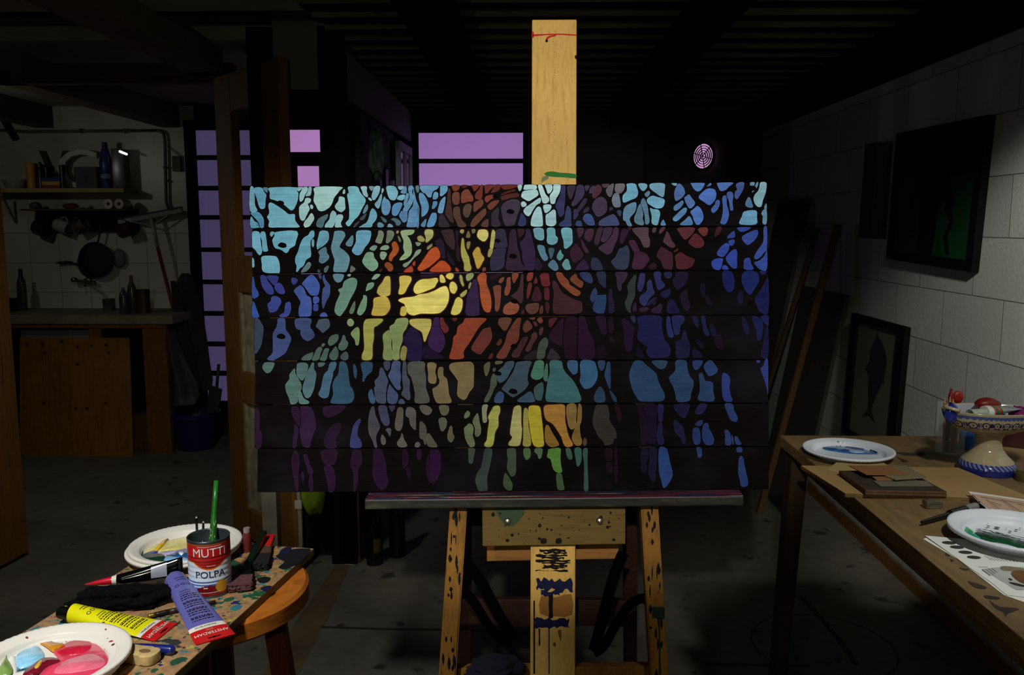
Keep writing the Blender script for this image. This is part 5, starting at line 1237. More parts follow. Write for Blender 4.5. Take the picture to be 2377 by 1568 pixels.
def specks(pl, zf, ZZ, col, lst, c):
    bm = B()
    for x, y, r in lst:
        p = at(*ZZ(x, y), z=zf); poly(bm, smooth_loop([p + V((r * math.cos(a), r * math.sin(a), 0.0002)) for a in (0, 1.3, 2.6, 3.8, 5.1)], 2))
    o = obj('paint_specks', bm, mat('wet_%s' % col, col, 0.22), pl); o['kind'] = 'stuff'
# back pair
L_, R_ = at(288, 1273, z=ZB + 0.026), at(551, 1262, z=ZB + 0.026); pc = (L_ + R_) / 2; pc.y += 0.012; rr = (R_ - L_).length / 2
plate(pc, rr, ZB, 'lower white paper plate under the plate of yellow and blue paint')
pt = plate(pc + V((0.003, 0.004, 0)), rr * 0.992, ZB + 0.006, 'white paper plate of yellow and blue paint behind the tomato tin, topmost of its pair')
daubs(pt, ZB + 0.0100, Z1, [
    ('ded27c', 0.0008, [(390, 935), (450, 860), (600, 800), (720, 755), (850, 740), (920, 840), (850, 900), (700, 915), (560, 930), (450, 945)]),
    ('b8aede', 0.0010, [(560, 940), (720, 920), (850, 890), (850, 915), (740, 955), (600, 965)]),
    ('2a3aa8', 0.0016, [(390, 960), (500, 925), (540, 930), (500, 970), (420, 1000), (370, 1000)]),
    ('23548c', 0.0020, [(620, 990), (720, 955), (740, 935), (850, 910), (870, 990), (740, 1005), (650, 1015)]),
    ('18392c', 0.0024, [(220, 945), (270, 930), (330, 980), (420, 970), (560, 965), (620, 990), (600, 1030), (500, 1045), (420, 1055), (350, 1015), (275, 975)]),
    ('7db4e0', 0.0016, [(600, 1032), (640, 990), (720, 1000), (840, 1010), (850, 1030), (700, 1040)]),
    ('e8b41c', 0.0022, [(524, 740), (570, 745), (605, 790), (612, 850), (560, 905), (530, 930), (500, 925), (530, 890), (575, 845), (570, 800), (540, 775)]),
    ('e0f0f8', 0.0018, [(760, 960), (790, 945), (815, 960), (790, 985)])], pc, rr * 0.745)
# front pair
fc = at(118, 1527, z=ZB + 0.026); fr = at(302, 1512, z=ZB + 0.026); rr2 = max(0.11, (fr - fc).length)
plate(fc + V((-0.006, -0.012, 0)), rr2 * 0.99, ZB, 'lower white paper plate under the plate of red and light blue paint')
pt2 = plate(fc, rr2 * 0.985, ZB + 0.006, 'white paper plate of red and light blue paint, bottom left corner, topmost of its pair')
daubs(pt2, ZB + 0.0100, Z2, [
    ('e8e4da', 0.0008, [(60, 1060), (150, 1040), (200, 1180), (400, 1080), (420, 1200), (120, 1230)]),
    ('8fcbe8', 0.0030, [(150, 1060), (190, 990), (280, 950), (370, 950), (430, 1000), (430, 1060), (350, 1110), (260, 1150), (180, 1160)]),
    ('cfe4ec', 0.0014, [(250, 940), (300, 880), (360, 880), (350, 930), (300, 955)]),
    ('d8405c', 0.0020, [(520, 1000), (600, 960), (700, 880), (830, 870), (920, 890), (1010, 970), (1070, 1060), (1080, 1130), (1040, 1200), (980, 1240), (900, 1280), (400, 1280), (400, 1210), (480, 1140), (560, 1060)]),
    ('c01c38', 0.0026, [(560, 1000), (640, 930), (760, 895), (880, 900), (915, 950), (860, 1010), (760, 1040), (640, 1050), (570, 1030)]),
    ('e06a80', 0.0022, [(600, 1120), (760, 1060), (920, 1030), (1040, 1090), (1020, 1160), (860, 1200), (640, 1230), (520, 1220)]),
    ('701024', 0.0030, [(220, 1240), (300, 1170), (400, 1090), (480, 1075), (560, 1080), (600, 1110), (470, 1160), (330, 1250)]),
    ('c8841c', 0.0028, [(385, 930), (400, 850), (450, 880), (500, 870), (540, 930), (640, 945), (560, 985), (520, 1010), (440, 950)]),
    ('20283c', 0.0026, [(395, 905), (400, 848), (430, 865), (465, 845), (450, 890), (420, 905)]),
    ('d8b02c', 0.0022, [(340, 1180), (410, 1095), (410, 1140), (370, 1190)]),
    ('7a9a50', 0.0028, [(-30, 1060), (60, 1075), (120, 1170), (110, 1240), (-30, 1250)]),
    ('c01c3c', 0.0016, [(690, 880), (690, 800), (720, 760), (750, 800), (800, 820), (850, 850), (860, 880), (780, 890)])], fc, rr2 * 0.745)
random.seed(8)
specks(pt2, ZB + 0.0125, Z2, 'a81830', [(random.uniform(600, 1080), random.uniform(850, 1010), random.uniform(0.0006, 0.0018)) for _ in range(60)], fc)
specks(pt2, ZB + 0.0262, Z2, 'a81831', [(980, 720, 0.004), (995, 668, 0.0025), (1040, 770, 0.0016), (262, 848, 0.002), (55, 872, 0.001), (1095, 890, 0.003), (1060, 862, 0.0014)], fc)

# ---- the tomato tin with its printed label
cb = at(484, 1378, z=ZB); cb.y += 0.012; CR, CH = 0.0362, 0.104
tin = thing('food_tin', cb, 'opened red white and blue tomato tin holding brushes, on the paint board', 'tin')
M_tin = mat('tin_metal', '6a747c', 0.32, 0.85, var=0.1)
bm = B(); lathe(bm, [(0, 0.001), (CR - 0.002, 0.001), (CR, 0.0), (CR + 0.0008, 0.0015), (CR, 0.003), (CR - 0.0006, 0.005), (CR - 0.0006, CH - 0.005), (CR, CH - 0.003), (CR + 0.0008, CH - 0.001), (CR, CH), (CR - 0.0016, CH), (CR - 0.002, CH - 0.003), (CR - 0.002, 0.004), (0, 0.004)], cb, 64)
obj('can_body', bm, M_tin, tin, True)
face = math.atan2(-cb.y, -cb.x)                              # direction of the viewer, the label's front
def tinp(x, z, e=0.0):
    a = face + x / CR; return V((cb.x + math.cos(a) * (CR + e), cb.y + math.sin(a) * (CR + e), cb.z + z))
RED, DRED, WHT, BLU, ORG, GLD = hx('b01818'), hx('6a0e10'), hx('c8d4e0'), hx('3f66a8'), hx('b84a14'), hx('c08a28')
def label_col(x, z):
    bound = 0.066 - 0.013 * math.cos(min(1, abs(x) / 0.03) * PI / 2) if abs(x) < 0.03 else 0.066
    if (x - 0.020) ** 2 + (z - 0.020) ** 2 < 0.0115 ** 2: return GLD
    if z < 0.024 - 0.014 * (abs(x) / 0.036) ** 2 and abs(x) < 0.05: return DRED if z > 0.010 else hx('8a1416')
    if z > bound:
        if z > 0.096: return hx('8a4a1c')
        if z < bound + 0.0022: return ORG
        if z < 0.078:
            return RED if int((z - 0.05) / 0.0028) % 2 else hx('701410')
        return RED
    if z > bound - 0.001: return hx('d89030')
    if z < 0.034 and abs(x) < 0.06: return BLU if int(z / 0.0026) % 2 else WHT
    return WHT
bm = B(); nx, nz = 140, 72; grid = [[bm.verts.new(tinp(-PI * CR + 2 * PI * CR * i / nx, 0.005 + (CH - 0.010) * j / nz, 0.0003 + (0.00025 * math.cos(j * 0.9) if 0.2 < j / nz < 0.75 else 0))) for i in range(nx)] for j in range(nz + 1)]
for j in range(nz):
    for i in range(nx): bm.faces.new((grid[j][i], grid[j][(i + 1) % nx], grid[j + 1][(i + 1) % nx], grid[j + 1][i]))
cl = bm.loops.layers.float_color.new('Col'); fi = 0
for j in range(nz):
    for i in range(nx):
        bm.faces.ensure_lookup_table(); f = bm.faces[fi]; fi += 1
        cc = label_col(-PI * CR + 2 * PI * CR * (i + 0.5) / nx, 0.005 + (CH - 0.010) * (j + 0.5) / nz)
        for l in f.loops: l[cl] = cc
lab_ = obj('paper_label', bm, colmat('label_print', 0.32, (90, 90, 90), 0.0, 0.5, 0.06), tin, True)
M_lw, M_lb = mat('label_white', 'dfe0de', 0.4), mat('label_navy', '14183c', 0.4)
bm = B(); text_on(bm, 'MUTTI', 0.0215, lambda x, y: tinp(x * 0.94, 0.083 + y, 0.0009), 0.0002); obj('lettering', bm, M_lw, lab_)
bm = B(); text_on(bm, 'POLPA', 0.0172, lambda x, y: tinp(x * 1.0, 0.0435 + y, 0.0009), 0.0006); obj('lettering', bm, M_lb, lab_)
bm = B()
for x0, z0, n_ in ((-0.020, 0.094, 22), (-0.018, 0.0105, 18), (-0.005, 0.059, 8), (-0.012, 0.0185, 4)):
    for i in range(n_):
        x = x0 + i * 0.0019; h_ = 0.0022 if n_ == 4 else 0.0011; poly(bm, [tinp(x + a, z0 + b, 0.0008) for a, b in ((0, 0), (0.0012, 0), (0.0012, h_), (0, h_))])
obj('fine_print', bm, M_lw, lab_)['kind'] = 'stuff'
# brushes standing in the tin
def in_tin(name, top_uv, ytop, foot, radii, m, label, cat, tipm=None):
    p = at(*top_uv, y=ytop); q = cb + V((foot[0], foot[1], 0.006)); o = thing(name, q, label, cat)
    n_ = len(radii); bm = B(); tube(bm, [q + (p - q) * (i / (n_ - 1)) for i in range(n_)], radii, 14); obj('handle', bm, m, o, True)
    if tipm:
        d = (p - q).normalized(); bm = B(); tube(bm, [p, p + d * 0.003], [radii[-1] * 0.95, radii[-1] * 0.6], 12); obj('end_tip', bm, tipm, o)
    return o
M_grn = mat('green_lacquer', '1c5c18', 0.3, var=0.35, scale=30)
gb = in_tin('paintbrush', (502, 1116), 1.50, (0.0, -0.004), [0.0072, 0.0075, 0.0070, 0.0060, 0.0050, 0.0042], M_grn, 'thick green-handled brush standing in the tomato tin', 'brush')
bm = B(); p_, q_ = at(502, 1116, y=1.50), cb + V((0.0, -0.004, 0.006)); random.seed(2)
for i in range(14):
    t_ = random.uniform(0.40, 0.62); p = q_ + (p_ - q_) * t_; a = -PI / 2 + random.uniform(-0.9, 0.9); e = V((math.cos(a), math.sin(a), 0)); g = V((-e.y, e.x, 0)); r = random.uniform(0.0005, 0.0014)
    poly(bm, [p + e * 0.0073 + g * r, p + e * 0.0073 + V((0, 0, 1)) * r * 3, p + e * 0.0073 - g * r, p + e * 0.0073 - V((0, 0, 1)) * r * 3])
obj('dried_paint', bm, mat('dried_cream', 'b8b48a', 0.7), gb)
M_blk = mat('black_lacquer', '08090a', 0.3, spec=0.5)
in_tin('paintbrush', (456, 1204), 1.49, (-0.018, -0.006), [0.0028, 0.0032, 0.0026, 0.0020], M_blk, 'left of two thin black brush handles in the tomato tin', 'brush', tipm=mat('pale_tip', 'b09a86', 0.5))
in_tin('paintbrush', (472, 1215), 1.49, (-0.012, -0.012), [0.0028, 0.0030, 0.0026, 0.0020], M_blk, 'right of two thin black brush handles, beside the thick green one in the tin', 'brush', tipm=mat('pale_tip', 'b09a86', 0.5))

# ---- paint tubes
def tube_sec(A, Bp, r, wd):
    d = Bp - A; L = d.length; d = d.normalized(); lat = V((-d.y, d.x, 0)).normalized()
    def hw(s): return r + (wd - r) * min(1, s * 1.05)
    def hh(s): return max(0.0011, r * (1 - s) ** 0.9)
    def pos(s, x, e=0.0, bottom=False):
        W2, H2 = hw(s), hh(s); q = max(0.0, 1 - (x / W2) ** 2) ** 0.5
        return A + d * (L * s) + lat * x + V((0, 0, H2 + (-H2 * q if bottom else H2 * q + e)))
    return L, d, lat, hw, hh, pos
def tube_part(A, Bp, r, wd, s0, s1, m, parent, name, n=24, k_=10):
    L, d, lat, hw, hh, pos = tube_sec(A, Bp, r, wd); bm = B(); rings = []
    for i in range(k_ + 1):
        s = s0 + (s1 - s0) * i / k_; c = A + d * (L * s) + V((0, 0, hh(s)))
        rings.append([bm.verts.new(c + lat * (math.cos(2 * PI * j / n) * hw(s)) + V((0, 0, math.sin(2 * PI * j / n) * hh(s)))) for j in range(n)])
    for a, b in zip(rings, rings[1:]):
        for j in range(n): bm.faces.new((a[j], a[(j + 1) % n], b[(j + 1) % n], b[j]))
    bm.faces.new(rings[0]); bm.faces.new(rings[-1][::-1]); return obj(name, bm, m, parent, 'auto')
M_redf = mat('red_crimp', 'b81a1c', 0.25, var=0.06, coat=0.3); M_wht = mat('print_white', 'd2cfc0', 0.35)
def paint_tube(cap_uv, end_uv, r, wd, col, label, slot=True, cap_len=0.02):
    A, E_ = at(*cap_uv, z=ZB + 0.002), at(*end_uv, z=ZB + 0.002); A.z = E_.z = ZB + 0.0006
    t = thing('paint_tube', A, label, 'paint tube'); L, d, lat, hw, hh, pos = tube_sec(A, E_, r, wd)
    body_ = tube_part(A, E_, r, wd, 0.0, 0.79, mat('tube_' + col, col, 0.3, var=0.05, coat=0.25), t, 'tube_body')
    band_ = tube_part(A, E_, r, wd, 0.79, 0.84, M_wht, t, 'white_band', k_=3); crimp_ = tube_part(A, E_, r, wd, 0.84, 1.0, M_redf, t, 'crimp_band', k_=5)
    bm = B(); c0 = A + V((0, 0, r)); lathe(bm, [(0, 0), (r * 0.55, 0), (r * 0.62, cap_len * 0.15), (r * 0.62, cap_len), (r * 0.9, cap_len), (r, cap_len + 0.004)], c0 - d * (cap_len + 0.004), 24, d); obj('cap', bm, M_blk, t, 'auto')
    sgn = -1
    def put(s_mid, sy):
        return lambda x, y: pos(s_mid + y * sy / L, x * sgn * 1.0, 0.0007)
    # lettering reads from the crimped end
    xdir = lat if lat.cross(d).z > 0 else -lat; sg = 1 if xdir == lat else -1
    bm = B(); text_on(bm, 'AMSTERDAM', wd * 0.300, lambda x, y: pos(0.905 + y / L, x * sg, 0.0007), wd * 0.012); obj('lettering', bm, M_wht, crimp_)
    bm = B(); text_on(bm, 'Standard Series', wd * 0.175, lambda x, y: pos(0.815 + y / L, x * sg + sg * wd * 0.1, 0.0006)); obj('lettering', bm, M_ink, band_)
    bm = B(); poly(bm, [pos(0.855 + b / L, a, 0.0007) for a, b in ((-0.006, 0), (0.006, 0), (0.006, 0.0055), (-0.006, 0.0055))]); obj('crest_mark', bm, mat('faded_crest', 'b05048', 0.4), crimp_)
    bm = B(); random.seed(3)
    for i in range(14):
        s = 0.36 + 0.028 * i + (0.012 if i % 4 == 3 else 0); x = -0.6 * hw(s)
        while x < 0.6 * hw(s):
            w_ = random.uniform(0.002, 0.006); poly(bm, [pos(s + b, min(x + a, 0.65 * hw(s)) * sg, 0.0006) for a, b in ((0, 0), (w_ * 0.5, 0), (w_, 0), (w_, 0.009), (w_ * 0.5, 0.009), (0, 0.009))]); x += w_ + 0.0012
    for s, x0 in ((0.10, -0.4), (0.13, -0.5), (0.30, -0.3), (0.33, -0.2)):
        for i in range(7): x = (x0 + i * 0.12) * hw(s); poly(bm, [pos(s + b, (x + a) * sg, 0.0006) for a, b in ((0, 0), (0.0014, 0), (0.0014, 0.010), (0, 0.010))])
    for x0 in (-0.45, 0.0, 0.42):
        cx_ = x0 * hw(0.2)
        for a in range(9):
            p_, q = a * 2 * PI / 9, (a + 0.8) * 2 * PI / 9; poly(bm, [pos(0.21 + math.sin(b) * rr_ / L, cx_ + math.cos(b) * rr_, 0.0006) for b, rr_ in ((p_, 0.0026), (q, 0.0026), (q, 0.0036), (p_, 0.0036))])
    obj('fine_print', bm, M_ink, body_)['kind'] = 'stuff'
    if slot:
        bm = B(); poly(bm, [pos(0.965 + b / L, a, 0.0009) for a, b in ((-0.010, -0.0012), (-0.003, -0.0012), (-0.002, -0.0022), (0.002, -0.0022), (0.003, -0.0012), (0.010, -0.0012), (0.010, 0.0012), (0.003, 0.0012), (0.002, 0.0022), (-0.002, 0.0022), (-0.003, 0.0012), (-0.010, 0.0012))]); obj('hang_slot', bm, M_ink, crimp_)
    return t
paint_tube((408, 1371), (501, 1485), 0.0185, 0.031, '5c5ca0', 'violet paint tube with red crimped end, lying against the tomato tin', cap_len=0.016)
paint_tube((172, 1446), (388, 1467), 0.0165, 0.0320, 'd8d40c', 'yellow paint tube with red crimped end, half under the front plate', cap_len=0.022)
# black tube with a red nozzle
a_, b_ = at(438, 1352, z=ZB + 0.01), at(276, 1356, z=ZB + 0.012); a_.z = b_.z = 0
zz0 = ZB + 0.034
t = thing('paint_tube', V((b_.x, b_.y, ZB)), 'glossy black paint tube with a red nozzle, left of the tomato tin', 'paint tube')
A = at(272, 1349, z=ZB + 0.022); E_ = at(425, 1323, z=ZB + 0.030); A.z, E_.z = ZB + 0.024, ZB + 0.030; d = (E_ - A).normalized(); lat = V((-d.y, d.x, 0))
bm = B(); rings = []; n = 22
for i in range(13):
    s = i / 12; rr_ = 0.0085 + 0.006 * s; ww, hh_ = rr_ * (1 - s) + 0.004 * s + 0.003, rr_ + 0.010 * s
    c0 = A + (E_ - A) * s; rings.append([bm.verts.new(c0 + lat * (math.cos(2 * PI * j / n) * ww) + V((0, 0, math.sin(2 * PI * j / n) * hh_))) for j in range(n)])
for a, b in zip(rings, rings[1:]):
    for j in range(n): bm.faces.new((a[j], a[(j + 1) % n], b[(j + 1) % n], b[j]))
bm.faces.new(rings[0]); bm.faces.new(rings[-1]); obj('tube_body', bm, mat('glossy_black', '050506', 0.12, spec=0.7, coat=0.6), t, True)
bm = B(); lathe(bm, [(0, -0.008), (0.0075, -0.008), (0.0085, 0.0), (0, 0.0)], A, 20, d); obj('white_collar', bm, M_wht, t, 'auto')
bm = B(); lathe(bm, [(0.0012, -0.052), (0.004, -0.035), (0.0070, -0.010), (0.0070, -0.008), (0, -0.008)], A, 20, d); obj('red_nozzle', bm, mat('red_nozzle', 'c01428', 0.25, coat=0.4), t, 'auto')
bm = B(); s0, s1 = 0.52, 0.76
rr1 = []
for s in (s0, s1):
    rr_ = 0.0085 + 0.006 * s; ww, hh_ = rr_ * (1 - s) + 0.004 * s + 0.0032, rr_ + 0.010 * s + 0.0003; c0 = A + (E_ - A) * s
    rr1.append([bm.verts.new(c0 + lat * (math.cos(a) * ww) + V((0, 0, math.sin(a) * hh_))) for a in [(-0.2 if lat.y < 0 else PI + 0.2) + (1 if lat.y < 0 else -1) * q * 0.17 for q in range(9)]])
for j in range(8): bm.faces.new((rr1[0][j], rr1[0][j + 1], rr1[1][j + 1], rr1[1][j]))
obj('grey_label', bm, mat('tube_label_grey', '8f93a0', 0.3), t)
# black cloth lump
k = N('black_felt'); f = k.noise(k.tex(), 90, 6, 0.7); k.base(k.ramp(f, ((0.4, hx('040405')), (0.75, hx('101218'))))); k.b.inputs['Roughness'].default_value = 0.95; k.b.inputs['Specular IOR Level'].default_value = 0.1; k.bump(f, 0.9, 0.01); M_felt = k.m
c0 = at(287, 1392, z=ZB + 0.012); bm = B(); pa = at(185, 1392, z=ZB); pb = at(400, 1378, z=ZB); ang = math.atan2(pb.y - pa.y, pb.x - pa.x)
lump(bm, (c0.x - 0.006, c0.y, ZB + 0.013), ((pb - pa).length / 2 * 1.02, 0.031, 0.021), 5, 0.34, 1.8, 5, ang, ZB + 0.0005)
solo('cloth', bm, M_felt, (c0.x, c0.y, ZB), 'crumpled black cloth lying between the black tube and the yellow tube', 'cloth', smooth=True)

# ---- loose brushes and handles
def brush_round(p0, p1, rs, mats, label, names=('bristles', 'ferrule', 'handle'), cuts=(0.10, 0.22)):
    o = thing('paintbrush', p0, label, 'brush'); d = p1 - p0; s0 = 0
    for i, nm in enumerate(names):
        s1 = cuts[i] if i < len(cuts) else 1.0; bm = B(); m_ = 4 if nm != 'handle' else 8
        tube(bm, [p0 + d * (s0 + (s1 - s0) * j / m_) for j in range(m_ + 1)], [rs[i][0] + (rs[i][1] - rs[i][0]) * j / m_ for j in range(m_ + 1)], 14); obj(nm, bm, mats[i], o, True); s0 = s1
    return o
M_bris, M_gold = mat('mauve_bristle', '4f2f30', 0.9, var=0.4, scale=200), mat('brass', 'b99434', 0.25, 0.9)
p0, p1 = at(343, 1430, z=ZB + 0.006), at(500, 1396, z=ZB + 0.006); p0.z = ZB + 0.0048; p1.z = ZB + 0.0048
brush_round(p0, p1, ((0.0030, 0.0042), (0.0042, 0.0046), (0.0046, 0.003)), (M_gold, mat('dark_ferrule', '2a2218', 0.4, 0.5), mat('umber_handle', '2c1a10', 0.4)), 'thin dark brush with a brass tip, under the violet tube', ('brass_tip', 'ferrule', 'handle'), (0.10, 0.30))
def flat_brush(name, pts, ws, ths, mats, names, label, up=V((0, 0, 1))):
    o = thing(name, V((pts[0].x, pts[0].y, ZB)), label, 'brush')
    for i in range(len(names)):
        bm = B(); bar(bm, pts[i], pts[i + 1], ws[i][0], ths[i][0], up=up, bev=0.0 if names[i] == 'bristles' else 0.0012, w2=(ws[i][1], ths[i][1]))
        if names[i] == 'bristles':
            bmesh.ops.subdivide_edges(bm, edges=bm.edges[:], cuts=12, use_grid_fill=True)
            for v_ in bm.verts:
                q_ = min(1, (v_.co - pts[1]).length / (pts[0] - pts[1]).length); v_.co += V((noise.noise(v_.co * 300), noise.noise(v_.co * 300 + V((9, 1, 4))), 0.5 * noise.noise(v_.co * 260 + V((3, 7, 1))))) * 0.004 * q_; v_.co.z = max(v_.co.z, ZB + 0.0006)
        obj(names[i], bm, mats[i], o, 'auto')
    return o
bz = lambda u, v_, z: at(u, v_, z=z)
flat_brush('paintbrush', [bz(557, 1366, ZB + 0.009), bz(563, 1343, ZB + 0.010), bz(573, 1318, ZB + 0.012), bz(614, 1236, ZB + 0.028)],
           ((0.040, 0.036), (0.034, 0.014), (0.014, 0.010)), ((0.012, 0.014), (0.014, 0.011), (0.011, 0.009)), (M_bris, mat('black_ferrule', '101412', 0.3, 0.4), mat('dark_green_handle', '0e1c10', 0.35, coat=0.3)), ('bristles', 'ferrule', 'handle'), 'wide brush with mauve bristles and a long dark green handle, right of the tin')
flat_brush('paintbrush', [bz(601, 1318, ZB + 0.008), bz(612, 1291, ZB + 0.008), bz(618, 1273, ZB + 0.009), bz(626, 1246, ZB + 0.010)],
           ((0.034, 0.028), (0.024, 0.020), (0.018, 0.022)), ((0.014, 0.012), (0.012, 0.010), (0.010, 0.010)), (mat('black_bristle', '060606', 0.9), mat('dull_ferrule', '8a6c58', 0.3, 0.7), mat('red_handle', 'c0201c', 0.3, coat=0.4)), ('bristles', 'ferrule', 'handle'), 'short flat brush with a red handle and black bristles, at the back of the board')
p = at(575, 1281, z=ZB); o = thing('small_bottle', p, 'small dull red bottle with a clear cap standing at the back of the board', 'bottle')
h_ = at(574, 1226, y=p.y).z - ZB
bm = B(); lathe(bm, [(0, 0), (0.0072, 0), (0.008, 0.002), (0.008, h_ * 0.74), (0.006, h_ * 0.82), (0, h_ * 0.82)], p, 20); obj('bottle_body', bm, mat('dull_red_plastic', '6a2422', 0.4), o, 'auto')
bm = B(); lathe(bm, [(0, h_ * 0.82), (0.0066, h_ * 0.82), (0.0064, h_), (0, h_)], p, 20); obj('cap', bm, mat('cloudy_cap', '8f7f7c', 0.25), o, 'auto')
# wooden handle with a hang hole, and a blue handle, peeping out from under the front plates
ha, hb = at(296, 1518, z=ZB + 0.008), at(362, 1528, z=ZB + 0.008); ha.z = hb.z = ZB + 0.008; d = (hb - ha).normalized(); lt = V((-d.y, d.x, 0))
o = thing('paintbrush', V((ha.x, ha.y, ZB)), 'pale wooden brush handle with an oval hang hole, sticking out from under the front plates', 'brush')
bm = B(); Lh = (hb - ha).length
bpp = [ha + d * (Lh * s) + lt * y for s, y in ((-0.5, -0.010), (0.4, -0.014), (0.8, -0.016), (1.0, -0.012), (1.06, 0.0), (1.0, 0.012), (0.8, 0.016), (0.4, 0.014), (-0.5, 0.010))]
slab(bm, [p - V((0, 0, 0.0072)) for p in smooth_loop(bpp, 2)], (0, 0, 0.0155), 0, 0.003); obj('handle', bm, mat('varnished_pale_wood', 'b09a68', 0.35, var=0.3, scale=40), o, 'auto')
hc = ha + d * (Lh * 0.62) + V((0, 0, 0.0086)); bm = B(); poly(bm, [hc + d * (0.0095 * math.cos(a)) + lt * (0.0055 * math.sin(a)) for a in [i * 2 * PI / 20 for i in range(20)]]); obj('hang_hole', bm, mat('hole_brown', '6a5028', 0.8), o)
ba, bb = at(345, 1508, z=ZB + 0.008), at(403, 1513, z=ZB + 0.008); ba.z = bb.z = ZB + 0.0075
ba = ba + V((0, 0.004, 0)); bb = bb + V((0, 0.004, 0))
o = thing('paintbrush', V((ba.x, ba.y, ZB)), 'dark blue rounded brush handle beside the pale wooden one', 'brush')
d = (bb - ba).normalized(); bm = B(); tube(bm, [ba - d * 0.03, ba, bb - d * 0.006, bb - d * 0.002, bb], [0.0055, 0.0068, 0.0072, 0.006, 0.003], 18); obj('handle', bm, mat('blue_handle', '16206a', 0.25, coat=0.4), o, True)
# ================================================================== WORKBENCH ON THE RIGHT
ZT = 0.87
k = N('bench_top'); v = k.tex()
c = k.ramp(k.noise(k.tex((10, 2, 10)), 6, 5), ((0.3, hx('5c492c')), (0.7, hx('745d38'))))
f = k.noise(v, 7, 5, 0.65); c = k.mix(k.ramp(f, ((0.64, (0, 0, 0, 1)), (0.70, (0.75, 0.75, 0.75, 1)))), c, hx('2e2519'))
f = k.noise(k.tex((3, 12, 3), (4, 2, 0)), 3, 4); c = k.mix(k.ramp(f, ((0.68, (0, 0, 0, 1)), (0.72, (0.6, 0.6, 0.6, 1)))), c, hx('5a2018'))
k.base(c); k.b.inputs['Roughness'].default_value = 0.6; M_bench = k.m
k = N('laminated_edge'); f = k.noise(k.tex((6, 6, 420)), 1.0, 3); g = k.noise(k.tex(), 30, 4)
c = k.ramp(f, ((0.3, hx('3c2c12')), (0.5, hx('86683a')), (0.7, hx('4c3816')))); c = k.mix(0.6, c, k.ramp(g, ((0.35, (0.4, 0.4, 0.4, 1)), (0.65, (1.1, 1.1, 1.1, 1)))), 'MULTIPLY')
k.base(c); k.b.inputs['Roughness'].default_value = 0.75; M_lam = k.m
M_apron = wood('bench_apron', '4c351f', '6d4f33', (30, 3, 30), 1.5); M_bleg = wood('bench_leg', '2a1c0f', '3c2a17', (30, 30, 3), 1.5)
tc = at(1811, 1011, z=ZT); tx = 0.700
bench = thing('workbench', (tx, 1.6, 0), 'long brown wooden workbench along the block wall on the right', 'workbench')
y1, y0 = tc.y, 0.55; x1 = XR - 0.004
bm = B(); span(bm, (tx, y0, ZT - 0.030), (x1, y1, ZT), 0.002); bm.normal_update()
for f in bm.faces:
    if abs(f.normal.z) < 0.4: f.material_index = 1
bx = at(1999, 1157, z=ZT); p2 = at(2377, 1460, z=ZT)
random.seed(12)
# charcoal drawing marks along the front edge
for pts in ([(2296, 1394), (2318, 1408), (2346, 1411), (2366, 1415), (2342, 1424), (2334, 1431), (2328, 1421), (2310, 1412)], [(2246, 1350), (2270, 1356), (2290, 1364), (2284, 1368), (2262, 1364)],
            [(2225, 1319), (2238, 1320), (2250, 1322), (2240, 1325)], [(2284, 1383), (2300, 1384), (2320, 1388), (2316, 1392), (2290, 1390)], [(2196, 1284), (2206, 1288), (2202, 1292), (2194, 1288)], [(2206, 1298), (2214, 1302), (2208, 1305)]):
    poly(bm, smooth_loop([at(u, v_, z=ZT + 0.0006) for u, v_ in pts], 3), 2)
for pts in ([(2070, 1050), (2130, 1052), (2150, 1060), (2100, 1058)], [(2128, 1052), (2146, 1050), (2150, 1056), (2134, 1056)], [(2080, 1060), (2110, 1072), (2096, 1074)]):
    poly(bm, [at(u, v_, z=ZT + 0.0006) for u, v_ in pts], 2)
obj('top', bm, [M_bench, M_lam, mat('charcoal_mark', '2b241b', 0.9, var=0.4)], bench)
bm = B(); span(bm, (tx + 0.03, y0 + 0.04, ZT - 0.070), (tx + 0.052, y1 - 0.04, ZT - 0.0305), 0.002); obj('apron', bm, M_apron, bench)
bm = B(); span(bm, (tx + 0.053, y1 - 0.07, ZT - 0.070), (x1 - 0.06, y1 - 0.048, ZT - 0.0305), 0.002); obj('apron', bm, M_apron, bench)
for x, y in ((tx + 0.036, y1 - 0.05), (x1 - 0.04, y1 - 0.03), (tx + 0.036, y0 + 0.06), (x1 - 0.04, y0 + 0.06)):
    bm = B(); xx = x - 0.0 ; bar(bm, (xx - (0.038 if x < 1 else -0.0), y, 0), (xx, y, ZT - 0.0305), 0.036, 0.045, up=(0, 1, 0), bev=0.003, w2=(0.046, 0.06)); obj('leg', bm, M_bleg, bench)
def flat(name, uv, z, th, m, label, cat, group=None, bev=0.0008, mi_edge=None):
    P = [at(u, v_, z=z + th) for u, v_ in uv]; bm = B(); slab(bm, P, (0, 0, -th), 0, bev)
    ms = [m]
    if mi_edge:
        bm.normal_update(); ms.append(mi_edge)
        for f in bm.faces:
            if abs(f.normal.z) < 0.5: f.material_index = 1
    return solo(name, bm, ms, (P[0].x, P[0].y, z), label, cat, group)
M_mdf = mat('pale_plywood', '8f7448', 0.7, var=0.12, scale=6); M_card = mat('buff_card', '9a8453', 0.8, var=0.06); M_dboard = mat('dark_board', '2d2419', 0.7, var=0.3, scale=30)
M_brd = mat('board_edge_brown', '5c3d20', 0.7, var=0.3, scale=60); M_brcard = mat('brown_card', '7a5230', 0.7, var=0.08)
flat('plywood_sheet', [(1859, 1081), (1962, 1146), (2256, 1157), (2440, 1175), (2225, 1086)], ZT, 0.009, M_mdf, 'thin pale plywood sheet lying across the far end of the workbench', 'plywood sheet', mi_edge=M_lam)
z = ZT + 0.009
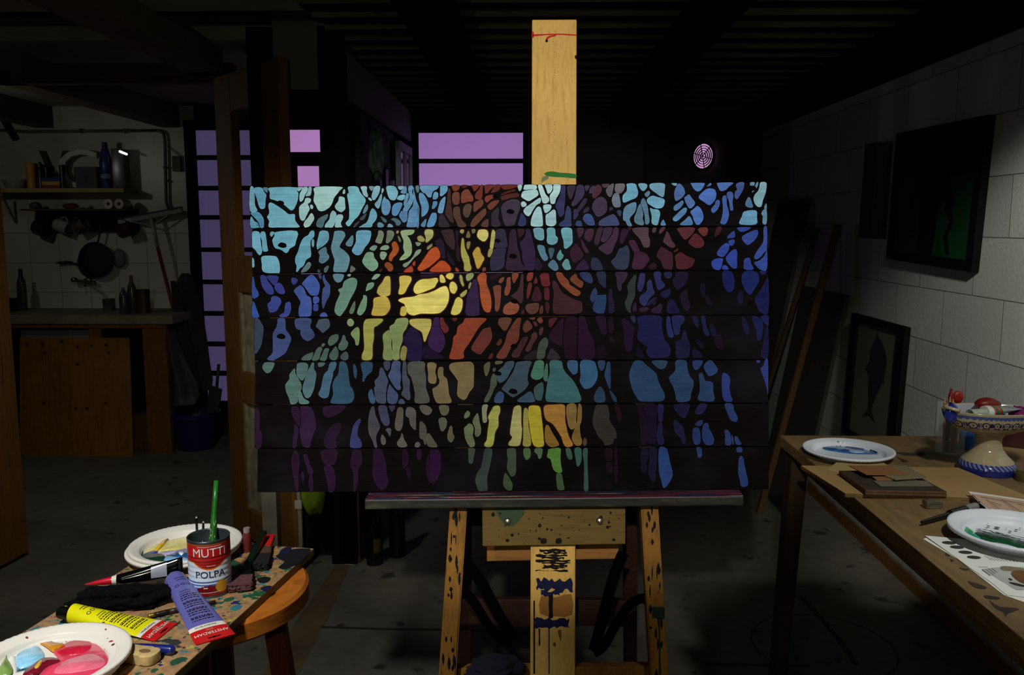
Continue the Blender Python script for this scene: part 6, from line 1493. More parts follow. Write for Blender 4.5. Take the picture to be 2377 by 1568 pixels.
flat('card_sheet', [(1919, 1091), (1941, 1074), (2050, 1074), (2080, 1092), (1960, 1101)], z, 0.0015, M_card, 'buff card with a clipped corner under the stacked boards', 'card')
z += 0.0017
flat('hardboard', [(1947, 1096), (2009, 1144), (2199, 1149), (2139, 1113), (2060, 1096)], z, 0.005, M_dboard, 'lower dark panel with a brown edge in the stack on the pale plywood', 'panel', mi_edge=M_brd); z += 0.0052
flat('hardboard', [(1947, 1093), (2009, 1138), (2198, 1142), (2139, 1110), (2060, 1093)], z, 0.005, M_dboard, 'upper dark panel of the stack, under the small cards', 'panel', mi_edge=M_brd); z += 0.0052
flat('small_card', [(2026, 1116), (2043, 1128), (2167, 1128), (2150, 1117), (2090, 1112)], z, 0.002, mat('grey_card', '5c5648', 0.7), 'thin grey card lying on the dark panels', 'card'); z += 0.0022
flat('small_card', [(2024, 1106), (2034, 1114), (2124, 1112), (2110, 1101)], z, 0.003, M_brcard, 'thin brown card sandwiched between grey card and striped card', 'card'); z += 0.0032
k = N('striped_card'); wv = k.n('ShaderNodeTexWave'); wv.inputs['Scale'].default_value = 150; wv.inputs['Distortion'].default_value = 1.5; k.l(k.tex((0.5, 1, 1)), wv.inputs['Vector'])
k.base(k.ramp(wv.outputs['Fac'], ((0.35, hx('4c4a3c')), (0.7, hx('857b54'))))); k.b.inputs['Roughness'].default_value = 0.6; M_strip = k.m
flat('small_card', [(2069, 1081), (2055, 1105), (2079, 1113), (2152, 1108), (2103, 1081)], z, 0.003, M_strip, 'striped grey and yellow card on top of the stack', 'card'); z += 0.0032
flat('small_card', [(1970, 1081), (2011, 1102), (2105, 1102), (2067, 1081)], z, 0.0022, M_brcard, 'reddish brown card topmost on the stack, left of the striped card', 'card')

# plates of paint on the bench
L_, R_ = at(1864, 1036, z=ZT + 0.022), at(2077, 1046, z=ZT + 0.022); pc = (L_ + R_) / 2; rr = (R_ - L_).length / 2
pb_ = plate(pc, rr, ZT, 'white paper plate with a pool of blue paint at the far end of the workbench', M_plate2)
daubs(pb_, ZT + 0.0040, Z7, [
    ('3c6aa6', 0.0016, [(375, 635), (430, 597), (540, 592), (620, 615), (680, 635), (800, 655), (900, 672), (1040, 695), (1000, 720), (860, 722), (720, 716), (600, 700), (480, 680)]),
    ('2a4d80', 0.0020, [(430, 655), (520, 640), (640, 655), (760, 690), (680, 700), (560, 690), (480, 675)]),
    ('8fb0d8', 0.0016, [(650, 625), (720, 630), (820, 650), (880, 670), (820, 672), (700, 655)]),
    ('9ab8dc', 0.0022, [(700, 690), (780, 690), (850, 712), (740, 712)]),  # pale highlight on the blue pool, painted as a daub
    ('6d8cb8', 0.0022, [(570, 668), (630, 662), (660, 678), (600, 684)]),
    ('141c48', 0.0026, [(940, 690), (980, 676), (1040, 700), (1000, 714), (955, 712)])], pc, rr * 0.745)
specks(pb_, ZT + 0.0165, Z7, '1c2c58', [(600, 600, 0.003), (606, 615, 0.002), (640, 615, 0.0022), (680, 620, 0.0014), (650, 600, 0.0010), (740, 640, 0.0012), (830, 650, 0.0011)], pc)
gl = at(2196, 1226, z=ZT + 0.024); rg = 0.113; gc = V((gl.x + 0.121, gl.y - 0.012, 0))
pg = plate(gc, rg, ZT + 0.0022, 'white paper plate smeared with green and black paint at the right edge of the workbench', M_plate2, 0.026)
zf = ZT + 0.0062
daubs(pg, zf, Z8, [
    ('1f8a78', 0.0014, [(1265, 560), (1330, 590), (1400, 650), (1490, 690), (1600, 730), (1520, 735), (1400, 680), (1290, 610)]),
    ('17482c', 0.0014, [(1470, 650), (1700, 660), (1900, 700), (2111, 780), (2300, 850), (2111, 870), (1900, 810), (1650, 770), (1520, 725)]),
    ('2c9a4c', 0.0012, [(1330, 600), (1360, 590), (1450, 650), (1440, 665)])], gc, rg * 0.745)
bm = B(); random.seed(31)
for i in range(70):
    x, y = random.uniform(1480, 2500), 0; y = 640 + (x - 1480) * 0.17 + random.uniform(-50, 40); l_ = random.uniform(30, 150); w_ = random.uniform(2, 8)
    P = [at(*Z8(a, b), z=zf + 0.0032 + random.uniform(0, 0.0006)) for a, b in ((x, y), (x + l_, y + l_ * 0.28), (x + l_, y + l_ * 0.28 + w_), (x, y + w_))]
    if all((p - V((gc.x, gc.y, p.z))).length < rg * 0.72 for p in P): poly(bm, P)
o = obj('black_streaks', bm, mat('streak_black', '0f1414', 0.3), pg); o['kind'] = 'stuff'
specks(pg, zf + 0.003, Z8, '0d1010', [(1760, 590, 0.005), (1620, 600, 0.002), (1650, 570, 0.003), (1540, 610, 0.002), (1640, 535, 0.0014), (2010, 620, 0.003), (2060, 600, 0.002), (1880, 600, 0.0015), (1930, 640, 0.003)], gc)
# papers
def paper(uv, z, m, label, name='paper_sheet', cat='paper', marks=None, curl=None):
    P = [at(u, v_, z=z) for u, v_ in uv]
    if curl:
        for i, dz in curl.items(): P[i] = at(*uv[i], z=z + dz)
    t_ = thing(name, (P[0].x, P[0].y, z), label, cat); bm = B()
    slab(bm, P, (0, 0, -0.0006)); obj('sheet', bm, m, t_)
    return t_, z
M_pap = mat('white_paper', 'c9cdc6', 0.8, var=0.03)
paper([(2143, 1252), (2150, 1249), (2222, 1298), (2330, 1382), (2440, 1420), (2440, 1372), (2330, 1362)], ZT + 0.0010, M_pap, 'white sheet mostly hidden beneath the printed page')
t_, z_ = paper([(2147, 1244), (2218, 1294), (2242, 1312), (2300, 1352), (2337, 1382), (2460, 1396), (2460, 1262), (2300, 1258), (2205, 1249)], ZT + 0.0022 - 0.0001, M_pap, 'white page printed with dark ovals and a brown picture, under the green plate')
z_ += 0.0004
for i, (x, y) in enumerate(((1135, 788), (1240, 845), (1350, 912), (1460, 977))):
    c0 = at(*Z8(x, y), z=z_); ax = (at(*Z8(x + 90, y + 8), z=z_) - c0).length
    bm = B(); poly(bm, [at(*Z8(x + 92 * math.cos(a), y + 6 * math.cos(a) + 21 * math.sin(a)), z=z_) for a in [j * 2 * PI / 24 for j in range(24)]]); obj('printed_oval', bm, mat('print_grey', '2c2e2a', 0.7, var=0.4, scale=60), t_)
bm = B()
for i in range(9):
    x = 1590 + i * 42; poly(bm, [at(*Z8(a, b), z=z_) for a, b in ((x, 955 + i * 3), (x + 5, 955 + i * 3), (x + 110, 1016 + i * 3), (x + 104, 1017 + i * 3))])
for x, y, l_ in ((1560, 1140, 150), (1600, 1130, 160), (1640, 1125, 120), (1680, 1120, 110), (1510, 1104, 170)): poly(bm, [at(*Z8(a, b), z=z_) for a, b in ((x, y), (x + 10, y - 2), (x + l_ * 0.8, y + l_ * 0.5 * (0 if l_ == 170 else 1)), (x + l_ * 0.8 - 10, y + 4 + l_ * 0.5 * (0 if l_ == 170 else 1)))])
o = obj('printed_lines', bm, mat('print_ink', '3a3c38', 0.7), t_)
bm = B(); poly(bm, [at(*Z8(a, b), z=z_) for a, b in ((1560, 1130), (1800, 1105), (2480, 1100), (2480, 1400), (2010, 1403))]); obj('printed_picture', bm, mat('picture_grey', '9aa09c', 0.7), t_)
bm = B(); poly(bm, smooth_loop([at(*Z8(a, b), z=z_ + 0.0003) for a, b in ((1800, 1110), (1850, 1090), (2050, 1110), (2200, 1150), (2200, 1190), (2000, 1160), (1840, 1150))], 2)); obj('printed_picture', bm, mat('picture_tan', '6e6450', 0.7), t_)
bm = B(); poly(bm, smooth_loop([at(*Z8(a, b), z=z_ + 0.0006) for a, b in ((1940, 1185), (2000, 1150), (2160, 1160), (2300, 1240), (2300, 1330), (2111, 1320), (2000, 1260))], 2)); obj('printed_picture', bm, mat('picture_brown', '5a3a18', 0.7, var=0.4, scale=30), t_)
bm = B(); poly(bm, smooth_loop([at(*Z8(a, b), z=z_ + 0.0006) for a, b in ((1910, 1300), (2000, 1310), (2150, 1350), (2250, 1370), (2150, 1365), (2000, 1340))], 2)); poly(bm, smooth_loop([at(*Z8(a, b), z=z_ + 0.0006) for a, b in ((1905, 1255), (1925, 1248), (1962, 1268), (1940, 1278))], 2)); obj('printed_picture', bm, mat('picture_black', '1c1814', 0.7), t_)
# pinkish drawing sheet with a curled corner
zc = ZT + 0.0105
uv = [(2247, 1141), (2272, 1166), (2310, 1197), (2400, 1214), (2460, 1222), (2460, 1172), (2377, 1160), (2290, 1147)]
bm = B(); P = [at(u, v_, z=zc + dz) for (u, v_), dz in zip(uv, (0.010, 0.006, 0.001, 0.0, 0.0, 0.002, 0.004, 0.008))]
dp = thing('drawing_sheet', (P[2].x, P[2].y, ZT), 'pinkish drawing sheet with curled white edges above the green plate', 'drawing')
slab(bm, P, (0, 0, -0.0008)); obj('sheet', bm, mat('sheet_white', 'c2c4c0', 0.8, var=0.03), dp)
uv2 = [(2256, 1147), (2278, 1168), (2313, 1194), (2400, 1211), (2458, 1219), (2458, 1176), (2377, 1165), (2296, 1152)]
bm = B(); slab(bm, [at(u, v_, z=zc + 0.0008 + dz) for (u, v_), dz in zip(uv2, (0.010, 0.006, 0.001, 0.0, 0.0, 0.002, 0.004, 0.008))], (0, 0, -0.0003)); obj('tinted_ground', bm, mat('sheet_pink', 'a98c76', 0.8, var=0.08), dp)
bm = B()
for a, b in (((2302, 1166), (2325, 1174)), ((2325, 1160), (2372, 1190)), ((2276, 1154), (2376, 1170)), ((2362, 1170), (2390, 1178)), ((2330, 1184), (2350, 1188)), ((2290, 1160), (2330, 1190))):
    p, q = at(*a, z=zc + 0.010), at(*b, z=zc + 0.010); tube(bm, [p, q], 0.0005, 5)
obj('pencil_lines', bm, mat('pencil_brown', '4f3a2c', 0.8), dp)
# marker pen and sharpener
A, E_ = at(2139, 1216, z=ZT + 0.006), at(2290, 1170, z=ZT + 0.008); A.z = E_.z = ZT + 0.0085; d = (E_ - A).normalized(); L = (E_ - A).length
mk = thing('marker_pen', V((A.x, A.y, ZT)), 'black marker pen with a grey label lying on the workbench', 'pen')
def seg(nm, s0, s1, r0, r1, m): 
    bm = B(); tube(bm, [A + d * (L * s0), A + d * (L * (s0 * 0.7 + s1 * 0.3)), A + d * (L * s1)], [r0, (r0 + r1) / 2 if r0 != r1 else r0, r1], 18); obj(nm, bm, m, mk, 'auto')
M_pen = mat('pen_black', '0b0b0d', 0.35)
seg('tip_cap', 0.0, 0.42, 0.0030, 0.0048, M_pen); seg('cap', 0.42, 0.66, 0.0082, 0.0085, M_pen); seg('grey_label', 0.66, 0.82, 0.0086, 0.0086, mat('pen_grey', '70726a', 0.4)); seg('barrel', 0.82, 1.06, 0.0084, 0.0082, M_pen)
sp_ = at(2166, 1181, z=ZT); bm = B(); box(bm, (sp_.x, sp_.y + 0.004, ZT + 0.0085), (0.036, 0.020, 0.017), (0, 0, 0.1), 0.004)
solo('sharpener', bm, mat('worn_metal', '8a8674', 0.3, 0.75, var=0.35, scale=60), (sp_.x, sp_.y, ZT), 'small worn metal block beside the marker pen', 'sharpener', smooth='auto')

# ---- footed bowl, white with blue decoration
fl_, fr2 = at(2228, 1094, z=ZT), at(2352, 1094, z=ZT); fcx = (fl_ + fr2) / 2; RF = (fr2 - fl_).length / 2
bowl = thing('footed_bowl', (fcx.x, fcx.y, ZT), 'cream footed ceramic bowl with blue painted borders, holding paint tubes', 'bowl')
fcz = V((fcx.x, fcx.y, ZT))
pts = [(RF * 0.98, 0), (RF, 0.004), (RF, 0.014), (RF * 0.97, 0.021), (RF * 0.86, 0.030), (RF * 0.66, 0.042), (RF * 0.50, 0.056), (RF * 0.43, 0.072), (RF * 0.45, 0.085), (RF * 0.56, 0.093), (RF * 0.95, 0.0985), (RF * 1.28, 0.105), (RF * 1.52, 0.116), (RF * 1.67, 0.130), (RF * 1.75, 0.146), (RF * 1.77, 0.150)]
den = []
for a, b in zip(pts, pts[1:]):
    nj = 14 if b[1] > 0.1 else (7 if b[1] < 0.035 else 5)
    for j in range(nj): q = j / nj; den.append((a[0] + (b[0] - a[0]) * q, a[1] + (b[1] - a[1]) * q))
den.append(pts[-1])
inner = [(RF * 1.74, 0.1515), (RF * 1.70, 0.149), (RF * 1.60, 0.136), (RF * 1.40, 0.124), (RF * 1.0, 0.113), (RF * 0.5, 0.106), (0, 0.105)]
bm = B(); lathe(bm, [(0, 0.002)] + den + inner, fcz, 360)
for v_ in bm.verts:
    q = min(1, max(0, (v_.co.z - ZT - 0.088) / 0.012)); v_.co.y = fcz.y + (v_.co.y - fcz.y) * (1 - 0.38 * q)
CRM, BL1, BL2 = hx('998e70'), hx('39497f'), hx('14184c')
def bowlcol(p, f):
    z = p.z - ZT; r = math.hypot(p.x - fcz.x, p.y - fcz.y); a = math.atan2(p.y - fcz.y, p.x - fcz.x)
    if f.normal.z > 0.2 and z > 0.10 and r < RF * 1.69: return hx('8f93a0') if z < 0.146 else CRM
    if z < 0.0165: return hx('1c2466')
    if z < 0.028: return (hx('6d7594') if math.sin(a * 34 + z * 500) > 0.1 else hx('2a3070'))
    if 0.104 < z < 0.1462:
        u = (a * RF * 1.6 / 0.034) % 1.0 - 0.5; wv = z - 0.1225; du = u * 0.034
        e = math.hypot(du / 1.35, wv)
        if z > 0.1345: return BL1 if math.sin(a * 44) * 0.0016 + 0.137 < z < 0.1445 else CRM
        if abs(e - 0.0075) < 0.0014 or e < 0.0022: return BL2
        if abs(abs(du) - 0.0145) < 0.0018 and -0.004 < wv < 0.007: return BL2
        if math.hypot(abs(du) - 0.0095, wv + 0.0085) < 0.002: return BL2
    return CRM
bm.normal_update(); paint_faces(bm, bowlcol); obj('bowl', bm, colmat('glazed_ceramic', 0.12, (60, 60, 60), 0.0, 0.6, 0.05), bowl, True)
ka = math.atan2(-0.22, -1.0); kd = V((math.cos(ka), math.sin(ka), 0)); kc = fcz + kd * (RF * 1.66) + V((0, 0, 0.150))
bm = B(); lump(bm, kc + V((0, 0, -0.006)), (0.017, 0.013, 0.024), 2, 0.12, 1.5, 3, ka); obj('lobe', bm, mat('blue_glaze', '1c2a78', 0.12, var=0.5, scale=60, coat=0.4), bowl, True)
bm = B(); sd = kd.cross(V((0, 0, 1))); tube(bm, [kc + sd * (0.018 * math.cos(q)) + kd * (0.014 * math.sin(q)) + V((0, 0, 0.006 + 0.004 * math.sin(q))) for q in [PI * j / 12 * 1.25 - 0.4 for j in range(13)]], 0.0042, 10); obj('scroll_handle', bm, mat('cream_glaze', '998e70', 0.12, coat=0.3), bowl, True)
# things in the bowl
def lying_tube(a, b, r, wd, mats, cuts, label, names, capmat, caplen):
    A, E_ = V(a), V(b); d = (E_ - A).normalized(); L = (E_ - A).length; lat = d.cross(V((0, 0, 1))).normalized(); up = lat.cross(d)
    o = thing('paint_tube', A, label, 'paint tube'); s0 = 0
    for m_, s1, nm in zip(mats, cuts, names):
        bm = B(); rings = []
        for i in range(7):
            s = s0 + (s1 - s0) * i / 6; hw_, hh_ = r + (wd - r) * s, max(0.001, r * (1 - s ** 1.5)); c = A + d * L * s
            rings.append([bm.verts.new(c + lat * math.cos(2 * PI * j / 20) * hw_ + up * math.sin(2 * PI * j / 20) * hh_) for j in range(20)])
        for p, q in zip(rings, rings[1:]):
            for j in range(20): bm.faces.new((p[j], p[(j + 1) % 20], q[(j + 1) % 20], q[j]))
        bm.faces.new(rings[0]); bm.faces.new(rings[-1]); obj(nm, bm, m_, o, 'auto'); s0 = s1
    bm = B(); lathe(bm, [(0, -caplen + 0.006), (r * 0.25, -caplen + 0.006), (r * 0.75, -caplen), (r * 0.85, -caplen), (r * 0.62, 0.0), (0, 0)], A, 24, d); obj('cap', bm, capmat, o, 'auto')
    return o
M_silver = mat('crumpled_foil', '9aa0a4', 0.3, 0.7, var=0.2, scale=80, bump=0.5)
tA, tB = at(2285, 958, y=fcz.y - 0.022), at(2352, 946, y=fcz.y + 0.008)
lying_tube(tA, tB, 0.0155, 0.024, [mat('tube_white', 'b9c0b4', 0.35), mat('pink_stripe', 'a8285a', 0.35), mat('green_band', '1c5c22', 0.35), M_redf, mat('green_band', '1c5c22', 0.35), M_silver], [0.16, 0.20, 0.30, 0.36, 0.42, 1.0], 'silver paint tube with red and green bands and a wide clear cap in the bowl', ['shoulder', 'pink_stripe', 'green_band', 'red_band', 'green_band', 'foil_body'], mat('clear_cap', 'a7b39c', 0.25, trans=0.3), 0.044)
c0 = at(2292, 939, y=fcz.y + 0.035); bm = B(); lump(bm, c0, (0.030, 0.018, 0.016), 9, 0.15, 1.6, 3); solo('red_lid', bm, mat('red_plastic', '660c0c', 0.45), (c0.x, c0.y, c0.z - 0.015), 'rounded red plastic piece behind the silver tube in the bowl', 'lid', smooth=True)
c0 = at(2372, 960, y=fcz.y + 0.004); bm = B(); lump(bm, c0, (0.028, 0.022, 0.016), 4, 0.3, 4.0, 4); solo('yarn_bundle', bm, mat('magenta_yarn', '6a1256', 0.9, var=0.5, scale=90, bump=0.8), (c0.x, c0.y, c0.z - 0.016), 'magenta yarn bundle at the right end of the bowl', 'yarn', smooth=True)
# glass of pencils behind the bowl
gcx = at(2221, 1066, z=ZT); gcx.y += 0.04; RG = 0.036; gz_ = at(2225, 938, y=gcx.y).z - ZT
glass = thing('drinking_glass', gcx, 'clear glass of pencils and a red scissors handle, behind the footed bowl', 'glass')
bm = B(); lathe(bm, [(0, 0), (RG * 0.94, 0), (RG * 0.95, 0.004), (RG, gz_), (RG - 0.0018, gz_), (RG * 0.95 - 0.002, 0.008), (0, 0.007)], gcx, 48); k = N('clear_glass'); k.base((0.5, 0.56, 0.58, 1)); k.b.inputs['Alpha'].default_value = 0.16; k.b.inputs['Roughness'].default_value = 0.05; k.b.inputs['Specular IOR Level'].default_value = 0.6
obj('vessel', bm, k.m, glass, True)
for i, (ox, oy, hh, r, col, lb) in enumerate(((-0.022, -0.004, gz_ + 0.016, 0.003, '8a5c10', 'yellow pencil at the left side of the glass'), (-0.014, -0.014, gz_ + 0.022, 0.003, '1a1a1e', 'thin black pencil in the glass'), (-0.008, -0.018, gz_ + 0.016, 0.0034, '6a5c14', 'olive yellow pencil in the glass'),
     (-0.012, 0.010, gz_ - 0.010, 0.005, '23306a', 'thick blue pencil low in the glass'), (0.004, -0.018, gz_ - 0.015, 0.005, '6a3a18', 'thick brown pencil low in the glass'), (0.012, -0.008, gz_ - 0.012, 0.005, '4a2010', 'dark brown pencil low in the glass'), (-0.001, 0.004, gz_ - 0.02, 0.006, '14183a', 'navy pencil in the middle of the glass'))):
    q = V((gcx.x + ox * 0.7, gcx.y + oy * 0.7, ZT + 0.0085)); p = V((gcx.x + ox, gcx.y + oy, ZT + hh)); o = thing('pencil', q, lb, 'pencil', 'pencils in the glass'); d_ = (p - q)
    bm = B(); tube(bm, [q, q + d_ * 0.9], r, 6); obj('shaft', bm, mat('pencil_' + col, col, 0.4), o); bm = B(); tube(bm, [q + d_ * 0.9, p], [r, r * 0.3], 6); obj('point', bm, mat('pencil_wood', 'a07a48', 0.6), o)
o = thing('scissors', V((gcx.x + 0.010, gcx.y + 0.006, ZT + 0.0085)), 'pair of scissors with red handles standing in the glass', 'scissors')
s1_, s2_ = at(2209, 918, y=gcx.y), at(2224, 922, y=gcx.y + 0.01)
bm = B(); tube(bm, curve_pts([V((gcx.x - 0.004, gcx.y, ZT + gz_ - 0.01)), s1_ + V((-0.002, 0, 0)), at(2209, 902, y=gcx.y)], 5), [0.003 + 0.003 * math.sin(min(1, i / 7) * PI) for i in range(11)], 12); obj('handle', bm, mat('crimson_plastic', '70101a', 0.45), o, True)
bm = B(); lump(bm, s2_, (0.014, 0.006, 0.016), 6, 0.12, 1.4, 3); obj('handle', bm, mat('orange_red_plastic', '7c1a0a', 0.45), o, True)
bm = B(); bar(bm, V((gcx.x + 0.002, gcx.y + 0.004, ZT + 0.012)), V((gcx.x + 0.003, gcx.y + 0.004, ZT + gz_ - 0.008)), 0.008, 0.003, up=(0, 1, 0)); obj('blade', bm, mat('scissor_steel', '8a8c8e', 0.3, 0.9), o)
# blue pot, dark red box and small tin at the far right
p = at(2262, 1056, z=ZT); p.y += 0.06
bm = B(); lathe(bm, [(0, 0), (0.020, 0), (0.021, 0.003), (0.021, 0.036), (0.022, 0.037), (0.022, 0.048), (0, 0.049)], (p.x + 0.012, p.y, ZT), 28); solo('paint_pot', bm, mat('pot_blue', '1c4a86', 0.35, var=0.3), (p.x + 0.012, p.y, ZT), 'small blue paint pot between the glass and the bowl stem', 'pot', smooth='auto')
p = at(2330, 1078, z=ZT); bm = B(); bx_ = at(2372, 1060, z=ZT)
box(bm, (bx_.x + 0.06, bx_.y + 0.12, ZT + 0.03), (0.24, 0.10, 0.06), (0, 0, -0.55), 0.003); solo('flat_box', bm, mat('dark_red_box', '2c0c0e', 0.35, var=0.3), (bx_.x + 0.06, bx_.y + 0.12, ZT), 'dark red flat box behind the footed bowl at the right edge', 'box')
p = at(2378, 1116, z=ZT); bm = B(); lathe(bm, [(0.0, 0.0), (0.020, 0.0), (0.021, 0.002), (0.021, 0.018), (0.0195, 0.018), (0.0195, 0.004), (0, 0.004)], p, 28); solo('small_tin', bm, mat('olive_tin', '5c5434', 0.4, 0.4), p, 'small open olive tin at the right edge below the bowl foot', 'tin', smooth='auto')

# ---- pictures and timber along the right wall
def xq(u, v_, x): return at(u, v_, x=x)
gp = [xq(*c, XR - 0.03) for c in ((2080, 310), (2293, 266), (2254, 632), (2056, 601))]
pic = thing('framed_picture', (XR - 0.004, gp[2].y, gp[2].z), 'black framed green picture with a dark figure, hung high on the block wall', 'picture')
def lerp2(P, a, b): return (P[0] * (1 - a) + P[1] * a) * (1 - b) + (P[3] * (1 - a) + P[2] * a) * b
def frame4(P, fa, fb, th, parent, m, vec):
    for (a0, b0, a1, b1) in ((0, 0, 1, fb), (0, 1 - fb, 1, 1), (0, fb, fa, 1 - fb), (1 - fa, fb, 1, 1 - fb)):
        bm = B(); slab(bm, [lerp2(P, a, b) for a, b in ((a0, b0), (a1, b0), (a1, b1), (a0, b1))], V(vec) * th, 0, 0.002); obj('frame_bar', bm, m, parent)
M_frame = mat('black_frame', '060606', 0.7, spec=0.08)
frame4(gp, 0.055, 0.07, 0.027, pic, M_frame, (1, 0, 0))
gi = [p + V((0.012, 0, 0)) for p in gp]
def patch(P, pts, m, parent, nm, off, sm=0):
    q = [lerp2(P, a, b) for a, b in pts]; q = smooth_loop(q, sm) if sm else q; bm = B(); slab(bm, [p - V((off, 0, 0)) for p in q], (0.0008, 0, 0)); return obj(nm, bm, m, parent)
patch(gi, ((0.05, 0.06), (0.95, 0.06), (0.95, 0.94), (0.05, 0.94)), mat('picture_night', '040504', 0.7, spec=0.08), pic, 'backing', 0.0)
M_pg, M_ps = mat('picture_green', '0d361a', 0.7, var=0.3, scale=6, spec=0.08), mat('picture_silhouette', '050706', 0.7, spec=0.08)
gf_ = patch(gi, ((0.06, 0.36), (0.94, 0.36), (0.94, 0.93), (0.06, 0.93)), M_pg, pic, 'green_field', 0.0012)
patch(gi, ((0.30, 0.34), (0.62, 0.34), (0.58, 0.55), (0.56, 0.70), (0.54, 0.93), (0.38, 0.93), (0.36, 0.70), (0.34, 0.52)), M_ps, gf_, 'trunk_silhouette', 0.0024, 2)
patch(gi, ((0.55, 0.40), (0.66, 0.36), (0.74, 0.56), (0.70, 0.60), (0.60, 0.52)), M_ps, gf_, 'figure_silhouette', 0.0024)
patch(gi, ((0.64, 0.58), (0.70, 0.57), (0.75, 0.68), (0.70, 0.78), (0.74, 0.90), (0.71, 0.91), (0.66, 0.79), (0.71, 0.68)), M_ps, gf_, 'figure_silhouette', 0.0028)
patch(gi, ((0.22, 0.48), (0.34, 0.46), (0.34, 0.49), (0.26, 0.52), (0.28, 0.60), (0.25, 0.59)), M_ps, gf_, 'branch_silhouette', 0.0024)
wp = [xq(*c, XR - 0.022) for c in ((2008, 335), (2062, 328), (2045, 555), (1992, 553))]
wb = thing('wall_board', (XR - 0.002, wp[2].y, wp[2].z), 'narrow two-tone wooden board hung on the wall left of the green picture', 'board')
bm = B(); slab(bm, [lerp2(wp, a, b) for a, b in ((0, 0), (0.52, 0), (0.52, 1), (0, 1))], (0.02, 0, 0), 0, 0.002); obj('board', bm, wood('dark_reddish', '1a0c05', '26140a'), wb)
bm = B(); slab(bm, [lerp2(wp, a, b) for a, b in ((0.53, 0.02), (1, 0), (1, 1), (0.53, 1))], (0.02, 0, 0), 0, 0.002); obj('board', bm, wood('tan_strip', '33200c', '4a3216'), wb)
# framed dolphin leaning below
wt0, wt1 = xq(1976, 729, 1.47), xq(2101, 758, 1.47); zt_ = (wt0.z + wt1.z) / 2; wt0.z = wt1.z = zt_
wb0, wb1 = V((1.452, wt0.y, 0.50)), V((1.452, wt1.y, 0.50)); WP = [wt0, wt1, wb1, wb0]
dol = thing('framed_picture', (1.47, (wt0.y + wt1.y) / 2, 0.50), 'tall black framed picture of a dark dolphin shape, low on the wall behind the workbench', 'picture')
frame4(WP, 0.12, 0.05, 0.024, dol, M_frame, (1, 0, 0))
wi = [p + V((0.012, 0, 0)) for p in WP]
sg_ = patch(wi, ((0.1, 0.04), (0.9, 0.04), (0.9, 0.96), (0.1, 0.96)), mat('picture_sage', '4c4e3c', 0.6, var=0.15, scale=4), dol, 'sage_ground', 0.0)
patch(wi, ((0.50, 0.10), (0.53, 0.135), (0.62, 0.18), (0.70, 0.26), (0.71, 0.33), (0.69, 0.40), (0.70, 0.47), (0.67, 0.455), (0.62, 0.52), (0.55, 0.62), (0.52, 0.70), (0.60, 0.78), (0.48, 0.75), (0.36, 0.79), (0.45, 0.70), (0.43, 0.58), (0.41, 0.47), (0.36, 0.41), (0.32, 0.42), (0.36, 0.37), (0.40, 0.34), (0.40, 0.26), (0.44, 0.19), (0.48, 0.14)), mat('dolphin_ink', '14181a', 0.6), sg_, 'dolphin_silhouette', 0.0016, 2)
# leaning boards and battens
M_old = wood('old_batten', '33210a', '4c3412', (30, 30, 3)); M_oldp = mat('grey_brown_panel', '26241c', 0.85, var=0.3, scale=5)
def lean_board(name, bot, top, wd, th, m, label, cat, up=(0, 1, 0), group=None):
    bm = B(); bar(bm, bot, top, wd, th, up=up, bev=0.002); return solo(name, bm, m, bot, label, cat, group)
lean_board('batten', (1.17, 4.20, 0.002), (1.46, 4.10, 1.46), 0.03, 0.03, M_old, 'pale thick batten leaning on the right wall, nearest the easel tray', 'batten')
lean_board('batten', (1.09, 4.42, 0.002), (1.44, 4.32, 1.44), 0.022, 0.02, wood('dark_batten', '241608', '34220c'), 'thin darker batten leaning on the wall behind the pale one', 'batten')
bm = B(); P = [V((1.28, 4.62, 0)), V((1.28, 3.98, 0)), V((1.47, 3.98, 1.13)), V((1.47, 4.62, 1.13))]; slab(bm, P, (0.018, 0, 0), 0, 0.002); solo('leaning_board', bm, M_oldp, (1.28, 4.3, 0), 'wide grey-brown panel leaning on the wall behind the dolphin picture', 'panel')
bm = B(); P = [V((1.22, 5.20, 0)), V((1.22, 4.66, 0)), V((1.49, 4.66, 1.60)), V((1.49, 5.20, 1.60))]; slab(bm, P, (0.018, 0, 0), 0, 0.002); solo('leaning_board', bm, M_oldp, (1.22, 4.9, 0), 'taller dark panel leaning on the wall further back', 'panel')
# ================================================================== KITCHEN CORNER THROUGH THE DOORWAY
KW = YB
M_ctop = mat('concrete_worktop', '6b6450', 0.7, var=0.2, scale=10); M_cwood = wood('kitchen_wood', '4a2e0e', '6a4416', (30, 30, 4)); M_kply = wood('knotty_plywood', '5c3a0a', '7d5214', (40, 40, 2), 1.2)
yf = 5.27; cl_, cr_ = -3.62, at(400, 745, y=yf).x
ctr = thing('kitchen_counter', ((cl_ + cr_) / 2, yf, 0), 'concrete-topped wooden kitchen counter against the tiled wall', 'counter')
zt1 = at(300, 733, y=yf).z; zt0 = at(300, 753, y=yf).z
bm = B(); span(bm, (cl_, yf, zt0), (cr_, KW - 0.002, zt1), 0.004); obj('worktop', bm, M_ctop, ctr)
bm = B(); fbox(bm, 346, 764, 384, 1056, yf + 0.01, 0.05, 0.002); obj('post', bm, M_cwood, ctr)
bm = B(); fbox(bm, 214, 764, 233, 900, yf + 0.01, 0.04, 0.002); obj('post', bm, M_cwood, ctr)
bm = B(); a = at(20, 753, y=yf + 0.01); b = at(384, 763, y=yf + 0.01); span(bm, (cl_, yf + 0.01, b.z), (b.x, yf + 0.05, zt0 - 0.001), 0.002); obj('rail', bm, M_cwood, ctr)
bm = B(); fbox(bm, 312, 963, 345, 1054, yf + 0.02, 0.3, 0.002); obj('drawer', bm, wood('dull_drawer', '3a260e', '4c3414'), ctr)
